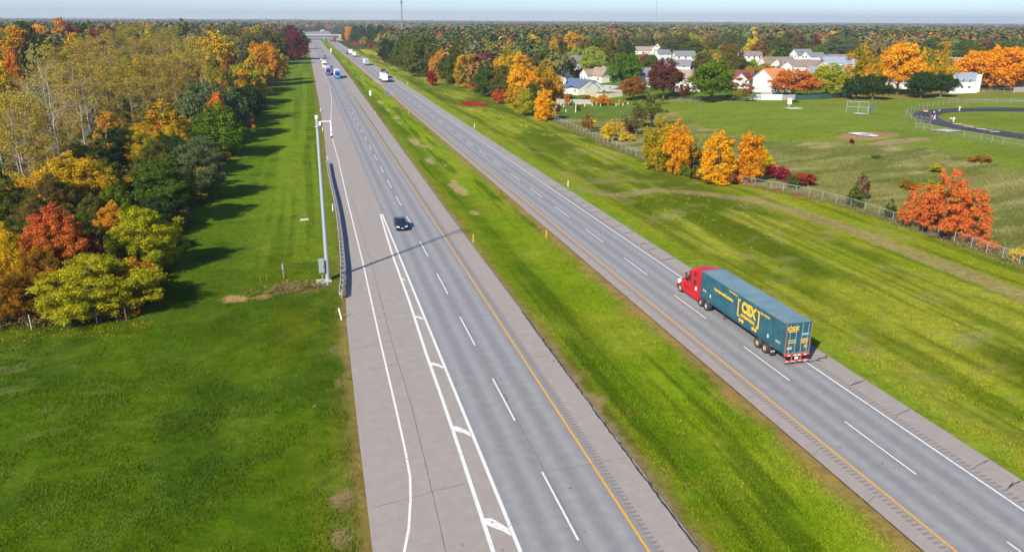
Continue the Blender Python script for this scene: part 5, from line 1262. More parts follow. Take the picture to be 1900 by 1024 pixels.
def tractor(e, y0, col, sleeper=True, whitehood=False, trim=None, fair=True):
    """road tractor in front of y0 (rear of its cab), facing +Y"""
    body = mat('truck_enamel_%02d%02d%02d' % tuple(int(c*99) for c in col), col, .38, 0, .15, .35, 1.2, .08)
    W = 1.2; top = 3.95 if fair else 3.3
    mb = MB(); sec = []
    for (y, zt, w, zb) in [(y0,top,W,1.05),(y0+.12,top+.03,W,1.02),(y0+1.5,top,W,1.02),(y0+2.2,top-.22,W-.03,1.02),(y0+2.75,top-.75,W-.08,1.02)]:
        sec.append([(-w,y,zb),(-w-.02,y,1.6),(-w,y,zt-.42),(-w+.3,y,zt-.06),(0,y,zt),(w-.3,y,zt-.06),(w,y,zt-.42),(w+.02,y,1.6),(w,y,zb)])
    mb.loft(sec, body, False)
    mb.loft([[(-W+.08,y0+2.76,1.02),(-W+.08,y0+2.76,top-.75),(W-.08,y0+2.76,top-.75),(W-.08,y0+2.76,1.02)],[(-W+.12,y0+3.55,1.02),(-W+.16,y0+3.3,2.05),(W-.16,y0+3.3,2.05),(W-.12,y0+3.55,1.02)]], body); cb = mb.build('cab', e)
    mb = MB(); mb.loft([[(-W+.14,y0+3.35,1.0),(-W+.16,y0+3.35,2.04),(W-.16,y0+3.35,2.04),(W-.14,y0+3.35,1.0)],[(-W+.16,y0+4.6,.75),(-.98,y0+4.5,1.78),(.98,y0+4.5,1.78),(W-.16,y0+4.6,.75)],[(-W+.25,y0+5.3,.7),(-.8,y0+5.15,1.52),(.8,y0+5.15,1.52),(W-.25,y0+5.3,.7)],[(-.95,y0+5.5,.62),(-.7,y0+5.42,1.2),(.7,y0+5.42,1.2),(.95,y0+5.5,.62)]], body, True); mb.build('hood', e)
    for s in (-1, 1):
        mb = MB(); n_ = 9; V = []
        for i in range(n_):
            a = -.15+(pi+.3)*i/(n_-1); V += [(s*(W-.36), y0+4.65+.72*cos(a), .52+.72*sin(a)), (s*(W+.04), y0+4.65+.68*cos(a), .5+.68*sin(a))]
        mb.add(V, [(2*i, 2*i+1, 2*i+3, 2*i+2) for i in range(n_-1)], body, True); mb.build('fender', e)
        mb = MB(); mb.prism([(y0-.3,.45),(y0+3.8,.45),(y0+3.8,1.05),(y0-.3,1.05)],0,s*(W-.02) if s > 0 else -W-.03, s*(W+.03) if s > 0 else -(W-.02), body); mb.build('side_skirt', e)
        mb = MB(); mb.prism([(y0+2.35,2.05),(y0+3.05,2.05),(y0+2.85,2.6),(y0+2.45,2.78)],0,s*(W-.1),s*(W+.035),glass_d); mb.build('side_window', e)
        if sleeper:
            mb = MB(); mb.box(min(s*(W-.01),s*(W+.035)),max(s*(W-.01),s*(W+.035)),y0+1.0,y0+1.5,1.95,2.5,glass_d); mb.box(min(s*(W-.1),s*(W+.022)),max(s*(W-.1),s*(W+.022)),y0+1.0,y0+1.5,2.95,3.4,glass_d); mb.build('sleeper_window', e)
        mb = MB(); mb.box(s*(W+.12)-.05,s*(W+.12)+.05,y0+3.0,y0+3.22,1.95,2.75,black); mb.tube([(s*(W-.1),y0+3.0,2.6),(s*(W+.12),y0+3.1,2.6)],.025,5,black); mb.build('mirror', e)
        mb = MB(); mb.box(s*.82-.16,s*.82+.16,y0+5.2,y0+5.34,.98,1.2,lampw); mb.build('headlight', e)
        mb = MB(); mb.cyl((s*.75,y0+1.0,.68),(s*.75,y0+2.4,.68),.32,.32,12,steel); mb.build('fuel_tank', e)
    mb = MB(); mb.loft([[(-1.0,y0+2.78,top-.86),(1.0,y0+2.78,top-.86)],[(-1.02,y0+2.93,top-1.05) ,(1.02,y0+2.93,top-1.05)]], glass_d, False, False) if False else mb.add([(-1.02,y0+2.86,top-.9),(1.02,y0+2.86,top-.9),(1.03,y0+3.33,2.1),(-1.03,y0+3.33,2.1),(-1.02,y0+2.80,top-.9),(1.02,y0+2.80,top-.9),(1.03,y0+3.25,2.05),(-1.03,y0+3.25,2.05)],[(3,2,1,0),(4,5,1,0),(5,6,2,1),(7,4,0,3)],glass_d); mb.build('windshield', e)
    mb = MB(); mb.box(-.55,.55,y0+5.38,y0+5.49,.8,1.42,chrome)
    for i in range(6): mb.box(-.5,.5,y0+5.492,y0+5.5,.84+i*.095,.87+i*.095,black)
    mb.build('grille', e)
    mb = MB(); mb.bbox(-1.18,1.18,y0+5.3,y0+5.72,.32,.72,.05,trim or body); mb.build('bumper', e)
    if whitehood:
        mb = MB(); mb.bbox(-1.21,-.86,y0+5.0,y0+5.36,.95,1.42,.08,vinyl); mb.build('fender_cap', e)
    mb = MB(); mb.box(-.45,-.3,y0-2.6,y0+5,.55,.85,darkmetal); mb.box(.3,.45,y0-2.6,y0+5,.55,.85,darkmetal); mb.box(-.5,.5,y0-1.6,y0-.4,.86,1.08,darkmetal); mb.build('chassis', e)
    for s in (-1, 1):
        wheel(e, s*1.06, y0+4.65, .52, .3, rimsil, s)
        for yy in (y0-.3, y0-1.6): wheel(e, s*.96, yy, .52, .56, rimsil, s)
def undercarriage(e, ya, rim, L, flaps=True, lg=True, mat_=None):
    mb = MB(); mb.box(-.5,-.36,.4,L-.3,.95,1.18,mat_ or darkmetal); mb.box(.36,.5,.4,L-.3,.95,1.18,mat_ or darkmetal); mb.build('frame_rail', e)
    for yy in ya:
        for s in (-1, 1): wheel(e, s*1.0, yy, .52, .56, rim, s)
    mb = MB()
    for yy in ya: mb.cyl((-.9,yy,.52),(.9,yy,.52),.09,.09,8,darkmetal)
    mb.build('axle', e)
    if lg:
        for s in (-1, 1): mb = MB(); mb.box(s*.62-.07,s*.62+.07,L-4.3,L-4.15,.28,1.15,darkmetal); mb.box(s*.62-.16,s*.62+.16,L-4.36,L-4.09,.22,.28,mat('rust',(.3,.14,.06),.9)); mb.build('landing_leg', e)
    if flaps:
        for s in (-1, 1): mb = MB(); mb.box(s*1.0-.3,s*1.0+.3,ya[0]-.95,ya[0]-.93,.18,.85,black); mb.build('mud_flap', e)
# ---- the container truck near the viewer
TX, TY = 40.83, 57.0
e = thing('container_truck', 'red semi truck hauling a weathered teal-blue container with yellow lettering', 'truck', (TX, TY, .012))
t = NT('weathered_teal_paint'); co = t.coord('Object'); a = t.noise(co, .9, 5, .65); b = t.noise(t.coord('Object', (3, 3, .35)), 1.6, 5, .7); c = t.noise(co, 7, 4, .7); g = t.noise(co, 22, 2, .6)
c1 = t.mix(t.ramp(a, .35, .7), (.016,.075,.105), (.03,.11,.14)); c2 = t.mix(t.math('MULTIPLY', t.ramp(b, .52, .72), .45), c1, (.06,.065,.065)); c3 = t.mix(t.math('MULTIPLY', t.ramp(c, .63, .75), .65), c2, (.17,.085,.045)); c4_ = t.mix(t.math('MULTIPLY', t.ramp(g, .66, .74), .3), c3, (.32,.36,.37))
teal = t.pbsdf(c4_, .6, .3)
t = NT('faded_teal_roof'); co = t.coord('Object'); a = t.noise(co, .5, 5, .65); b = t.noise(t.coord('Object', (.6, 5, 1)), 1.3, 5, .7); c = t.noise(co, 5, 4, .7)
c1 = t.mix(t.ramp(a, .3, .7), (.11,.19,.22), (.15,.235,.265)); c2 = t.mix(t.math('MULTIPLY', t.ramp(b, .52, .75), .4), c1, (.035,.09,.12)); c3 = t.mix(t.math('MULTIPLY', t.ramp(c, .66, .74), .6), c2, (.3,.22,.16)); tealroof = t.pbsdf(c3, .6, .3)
rust = mat('rusty_corner_steel', (.28,.13,.07), .85, 0, .6, .2, 3); ylet = mat('faded_yellow_lettering', (.80,.47,.02), .6, 0, .3, .2, 3, 0, (.15,.2,.2)); plet = mat('pale_stencil', (.6,.6,.5), .7, 0, .4)
L = 16.05; hw = 1.28
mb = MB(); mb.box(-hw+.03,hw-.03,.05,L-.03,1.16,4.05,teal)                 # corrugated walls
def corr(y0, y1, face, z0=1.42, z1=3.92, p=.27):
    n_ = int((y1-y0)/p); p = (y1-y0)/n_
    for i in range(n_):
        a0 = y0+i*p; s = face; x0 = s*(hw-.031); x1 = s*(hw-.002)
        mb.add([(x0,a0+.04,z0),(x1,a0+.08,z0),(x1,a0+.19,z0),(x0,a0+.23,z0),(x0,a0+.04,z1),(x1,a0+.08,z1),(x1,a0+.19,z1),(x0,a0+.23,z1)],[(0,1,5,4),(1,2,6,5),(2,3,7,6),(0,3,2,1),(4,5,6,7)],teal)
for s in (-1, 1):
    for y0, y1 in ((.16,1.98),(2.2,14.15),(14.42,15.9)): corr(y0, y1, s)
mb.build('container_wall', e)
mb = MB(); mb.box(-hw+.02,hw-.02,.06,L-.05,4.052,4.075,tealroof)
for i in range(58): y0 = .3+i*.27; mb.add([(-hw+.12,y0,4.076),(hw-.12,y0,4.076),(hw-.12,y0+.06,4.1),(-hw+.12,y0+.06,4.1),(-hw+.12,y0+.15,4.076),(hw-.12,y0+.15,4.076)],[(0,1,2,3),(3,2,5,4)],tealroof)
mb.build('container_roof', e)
mb = MB()
for s in (-1, 1):
    mb.box(min(s*(hw-.06),s*hw),max(s*(hw-.06),s*hw),.02,L,1.14,1.30,teal); mb.box(min(s*(hw-.06),s*hw),max(s*(hw-.06),s*hw),.02,L,3.99,4.11,tealroof)
    for y in (.0, 2.02, 14.2, L-.14): mb.box(min(s*(hw-.09),s*(hw+.012)),max(s*(hw-.09),s*(hw+.012)),y,y+.15,1.14,4.12,teal)
mb.build('corner_post', e)
mb = MB()
for s in (-1, 1):
    for y in (2.0, 14.18):
        for z in (1.1, 4.0): mb.box(min(s*(hw-.12),s*(hw+.025)),max(s*(hw-.12),s*(hw+.025)),y,y+.2,z,z+.14,rust)
        mb.box(min(s*(hw-.4),s*(hw-.12)),max(s*(hw-.4),s*(hw-.12)),y+.01,y+.18,4.08,4.135,rust)
mb.build('corner_casting', e)
for s, l in ((-1,'left'),(1,'right')):                                     # rear doors
    mb = MB(); x0, x1 = (-hw+.1,-.03) if s < 0 else (.03,hw-.1); mb.box(x0,x1,-.02,.05,1.26,3.96,teal)
    for k in range(5): z0 = 1.34+k*.53; mb.box(x0+.06,x1-.06,-.035,-.021,z0,z0+.36,teal)
    d = mb.build('door', e)
    for xx in (s*.3, s*.9): mb = MB(); mb.cyl((xx,-.07,1.2),(xx,-.07,4.0),.022,.022,6,steel); mb.box(xx-.03,xx+.03,-.09,-.04,2.0,2.08,steel); mb.box(xx-.16,xx+.04,-.1,-.07,1.9,1.93,rust); mb.build('lock_rod', d)
mb = MB()
for s in (-1, 1): mb.box(min(s*(hw-.1),s*hw),max(s*(hw-.1),s*hw),-.03,.02,1.14,4.1,rust)
mb.box(-hw+.1,hw-.1,-.03,.02,3.98,4.1,teal); mb.box(-hw+.1,hw-.1,-.03,.02,1.13,1.25,rust); mb.build('door_frame', e)
rot_l = (pi/2, 0, -pi/2); fx_ = -hw-.008
text('CSX', 1.42, ylet, e, (fx_, 6.35, 3.0), rot_l, .085, sx=.9, spacing=1.08); text('INTERMODAL', .42, ylet, e, (fx_, 6.35, 2.12), rot_l, .02, sx=.98)
text('the intermodal solution', .44, ylet, e, (fx_, 11.2, 3.0), rot_l, .022, sx=.92)
text('CSXU 935307', .3, ylet, e, (fx_, 3.55, 3.55), rot_l, .008); text('intermodal.com', .26, ylet, e, (fx_, 9.35, 3.78), rot_l, .006)
mb = MB()
for y, s in ((8.25,1),(4.5,-1)):
    x0, x1 = fx_-.006, fx_+.012; mb.box(x0,x1,y-.09,y+.09,1.85,3.6,ylet); a0, a1 = (y-.36,y-.091) if s > 0 else (y+.091,y+.36); mb.box(x0,x1,a0,a1,3.46,3.6,ylet); mb.box(x0,x1,a0,a1,1.85,1.99,ylet)
for y in (7.75, 7.25, 5.35, 4.85):
    mb.cyl((fx_-.006,y,1.58),(fx_+.012,y,1.58),.2,.2,12,ylet)
mb.build('logo', e)
mb = MB(); mb.box(-hw-.008,-hw+.01,15.1,15.5,1.9,2.2,plet) if False else mb.box(-hw-.012,-hw+.01,13.75,13.98,1.75,2.1,plet); mb.box(-hw-.012,-hw+.01,2.62,2.85,1.7,2.05,plet); mb.build('placard', e)
text('CSXU', .3, plet, e, (-hw-.01, 15.2, 2.1), rot_l, .005); text('CSXU', .3, plet, e, (-hw-.01, 1.1, 1.95), rot_l, .005)
rot_r = (pi/2, 0, 0)
text('CSX', .5, ylet, e, (-.62, -.042, 3.58), rot_r, .02, sx=1.25); mb = MB(); mb.box(-1.08,-.16,-.046,-.036,3.27,3.34,ylet); mb.box(-1.0,-.2,-.043,-.036,2.42,2.5,ylet); mb.box(-1.0,-.2,-.043,-.036,2.22,2.29,ylet); mb.box(.66,.98,-.046,-.036,1.68,1.98,mat('orange_placard',(.6,.32,.02),.6)); mb.build('label', e)
text('CSXU', .3, ylet, e, (.62, -.042, 2.45), rot_r, .01); text('935307', .24, ylet, e, (.62, -.042, 2.2), rot_r, .008)
mb = MB(); mb.box(-1.05,-.55,-.044,-.036,1.62,1.84,mat('tan_placard',(.55,.4,.25),.6)); mb.box(.28,1.0,-.044,-.036,2.9,3.08,mat('teal_placard',(.25,.42,.38),.6)); mb.build('placard', e)
mb = MB(); mb.box(-hw-.006,-hw+.01,13.3,14.1,3.62,3.94,mat('blue_patch',(.012,.07,.33),.6)); mb.build('painted_patch', e)
mb = MB(); mb.box(-hw,hw,-.12,.0,.98,1.12,mat('red_white_bar',(.62,.05,.025),.5)); 
for x in (-.85,-.2,.2,.85): mb.box(x-.14,x+.14,-.126,-.12,1.0,1.1,vinyl)
mb.build('rear_beam', e)
mb = MB(); mb.box(-hw+.05,hw-.05,-.1,.0,.42,.54,mat('red_white_bar',(.6,.05,.03),.5))
for x in (-.95,-.35,.35,.95): mb.box(x-.14,x+.14,-.106,-.1,.44,.52,plet)
mb.box(-.5,-.42,-.06,.02,.54,.98,rust); mb.box(.42,.5,-.06,.02,.54,.98,rust); mb.build('underride_guard', e)
for x in (-1.15,-1.0,-.6,.6,1.0,1.15): mb = MB(); mb.cyl((x,-.14,1.05),(x,-.12,1.05),.055,.055,10,redlamp); mb.build('tail_light', e)
mb = MB(); mb.box(-.17,.17,-.085,-.07,.64,.86,vinyl); mb.build('number_plate', e)
undercarriage(e, (3.1, 4.4), rimtan, 16.05, mat_=rust)
text('NCX', .2, plet, e, (-1.0, 2.13, .55), rot_r, .01)
tractor(e, 16.35, (.47,.007,.010), True, True)
mb = MB(); mb.box(-1.235,-1.223,17.05,17.4,1.45,1.85,vinyl); mb.build('door_placard', e)
# ---- other semis
def semi(label, x, y, heading, tcol, trcol, kind='box', sleeper=True, L=15.9, col2=None, roofcol=None, trim=None, group=None):
    e = thing('semi_truck', label, 'truck', (x, y, .012), 0 if heading > 0 else pi, group)
    off = 0 if heading > 0 else -(L+6)                                     # y is where its nearer end stands
    tm = mat('trailer_paint_%02d%02d%02d' % tuple(int(c*99) for c in trcol), trcol, .45, 0, .2)
    g = MB()
    if kind == 'box':
        g.box(-1.29,1.29,off,off+L,1.1,4.05,tm)
        for i in range(int(L/1.2)):
            for s in (-1, 1): g.box(min(s*1.285,s*1.3),max(s*1.285,s*1.3),off+.3+i*1.2,off+.36+i*1.2,1.2,3.95,tm)
        g.build('trailer_box', e)
        g = MB(); g.box(-1.27,1.27,off+.02,off+L-.02,4.052,4.08,mat('trailer_roof',(.5,.56,.62),.5) if roofcol is None else mat('trailer_roof_%d' % int(roofcol[0]*99), roofcol, .5)); g.build('trailer_roof', e)
        for s in (-1, 1): g = MB(); g.box(min(s*.03,s*1.2),max(s*.03,s*1.2),off-.03,off-.003,1.2,3.95,tm if col2 is None else mat('door_paint_%d' % int(col2[2]*99), col2, .5)); g.build('door', e)
        g = MB(); g.box(-1.25,1.25,off-.05,off+.1,.95,1.09,rust); g.box(-1.1,1.1,off-.03,off+.05,.45,.56,mat('red_white_bar',(.62,.05,.025),.5)); g.build('rear_beam', e)
    else:
        n_ = 18; V = []; ringsT = []
        for y_, k in ((.1,.25),(.12,.8),(.4,.97),(.8,1),(L-1,1),(L-.5,.9),(L-.3,.3)): ringsT.append([(1.02*k*cos(2*pi*i/n_), off+y_, 2.35+1.02*k*sin(2*pi*i/n_)) for i in range(n_)])
        g.loft(ringsT, tm, True); g.build('tank', e)
        g = MB(); g.box(-.25,.25,off+3,off+11,3.36,3.42,steel); g.cyl((0,off+6.5,3.4),(0,off+6.5,3.6),.3,.3,12,steel); g.build('catwalk', e)
        for yy in (2, 7, 12): g = MB(); g.cyl((0,off+yy,2.35),(0,off+yy+.12,2.35),1.05,1.05,18,darkmetal); g.build('band', e)
    class _O: pass
    for s in (-1, 1):
        for yy in (2.6, 3.9): wheel(e, s*1.0, off+yy, .52, .56, rimsil, s)
        g = MB(); g.cyl((s*1.05,off-.08 if kind == 'box' else off+.02,1.02),(s*1.05,off-.03 if kind == 'box' else off+.08,1.02),.07,.07,8,redlamp); g.build('tail_light', e)
    g = MB(); g.box(-.5,-.36,off+.3,off+L-.3,.85,1.09,darkmetal); g.box(.36,.5,off+.3,off+L-.3,.85,1.09,darkmetal); g.build('frame_rail', e)
    tractor(e, off+L+.35, tcol, sleeper, False, trim); return e
semi('blue semi truck with a white trailer in the passing lane, coming toward the viewer', 15.75, 431, -1, (.005,.17,.55), (.68,.7,.72), trim=mat('blue_bumper',(.005,.17,.5),.3), roofcol=(.55,.6,.66))
semi('purple semi truck coming toward the viewer beside the blue one', 11.9, 459, -1, (.1,.035,.32), (.6,.6,.66))
semi('cream-white semi truck close behind the purple one', 11.6, 528, -1, (.72,.68,.6), (.72,.66,.52), roofcol=(.7,.58,.4))
semi('white box trailer truck driving away, behind the black tanker', 37.4, 402, 1, (.5,.5,.52), (.76,.77,.78))
semi('black tanker truck driving away beside the white box trailer', 40.9, 430, 1, (.03,.03,.035), (.03,.033,.04), kind='tank')
semi('white truck with purple and white load showing at its back, third in the row driving away', 39.9, 557, 1, (.7,.7,.72), (.68,.71,.74), col2=(.3,.27,.42))
semi('white trailer truck fourth in the row driving away, with a dark roof edge', 39.9, 690, 1, (.7,.7,.72), (.62,.64,.66), roofcol=(.12,.13,.14))
semi('tall white trailer truck farthest of the white ones driving away, beside a small dark red car', 39.6, 735, 1, (.7,.7,.72), (.8,.8,.78), roofcol=(.7,.76,.74))
semi('red trailer truck near the overpass', 40.3, 1210, 1, (.5,.02,.04), (.6,.02,.05), roofcol=(.55,.05,.06), col2=(.6,.02,.05))
semi('dark navy trailer truck near the overpass, right of the red one', 41.0, 1141, 1, (.03,.04,.06), (.035,.05,.08), roofcol=(.1,.12,.14), col2=(.03,.04,.07))
# ---- cars
def car(label, x, y, heading, col, kind='sedan', lights=True, group=None, name=None):
    e = thing(name or ('van' if kind == 'van' else 'car'), label, 'van' if kind == 'van' else 'car', (x, y, .012), 0 if heading > 0 else pi, group)
    b = mat('car_paint_%02d%02d%02d' % tuple(int(c*99) for c in col), col, .22, .15, .04, .5, 1.2, .6)
    H = {'sedan': 1.45, 'suv': 1.72, 'van': 2.4, 'pickup': 1.85}[kind]; L = 4.7 if kind != 'van' else 5.6; w = .9 if kind != 'van' else 1.0; belt = H*.62 if kind != 'van' else 1.2
    # origin at car centre, forward +Y
    st = {'sedan': [(-2.33,.42,.60,.72),(-2.25,.3,.86,.83),(-1.9,.22,.95,.88),(-1.0,.2,.97,.9),(.4,.2,.95,.9),(1.2,.2,.9,.9),(1.9,.22,.8,.86),(2.2,.28,.68,.78),(2.33,.36,.55,.66)]}.get(kind,
         [(-2.33,.45,.75,.8),(-2.25,.32,1.02,.88),(-1.9,.26,1.08,.9),(-1.0,.25,1.1,.91),(.4,.25,1.08,.91),(1.2,.25,1.05,.91),(1.95,.27,.96,.87),(2.25,.33,.8,.8),(2.35,.4,.66,.7)])
    k = L/4.7; ws = w/.9
    g = MB(); g.loft([[(-u*ws*.94,q*k,z0),(-u*ws,q*k,z0+.18),(-u*ws,q*k,z1-.16),(-u*ws*.9,q*k,z1-.03),(0,q*k,z1),(u*ws*.9,q*k,z1-.03),(u*ws,q*k,z1-.16),(u*ws,q*k,z0+.18),(u*ws*.94,q*k,z0)] for q, z0, z1, u in st], b, True); g.build('body', e)
    zb = .93 if kind == 'sedan' else 1.06; y_a, y_b, t_a, t_b = {'sedan': (-1.75,1.15,-1.05,.25), 'suv': (-2.15,1.15,-1.8,.35), 'van': (-2.6,1.6,-2.5,.9), 'pickup': (-.5,1.2,-.3,.4)}[kind]
    g = MB(); g.loft([[(-.84*ws,y_a,zb),(-.84*ws,y_b,zb),(.84*ws,y_b,zb),(.84*ws,y_a,zb)],[(-.64*ws,t_a,H-.06),(-.64*ws,t_b,H-.06),(.64*ws,t_b,H-.06),(.64*ws,t_a,H-.06)]], glass_d); g.build('windows', e)
    g = MB(); g.loft([[(-.66*ws,t_a-.04,H-.07),(-.66*ws,t_b+.04,H-.07),(.66*ws,t_b+.04,H-.07),(.66*ws,t_a-.04,H-.07)],[(-.6*ws,t_a+.05,H),(-.6*ws,t_b-.08,H),(.6*ws,t_b-.08,H),(.6*ws,t_a+.05,H)]], b)
    for s in (-1, 1):
        for (ya, za_, yb, zb_) in ((y_a,zb,t_a,H-.05),(y_b,zb,t_b,H-.05),((y_a+y_b)/2-.2,zb,(t_a+t_b)/2,H-.05)):
            g.tube([(s*.85*ws,ya,za_-.02),(s*.655*ws,yb,zb_)],.045,5,b)
    g.build('roof', e)
    for s in (-1, 1):
        for yy in (1.42*k, -1.4*k): wheel(e, s*.79*ws, yy, .33, .21, rimsil, s)
        zf = .66 if kind == 'sedan' else .82
        g = MB(); g.loft([[(s*.42,2.24*k,zf-.05),(s*.42,2.18*k,zf+.07),(s*.74,2.02*k,zf+.1),(s*.78,2.08*k,zf-.02)],[(s*.42,2.3*k,zf-.05),(s*.42,2.24*k,zf+.06),(s*.76,2.1*k,zf+.1),(s*.8,2.14*k,zf-.02)]], lampw); g.build('headlight', e)
        g = MB(); g.box(s*.66-.14,s*.66+.14,-2.34*k,-2.2*k,zf+.04,zf+.2,redlamp); g.build('tail_light', e)
        g = MB(); g.bbox(s*.98*ws-.09,s*.98*ws+.09,y_b-.45,y_b-.3,zb-.02,zb+.13,.02,b); g.build('mirror', e)
    g = MB(); g.box(-.45,.45,2.26*k,2.35*k,.4,.58,black); g.build('grille', e)
    g = MB(); g.box(-.16,.16,2.351*k,2.362*k,.44,.56,plet); g.build('number_plate', e); return e
e = car('dark blue-black sedan alone in the near left lanes, coming toward the viewer', 12.0, 114.5, -1, (.006,.018,.055))
car('white sport utility vehicle ahead of the cream-white truck', 11.95, 632, -1, (.75,.75,.75), 'suv'); car('dark teal car in the passing lane left of the long median', 15.5, 686, -1, (.04,.09,.1), 'sedan')
car('black car half hidden behind the blue truck', 15.4, 494, -1, (.03,.03,.035), 'suv'); car('white sedan alone between tree shadows', 12.4, 882, -1, (.78,.78,.78))
car('white van in the passing lane before the overpass', 15.9, 1190, -1, (.75,.75,.75), 'van'); car('small white car left of the white van before the overpass', 11.8, 1185, -1, (.75,.75,.75)); car('small dark blue car before the overpass', 11.9, 1262, -1, (.02,.03,.08))
car('dark red car driving away beside the tall white trailer', 36.6, 744, 1, (.13,.01,.015), 'suv'); car('dark blue van driving away left of the red trailer', 36.9, 1168, 1, (.02,.03,.06), 'van')
car('black car just before the overpass on the left carriageway', 12.0, 1275, -1, (.02,.02,.02), 'suv'); car('silver car just before the overpass on the right carriageway', 40.3, 1262, 1, (.5,.5,.5)) 
# ------------------------------------------------------------------ houses
BASE_ANG = -YAW
def siding(name, col):
    t = NT(name); co = t.coord('Object'); s = t.n('ShaderNodeSeparateXYZ'); t.l(co, s.inputs[0])
    f = t.math('FRACT', t.math('MULTIPLY', s.outputs[2], 5.5)); n = t.noise(co, .7, 4, .6)
    c = t.mix(t.math('MULTIPLY', t.math('LESS_THAN', f, .14), .3), tuple(col), tuple(x*.55 for x in col)); c = t.mix(t.math('MULTIPLY', t.ramp(n, .45, .8), .18), c, tuple(x*.7 for x in col))
    return t.pbsdf(c, .6, .3)
def shingle(name, col):
    t = NT(name); co = t.coord('Object'); n = t.noise(co, 1.0, 5, .65); n2 = t.noise(t.coord('Object', (3, 3, 7)), 2.2, 3, .7)
    c = t.mix(t.ramp(n, .35, .7), tuple(col), tuple(x*.78 for x in col)); c = t.mix(t.math('MULTIPLY', t.ramp(n2, .5, .7), .4), c, tuple(x*.6 for x in col)); return t.pbsdf(c, .9, .15)
SD = {'white': siding('white_siding', (.66,.66,.66)), 'cream': siding('cream_siding', (.66,.62,.53)), 'tan': siding('tan_siding', (.5,.45,.38)), 'grey': siding('grey_siding', (.55,.56,.57))}
RF = {'blue': shingle('blue_grey_shingles', (.105,.15,.24)), 'tan': shingle('tan_shingles', (.33,.24,.19)), 'grey': shingle('grey_shingles', (.2,.205,.22)), 'brown': shingle('brown_shingles', (.25,.185,.16)), 'red': shingle('dark_red_shingles', (.2,.055,.05)),
      'orange': shingle('orange_shingles', (.62,.25,.10)), 'dark': shingle('charcoal_shingles', (.1,.1,.11)), 'lgrey': shingle('light_grey_shingles', (.26,.3,.36)), 'plum': shingle('purple_brown_shingles', (.17,.1,.1))}
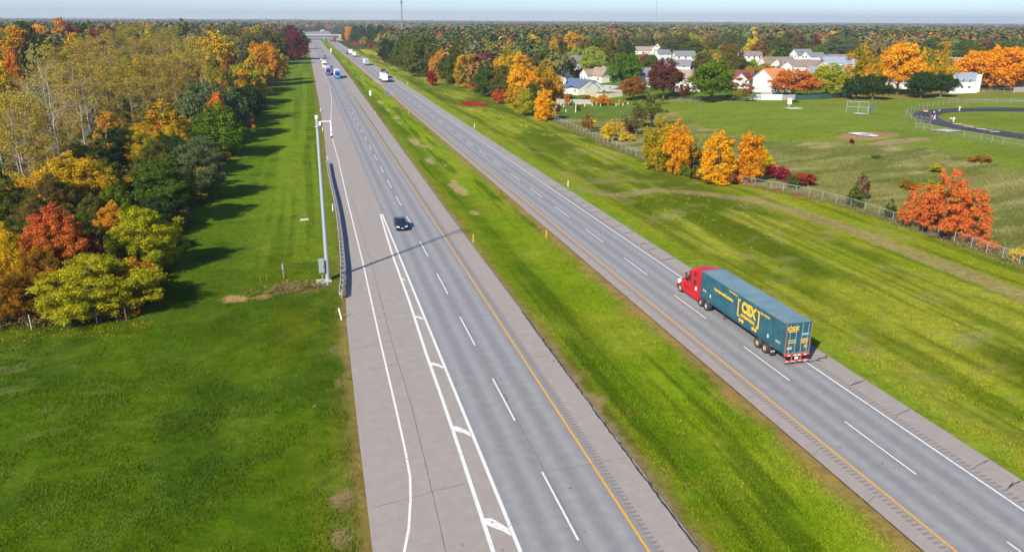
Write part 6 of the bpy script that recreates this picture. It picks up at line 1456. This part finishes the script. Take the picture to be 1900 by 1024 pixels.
def wing(e, x0, y0, L, W, h, rise, wm, rm, ang=0, gable_win=True, nwin=3, floors=1, ov=.35, off=0.0, door=False, garage=False):
    """one rectangular wing with its gable roof; ridge along local x, turned by ang about (x0, y0)"""
    ca, sa = cos(ang), sin(ang)
    def T(x, y, z): return (x0+x*ca-y*sa, y0+x*sa+y*ca, z)
    a, b = L/2, W/2; mb = MB(); pr = [(-b,0-.4),(b,-.4),(b,h),(0,h+rise),(-b,h)]
    mb.add([T(-a, p, q) for p, q in pr]+[T(a, p, q) for p, q in pr], [(4,3,2,1,0),(5,6,7,8,9),(0,1,6,5),(1,2,7,6),(2,3,8,7),(3,4,9,8),(4,0,5,9)], wm); mb.build('wall', e)
    sl = rise/b; th = .16; mb = MB()
    for s in (-1, 1):
        q = [(0,h+rise+.02),(s*(b+ov),h-sl*ov+.02),(s*(b+ov),h-sl*ov+.02+th),(0,h+rise+.02+th)]
        mb.add([T(-a-ov, p, z) for p, z in q]+[T(a+ov, p, z) for p, z in q], [(0,1,2,3),(7,6,5,4),(0,4,5,1),(1,5,6,2),(2,6,7,3),(3,7,4,0)], rm)
    rf = mb.build('roof', e); mb = MB()
    for s in (-1, 1):
        for d in (-1, 1):
            q = [(0,h+rise-.06),(s*(b+ov),h-sl*ov-.06),(s*(b+ov),h-sl*ov+.015),(0,h+rise+.015)]; xa = d*(a+ov-.08); xb = d*(a+ov)
            mb.add([T(xa, p, z) for p, z in q]+[T(xb, p, z) for p, z in q], [(0,1,2,3),(7,6,5,4),(0,4,5,1),(1,5,6,2),(2,6,7,3),(3,7,4,0)], vinyl)
    mb.build('roof_trim', rf)
    def win(x, z, w, hh, face):
        f = MB()
        def P(u, d, v):
            if face in ('s', 'n'): k = -1 if face == 's' else 1; return T(x+u, k*(b+d), z+v)
            k = 1 if face == 'e' else -1; return T(k*(a+d), x+u, z+v)
        def plate(w_, h_, d0, d1, m, mbb): 
            mbb.add([P(-w_, d0, -h_),P(w_, d0, -h_),P(w_, d0, h_),P(-w_, d0, h_),P(-w_, d1, -h_),P(w_, d1, -h_),P(w_, d1, h_),P(-w_, d1, h_)],[(0,3,2,1),(4,5,6,7),(0,1,5,4),(1,2,6,5),(2,3,7,6),(3,0,4,7)],m)
        plate(w/2+.08, hh/2+.08, -.02, .05, vinyl, f); fo = f.build('window', e); g = MB(); plate(w/2, hh/2, .03, .062, glass_d, g); g.build('pane', fo)
    for fl in range(floors):
        z = 1.5+fl*2.8
        for face in ('s', 'n'):
            for i in range(nwin): win(-a+L*(i+.5)/nwin, z, .95, 1.25, face)
        if gable_win:
            for face in ('e', 'w'): win(-.22*W, z, .9, 1.2, face); win(.22*W, z, .9, 1.2, face)
    if door: mb = MB(); mb.add([T(x, -b-d, z) for d in (0, .06) for x, z in ((-.5,0),(.5,0),(.5,2.1),(-.5,2.1))], [(0,1,2,3),(7,6,5,4),(0,4,5,1),(1,5,6,2),(2,6,7,3),(3,7,4,0)], mat('door_paint',(.25,.08,.06),.5)); mb.build('door', e)
    if garage:
        mb = MB(); mb.add([T(-a-d, y, z) for d in (0, .06) for y, z in ((-2.3,0),(2.3,0),(2.3,2.2),(-2.3,2.2))], [(0,1,2,3),(7,6,5,4),(0,4,5,1),(1,5,6,2),(2,6,7,3),(3,7,4,0)], vinyl); mb.build('garage_door', e)
    mb = MB()
    for i in range(3): u = -a*.6+i*a*.55; mb.add([T(u-.18, .5, h+rise*(1-.5/b)+.0), T(u+.18, .5, h+rise*(1-.5/b)), T(u+.18, .9, h+rise*(1-.9/b)), T(u-.18, .9, h+rise*(1-.9/b)), T(u-.18, .5, h+rise*(1-.5/b)+.42), T(u+.18, .5, h+rise*(1-.5/b)+.42), T(u+.18, .9, h+rise*(1-.9/b)+.5), T(u-.18, .9, h+rise*(1-.9/b)+.5)], [(0,3,2,1),(4,5,6,7),(0,1,5,4),(1,2,6,5),(2,3,7,6),(3,0,4,7)], black)
    mb.build('roof_vent', rf)
def chimney(e, x, y, z0, z1, w, m): mb = MB(); mb.box(x-w/2,x+w/2,y-.35,y+.35,z0,z1,m); mb.box(x-w/2-.06,x+w/2+.06,y-.41,y+.41,z1,z1+.12,m); mb.build('chimney', e)
def house(label, px, py, ang, wings, chim=None, name='house'):
    x, y, _ = at(px, py); e = thing(name, label, 'house', (x, y, tz(x, y)), BASE_ANG+radians(ang))
    for w in wings: wing(e, *w[0], **w[1])
    if chim: chimney(e, *chim)
    return e
W_ = dict
e = house('cream ranch house with a blue-grey roof and a white chimney', 1074, 173, -60, [((0,0,13.5,10.0,2.8,2.9,SD['cream'],RF['blue']),W_(nwin=3,gable_win=False)),((1.5,3.5,10,8,2.8,2.5,SD['cream'],RF['blue']),W_(nwin=2,gable_win=False))])
chimney(e, -3.6, -4.9, 0, 5.9, 1.3, vinyl)
mb = MB(); mb.box(-2.2,2.6,-8.0,-5.15,0,2.55,vinyl)
for i in range(4): mb.box(-2.0+i*1.15,-1.2+i*1.15,-8.03,-8.001,.7,2.2,mat('sunroom_glass',(.3,.27,.22),.3))
mb.build('sunroom', e); mb = MB(); mb.prism([(-8.3,2.5),(-5.0,3.4),(-5.0,3.5),(-8.3,2.62)],0,-2.5,2.9,RF['blue']); mb.build('sunroom_roof', e)
mb = MB(); mb.box(-6.6,-3.2,-8.2,-5.6,-.2,.9,tanw)
for i in range(6): mb.box(-6.6+i*.64,-6.5+i*.64,-8.2,-8.1,.9,1.7,tanw)
mb.build('deck', e)
house('cream house with a tan roof and a white garage at the cul-de-sac', 1117, 152, -60, [((0,0,11,8.5,3.0,3.2,SD['cream'],RF['tan']),W_(nwin=2,gable_win=False)),((-5,-3.5,7,6,3.0,2.4,SD['white'],RF['tan']),W_(ang=pi/2,nwin=1,garage=True)),((-1,4,9,8,3.0,3.6,SD['cream'],RF['tan']),W_(nwin=2))])
house('small house with a charcoal roof half hidden behind the blue-roofed one', 1038, 150, -35, [((0,0,9,8,2.7,2.6,SD['cream'],RF['dark']),W_(nwin=2))])
house('house with a brown roof and white gable between the woods and a dark tree', 1026, 124, 28, [((0,0,16,9,3.0,3.2,SD['white'],RF['brown']),W_(nwin=3)),((5,-4,7,6,3.0,2.6,SD['white'],RF['tan']),W_(ang=pi/2,nwin=1))])
house('white house glimpsed left of the big lime-green tree', 1072, 130, 30, [((0,0,10,8,4.6,3.0,SD['white'],RF['grey']),W_(nwin=2,floors=2))])
house('white house with a tan roof behind the crimson narrow tree', 1196, 101, 5, [((0,0,20,9,3.0,3.0,SD['cream'],RF['tan']),W_(nwin=4))])
house('tall white house with pointed gable right of the tan-roofed one', 1222, 102, 60, [((0,0,9,8,5.0,3.6,SD['white'],RF['tan']),W_(nwin=2,floors=2))])
house('white house with a flat-looking white gable left of the maroon tree top', 1228, 112, 20, [((0,0,10,8,4.4,2.6,SD['white'],RF['grey']),W_(nwin=2,floors=2))])
house('white two-storey house with a grey roof, beside the feathery lime tree', 1268, 120, 4, [((0,0,13,8.5,5.4,2.8,SD['white'],RF['grey']),W_(nwin=3,floors=2))])
house('white house with a wide grey roof right of the maroon tree', 1256, 138, -12, [((0,0,13,9,4.4,2.8,SD['white'],RF['grey']),W_(nwin=2,floors=2)),((6,2,8,6,2.8,2.2,SD['white'],RF['grey']),W_(nwin=1))])
house('white house glimpsed behind the maroon tree', 1215, 160, 0, [((0,0,14,9,4.6,2.8,SD['white'],RF['grey']),W_(nwin=3,floors=1))])
house('white house hidden behind the thin russet tree', 1278, 168, -20, [((0,0,10,8,5,2.8,SD['white'],RF['tan']),W_(nwin=2,floors=2))])
house('two-storey white house with a hipped brown roof', 1389, 119, 3, [((0,0,14,9,5.2,2.6,SD['white'],RF['brown']),W_(nwin=4,floors=2)),((-7,-2,5,6,2.8,1.8,SD['white'],RF['brown']),W_(nwin=1))])
house('long pale house with a grey-brown roof above the white vinyl fence', 1440, 128, 12, [((0,0,19,10,3.2,3.4,SD['cream'],RF['brown']),W_(nwin=4)),((-5,-4,8,7,3.0,2.8,SD['cream'],RF['brown']),W_(ang=pi/2,nwin=1)),((6,-3,8,6,3.0,2.6,SD['cream'],RF['brown']),W_(ang=pi/2,nwin=1))])
house('big white two-storey house with three stepped grey roofs', 1498, 117, 14, [((-5,0,12,9,5.6,3.2,SD['white'],RF['grey']),W_(nwin=3,floors=2)),((3,-3,11,8,4.2,2.6,SD['white'],RF['grey']),W_(nwin=2)),((8,-6,9,7,2.9,2.4,SD['white'],RF['grey']),W_(nwin=1)),((-8,-5,6,5,5.2,2.6,SD['white'],RF['grey']),W_(ang=pi/2,nwin=1,floors=2))])
house('long tan house with a brown roof in front of the big white one', 1494, 134, -10, [((-2,0,22,10,3.2,3.2,SD['tan'],RF['brown']),W_(nwin=4)),((8,-3.5,9,9,3.2,3.2,SD['tan'],RF['brown']),W_(ang=pi/2,nwin=1)),((-11,-3,7,6,3.0,2.6,SD['cream'],RF['brown']),W_(ang=pi/2,nwin=1))])
house('house with a light grey roof right of the big white one', 1550, 127, -14, [((0,0,15,9.5,3.0,3.4,SD['white'],RF['lgrey']),W_(nwin=3)),((7,-4,8,7,2.8,2.6,SD['white'],RF['lgrey']),W_(nwin=1))])
house('low house with a brown ridge behind the light grey roof', 1556, 117, 0, [((0,0,20,8,3.0,2.4,SD['tan'],RF['brown']),W_(nwin=4))])
house('white house with a dark red roof', 1367, 161, -40, [((0,0,14,9,3.2,3.4,SD['white'],RF['red']),W_(nwin=3)),((5.5,-4.2,8,6.5,3.2,2.8,SD['white'],RF['red']),W_(ang=pi/2,nwin=1)),((-4,-4,6,5,3.2,2.2,SD['white'],RF['red']),W_(ang=pi/2,nwin=1))])
house('white two-storey house with an orange roof', 1431, 171, 36, [((0,0,12,9,5.4,3.4,SD['white'],RF['orange']),W_(nwin=3,floors=2,gable_win=False))])
house('white house behind the loose yellow-green park tree', 1533, 160, 10, [((0,0,18,9,5.0,3.0,SD['white'],RF['lgrey']),W_(nwin=4,floors=2))])
house('white house glimpsed behind the two dark park trees', 1608, 160, 0, [((0,0,14,9,4.0,3.0,SD['white'],RF['brown']),W_(nwin=3))])
house('white house hidden behind the big golden tree', 1690, 164, 0, [((0,0,14,9,4.6,3.0,SD['white'],RF['grey']),W_(nwin=3,floors=2))])
house('tall narrow white gable end above the grey roof near the golden trees', 1772, 143, -62, [((0,0,10,9,6.4,3.0,SD['white'],RF['lgrey']),W_(nwin=2,floors=2,gable_win=False))])
e = house('white two-storey house with a light grey roof left of the huge orange-gold tree', 1786, 169, 4, [((0,0,8.5,7.5,4.4,2.6,SD['white'],RF['lgrey']),W_(nwin=3,floors=2))], (3.2,-4.1,0,6.6,1.8,SD['white']))
house('white house glimpsed behind the trunk of the huge orange-gold tree', 1830, 158, 0, [((0,0,16,9,3.6,2.8,SD['white'],RF['plum']),W_(nwin=4))])
house('white house with a purple-brown roof at the right picture edge', 1905, 165, 34, [((0,0,14,10,3.6,3.4,SD['white'],RF['plum']),W_(nwin=3,gable_win=False))])
house('small house with a blue-grey roof far behind the estate', 1232, 82, 5, [((0,0,14,9,3.0,3.0,SD['grey'],RF['blue']),W_(nwin=3))])
patch('street', ((1085,160),(1110,158),(1140,159.5),(1162,163),(1160,172),(1130,171),(1108,169)), concrete_m, .12)
patch('street', ((1065,146.5),(1095,142),(1110,139),(1110,141.5),(1096,145),(1066,150)), concrete_m, .12)
x, y, _ = at(1131.5,170); e = thing('mailbox', 'dark mailbox post beside the cul-de-sac', 'mailbox', (x,y,tz(x,y))); mb = MB(); mb.box(-.07,.07,-.07,.07,0,1.3,greyw); mb.build('post', e); mb = MB(); mb.box(-.18,.18,-.35,.35,1.3,1.7,black); mb.build('box', e)
x, y, _ = at(1420,171.5); e = thing('patio_umbrella', 'orange patio umbrella in front of the orange-roofed house', 'umbrella', (x,y-3,tz(x,y))); mb = MB(); mb.cyl((0,0,0),(0,0,2.9),.04,.04,6,steel); mb.build('pole', e)
mb = MB(); mb.loft([[(r*cos(i*pi/4), r*sin(i*pi/4), z) for i in range(8)] for r, z in ((1.9,2.9),(1.0,3.25),(.03,3.45))], mat('orange_canvas',(.6,.22,.06),.8)); mb.build('canopy', e)
x, y, _ = at(1833,166); car('dark car parked under the huge orange-gold tree', x, y+3, 1, (.02,.02,.025), 'suv'); bpy.context.scene.objects[-1]
# ------------------------------------------------------------------ overpass
yb = 1268.0; xa, xb = x_at(562,66,yb), x_at(627,66,yb); bc = mat('bridge_concrete', (.44,.42,.38), .8, 0, .3); bg_ = mat('bridge_steel', (.10,.17,.15), .6, 0, .2)
e = thing('overpass', 'pale concrete overpass with dark green girders crossing the highway', 'bridge', ((xa+xb)/2, yb, 0)); hw_ = (xb-xa)/2
mb = MB(); mb.box(-hw_-6,hw_+6,-6,6,6.4,6.9,bc); mb.build('deck', e)
for s in (-1, 1): mb = MB(); mb.box(-hw_-6,hw_+6,min(s*6.02,s*5.6),max(s*6.02,s*5.6),6.903,8.1,bc); mb.build('parapet', e)
for k in (-4.6,-1.6,1.6,4.6): mb = MB(); mb.box(-hw_,hw_,k-.2,k+.2,5.1,6.397,bg_); mb.build('girder', e)
for xx in (29.0, 3.0, 51.0):
    mb = MB(); u = xx-(xa+xb)/2; mb.box(u-.7,u+.7,-5.5,5.5,4.3,5.097,bc)
    for k in (-4,0,4): mb.cyl((u,k,-.5),(u,k,4.3),.55,.55,10,bc)
    mb.build('pier', e)
for s in (-1, 1):
    mb = MB(); u = s*(hw_+3); mb.box(u-1.2,u+1.2,-6.5,6.5,-.5,6.38,bc); mb.build('abutment', e)
    mb = MB(); mb.add([(s*(hw_-8),-9,-.5),(s*(hw_-8),9,-.5),(s*(hw_+4),9,5.4),(s*(hw_+4),-9,5.4),(s*(hw_+45),-9,6.7),(s*(hw_+45),9,6.7),(s*(hw_+45),-26,-.5),(s*(hw_+4),-24,-.5),(s*(hw_+45),26,-.5),(s*(hw_+4),24,-.5)],[(0,1,2,3),(3,2,5,4),(0,3,7),(3,4,6,7),(1,9,2),(2,9,8,5)],mat('embankment',(.22,.2,.14),.95)); mb.build('embankment', e)
# ------------------------------------------------------------------ masts and far buildings
x, y, _ = at(747, 78); k = 900/y; x *= k; y = 900; e = thing('cell_tower', 'tall grey monopole mast with antenna clusters standing in the far wood', 'mast', (x,y,0))
mb = MB(); mb.cyl((0,0,-1),(0,0,62),.95,.5,10,mat('mast_grey',(.2,.23,.26),.6)); mb.build('shaft', e)
for z in (47.5, 51, 57):
    mb = MB()
    for i in range(3):
        a = i*2*pi/3+.3; mb.tube([(0,0,z),(1.5*cos(a),1.5*sin(a),z)],.1,5,steel)
        for d in (-.35,0,.35): mb.box(1.6*cos(a+d)-.18,1.6*cos(a+d)+.18,1.6*sin(a+d)-.18,1.6*sin(a+d)+.18,z-1.1,z+1.1,steel)
    mb.build('antenna_cluster', e)
def lattice(label, px, dist_, h, w, name='lattice_mast'):
    X, Y, Z = ray(px, 38); s = dist_/math.hypot(X, Y); e = thing(name, label, 'mast', (X*s, Y*s, 0)); mb = MB()
    for i in range(3): a = i*2*pi/3; mb.tube([(w*cos(a),w*sin(a),0),(w*.5*cos(a),w*.5*sin(a),h)],.3,4,steel)
    mb.build('leg', e); mb = MB(); n_ = 14
    for k in range(n_):
        for i in range(3):
            a = i*2*pi/3; b = a+2*pi/3; u = 1-.5*k/n_; v = 1-.5*(k+1)/n_; mb.tube([(w*u*cos(a),w*u*sin(a),h*k/n_),(w*v*cos(b),w*v*sin(b),h*(k+1)/n_)],.18,3,steel)
    mb.build('bracing', e); return e
lattice('thin lattice mast on the horizon above the estate', 1217, 2600, 105, 1.3)
for px, l in ((1519,'power pylon on the horizon right of the estate mast'),(1567,'second power pylon on the horizon'),(1612,'third power pylon on the horizon'),(1894,'power pylon on the horizon at the right edge'),(1113,'faint pylon on the horizon left of the estate mast'),(644,'thin mast on the horizon above the overpass'),(549,'thin mast on the horizon left of the overpass')):
    lattice(l, px, 3600, 44, 1.2, 'power_pylon')
def shed(label, px, py, L, W, h, m, rz=0, rm=None):
    x, y, _ = at(px, py); e = thing('warehouse', label, 'building', (x,y,tz(x,y)), BASE_ANG+rz); mb = MB(); mb.bbox(-L/2,L/2,-W/2,W/2,-.5,h,.25,m); mb.build('wall', e)
    mb = MB(); mb.box(-L/2-.3,L/2+.3,-W/2-.3,W/2+.3,h+.003,h+.5,rm or RF['grey']); mb.build('roof', e)
    n_ = max(2, int(L/9))
    for i in range(n_): mb = MB(); u = -L/2+L*(i+.5)/n_; mb.box(u-1.8,u+1.8,-W/2-.08,-W/2-.003,.2,min(3.6,h-.8),steel if i % 2 else glass_d); mb.build('loading_door', e)
brick = mat('orange_brick', (.42,.19,.10), .85, 0, .3)
shed('white low building left of the overpass beyond the highway', 567, 57.5, 26, 18, 7, SD['white']); shed('long orange-brown warehouse beyond the overpass', 592, 56.8, 78, 22, 7, mat('tan_brick',(.5,.32,.2),.8)); shed('red-brick block beyond the overpass', 594.5, 57.3, 24, 12, 11, brick)
shed('white building right of the far road bend', 617, 56.5, 16, 12, 8, SD['white'], rm=RF['lgrey']); shed('low white store with a red band beside the dark fir', 632, 55.5, 22, 14, 6, SD['white'], rm=RF['red'])
shed('long white roofed plant at the left of the far highway', 545, 47.2, 90, 40, 9, SD['white'], rm=vinyl); shed('white roofed building far left of the overpass', 519, 48.2, 60, 40, 9, SD['white'], rm=vinyl); shed('pale building behind the woods right of the overpass', 652, 46.6, 90, 40, 10, SD['white'], rm=vinyl)
shed('white tank farm building on the left horizon', 262, 40.4, 90, 60, 14, SD['white'], rm=vinyl); shed('small white building on the left horizon', 290, 41, 60, 40, 10, SD['white'], rm=vinyl); shed('grey school roof on the right horizon', 1160, 47.5, 120, 50, 9, SD['white'], rm=RF['lgrey'])
for i, (px, py, c, kd) in enumerate([(600,59,(.75,.75,.75),'box'),(596,60.2,(.7,.7,.72),'box')]):
    x, y, _ = at(px, py); semi(['white truck on the far bend beyond the overpass','second white truck on the far bend, just above the overpass deck'][i], x, y, 1, c, c)
tpx(622,61,50,12,'cone','dark','dark fir right of the far bend beyond the overpass'); tpx(612,60,55,5,'cone','dark','small dark fir on the bank above the overpass'); tpx(616,60,55.5,4,'cone','green','second small fir on the bank above the overpass')
tpx(630,66,57,14,'shrub','olive','olive bush on the right bank of the overpass', **SH); tpx(641,70,60,16,'shrub','brownolive','brown bush below the right bank of the overpass', **SH)
for i in range(26):   # belt of taller trees behind the overpass
    px = 562+i*4.3; x, y, _ = at(px, 44+(i*5) % 4, 15); 
    if y > 2650 or y < 1600: y2 = 2300+(i*137) % 260; x *= y2/y; y = y2
    tree(x, y, 15+(i*7) % 5, 26, 'far', ['dark','olive','dark','brownolive','orange','dark','russet'][i % 7], None)['_auto'] = 'belt'
# ------------------------------------------------------------------ people
def skinmesh(name, J, E, R, m, parent, sub=1):
    me = bpy.data.meshes.new(name); me.from_pydata(J, E, []); o = bpy.data.objects.new(name, me); COL.objects.link(o)
    sk = o.modifiers.new('skin', 'SKIN'); sk.use_smooth_shade = True
    for i, r in enumerate(R): me.skin_vertices[0].data[i].radius = (r, r)
    me.skin_vertices[0].data[0].use_root = True
    ss = o.modifiers.new('sub', 'SUBSURF'); ss.levels = sub; ss.render_levels = sub
    dg = bpy.context.evaluated_depsgraph_get(); m2 = bpy.data.meshes.new_from_object(o.evaluated_get(dg)); m2.materials.clear(); m2.materials.append(m)
    bpy.data.objects.remove(o); p = bpy.data.objects.new(name, m2); COL.objects.link(p); p.parent = parent; return p
def ensure_skin(): pass
skin_m = mat('skin', (.5,.3,.22), .6, 0, .1)
PEOPLE = {}
def person_parts(pose):
    """walking figure facing +Y, 1.72 m; returns joint sets for body, top, trousers, hair"""
    s = {'walk': .30, 'stand': .07, 'run': .42}[pose]; el = {'walk': .12, 'stand': .03, 'run': .3}[pose]
    J = [(0,0,.95),(0,0,1.15),(0,.01,1.38),(0,.01,1.47),(0,.03,1.56),(0,.04,1.66)]; R = [.13,.12,.13,.055,.085,.085]; E = [(0,1),(1,2),(2,3),(3,4),(4,5)]
    def add(p, r, k): J.append(p); R.append(r); E.append((k, len(J)-1)); return len(J)-1
    for sd, ph in ((-1,1),(1,-1)):
        h = add((sd*.09,0,.88),.095,0); kn = add((sd*.1,ph*s*.5+.04,.5),.065,h); a = add((sd*.1,ph*s,.1+(.08 if ph < 0 else 0)*(s>.1)),.042,kn); add((sd*.11,ph*s+.16,.05+(.03 if ph < 0 else 0)),.035,a)
        sh = add((sd*.19,0,1.38),.06,2); eb = add((sd*.25,-ph*s*.25-.03,1.12),.045,sh); wr = add((sd*.25,-ph*s*.5+el,.92+el*.8),.03,eb); pm = add((sd*.25,-ph*s*.5+el+.05,.86+el*.8),.032,wr)
        for f in range(4): q = add((sd*(.25-.025+.017*f),-ph*s*.5+el+.08,.81+el*.8),.010,pm); add((sd*(.25-.025+.017*f),-ph*s*.5+el+.10,.775+el*.8+.004*f),.008,q)
        th = add((sd*.215,-ph*s*.5+el+.075,.85+el*.8),.011,pm); add((sd*.2,-ph*s*.5+el+.1,.825+el*.8),.009,th)
    return J, E, R
def make_person(pose, top, bottom, hair, label, x, y, rz):
    e = thing('person', label, 'person', (x, y, tz(x, y)+.12), rz); key = pose
    if key not in PEOPLE:
        J, E, R = person_parts(pose); body = skinmesh('body', J, E, R, skin_m, e, 1)
        # top: torso and sleeves, a little fuller than the body
        idx = {}; 
        def sub(keep, grow, nm):
            mp = {o_: n for n, o_ in enumerate(keep)}; return skinmesh(nm, [J[k] for k in keep], [(mp[a], mp[b]) for a, b in E if a in mp and b in mp], [R[k]+grow for k in keep], white, e, 1)
        armL = [10,11,12]; n1 = 6+4
        per = 18; L0 = 6; keep_top = [0,1,2]+[L0+4,L0+5,L0+6]+[L0+per+4,L0+per+5,L0+per+6]
        keep_leg = [0]+[L0,L0+1,L0+2]+[L0+per,L0+per+1,L0+per+2]
        tp = sub(keep_top, .025, 'jacket'); lg = sub(keep_leg, .022, 'trousers')
        hr = skinmesh('hair', [(0,.0,1.66),(0,-.01,1.72),(0,-.06,1.6)], [(0,1),(0,2)], [.088,.06,.06], white, e, 1)
        PEOPLE[key] = [body.data, tp.data, lg.data, hr.data]
    else:
        for nm, me in zip(('body','jacket','trousers','hair'), PEOPLE[key]):
            o = bpy.data.objects.new(nm, me); COL.objects.link(o); o.parent = e
    for o in e.children:
        m = {'jacket': top, 'trousers': bottom, 'hair': hair}.get(o.name.split('.')[0])
        if m: o.material_slots[0].link = 'OBJECT'; o.material_slots[0].material = m
    return e
def cm(n, c): return mat(n+'_cloth', c, .85, 0, .05, .15)
blk = cm('black',(.02,.02,.025)); hb = cm('brown_hair',(.08,.05,.03)); hd = cm('dark_hair',(.02,.015,.012)); hl = cm('fair_hair',(.4,.28,.14)); wh = cm('white',(.75,.75,.75)); nv = cm('navy',(.03,.05,.16))
for (px, py, pose, top, bot, hr, l, rz) in [
  (1714,215,'walk',cm('lilac',(.5,.3,.75)),blk,hb,'person in a lilac top and black trousers walking on the track, leftmost of all',-1.4),(1718.5,215.2,'walk',cm('salmon',(.85,.3,.2)),blk,hb,'person in a salmon-orange top walking beside the one in lilac',-1.4),
  (1732,217,'run',cm('green',(.1,.5,.2)),blk,hd,'person in a green top jogging on the track',-1.2),(1741.5,214,'walk',cm('purple',(.45,.12,.6)),blk,hb,'person in a purple top and black trousers on the track bend',-1.3),
  (1728,226,'stand',cm('red',(.7,.02,.03)),blk,hl,'person in a red top standing by the track gate',2.6),(1733.5,224,'walk',cm('grey',(.5,.5,.5)),wh,hb,'person in a grey top and white trousers beside the one in red',1.0),
  (1775.5,208,'walk',nv,nv,hl,'person in navy walking on the far side of the track',-1.6),(1779.5,208,'walk',wh,wh,hl,'person in white walking beside the one in navy',-1.6),
  (1763,229,'walk',cm('beige',(.5,.4,.33)),cm('brown',(.12,.06,.04)),hd,'person in beige top and brown shorts at the inner edge of the track',1.8),(1768.5,229,'walk',wh,wh,hd,'person in white at the inner edge of the track',1.8),
  (1159.5,195.5,'stand',cm('pink',(.85,.12,.2)),blk,hd,'person in a pink top by the orchard fence',0.5)]:
    x, y, _ = at(px, py); make_person(pose, top, bot, hr, l, x, y, rz)
for (px, py, l) in [(1713.8,217.5,'first small pale cone on the track near the walkers'),(1718,217.8,'second small pale cone on the track near the walkers')]: pass
# ------------------------------------------------------------------ labels for the trees of the woods
PN = {'olive':'olive','brownolive':'brown-olive','green':'green','dark':'dark green','gold':'golden','russet':'russet','goldgreen':'gold-and-green','orange':'orange','darkred':'dark red','greygreen':'grey-green','yellowgreen':'yellow-green',
      'poplar':'ochre','dry':'dry brown','amber':'amber','wood':'', 'belt':'', 'greengold':'green-gold', 'deepamber':'deep amber'}
ORD = ['nearest','second nearest','third nearest','fourth nearest','fifth nearest','sixth nearest','seventh nearest','eighth nearest','ninth nearest','tenth nearest']
bins = {}
leafname = {v.name: k for k, v in LEAF.items()}
for o in list(bpy.data.objects):
    if '_auto' not in o.keys(): continue
    cr = [c for c in o.children if c.name.startswith('crown')][0]; pal = leafname.get((cr.material_slots[0].material or LEAF['green']).name, 'green'); x, y = o.location.x, o.location.y
    if o.name.startswith(('poplar', 'bare')): kind = ('sparse pale-trunked poplar with %s leaves' % ('ochre' if pal == 'poplar' else 'olive')) if o.name.startswith('poplar') else 'nearly bare pale poplar'
    else: kind = '%s tree' % PN.get(pal, pal)
    if o['_auto'] == 'bush': kind = kind.replace('tree', 'bush'); zone_ = ('at the foot' if x > -23 else 'in the undergrowth')+' of the left wood, '+('by the pole' if y < 150 else 'past the guard rail' if y < 240 else 'near the median signs')
    elif o['_auto'] == 'estate': zone_ = 'among the estate gardens, ' + ('left of the large green park tree' if x < 165 else 'behind the orange-roofed house' if x < 235 else 'behind the golden trees')
    elif o['_auto'] == 'rwood': zone_ = 'filling the right wood, '+('near the fence corner' if y < 330 else 'near the broad orange tree' if y < 480 else 'at its far front')
    elif o['_auto'] == 'oakbehind': kind = 'big '+kind; zone_ = 'behind the estate houses, ' + ('above the blue-roofed house' if x/y < .42 else 'above the white two-storey houses' if x/y < .62 else 'above the track side')
    elif o['_auto'] == 'belt': zone_ = 'in the belt behind the overpass'
    elif x < 0:
        zone_ = ('along the grass edge' if x > -27 else 'inside') + ' of the left wood, ' + ('beside the camera pole' if y < 150 else 'beyond the guard rail' if y < 240 else 'level with the median signs' if y < 360 else 'level with the blue truck' if y < 520 else 'near the skyline')
    elif y > 520 and x < 330: zone_ = 'deep in the right wood behind the estate' if x > 200 else 'deep inside the right wood'
    elif x > 250: zone_ = 'behind the huge orange-gold tree'
    else: zone_ = 'in the right wood above the front row'
    bins.setdefault((kind, zone_), []).append(o)
for (kind, zone_), L_ in bins.items():
    zone_ = zone_.replace('of the left wood, beside the camera pole', 'of the left wood, by the pole').replace('of the left wood, level with', 'of the left wood, near').replace('of the left wood, beyond', 'of the left wood, past'); kind = kind.replace('sparse pale-trunked poplar with ochre leaves', 'sparse ochre poplar').replace('sparse pale-trunked poplar with olive leaves', 'sparse olive poplar')
    L_.sort(key=lambda o: o.location.x**2+o.location.y**2)
    for i, o in enumerate(L_):
        if len(L_) == 1: o['label'] = kind+' '+zone_
        elif i < 10: o['label'] = ORD[i]+' '+kind+' '+zone_
        else: o['label'] = 'distant '+kind+' '+zone_; 
        o['group'] = kind+'s '+zone_.replace(',', ''); del o['_auto']
for o in bpy.data.objects:
    if 'label' in o.keys() and len(o['label'].split()) > 16: o['label'] = ' '.join(o['label'].split()[:16])
# ------------------------------------------------------------------ haze
hz = NT('haze_air'); pv = hz.n('ShaderNodeVolumePrincipled'); pv.inputs['Color'].default_value = (.82,.9,1,1); pv.inputs['Density'].default_value = 1.3e-4; pv.inputs['Anisotropy'].default_value = .2
hz.l(pv.outputs[0], hz.out.inputs['Volume']); mb = MB(); mb.box(-9000,10500,-400,10800,-3,125,hz.m); mb.build('haze', kind='stuff')
SC.cycles.volume_step_rate = 4; SC.cycles.volume_max_steps = 64
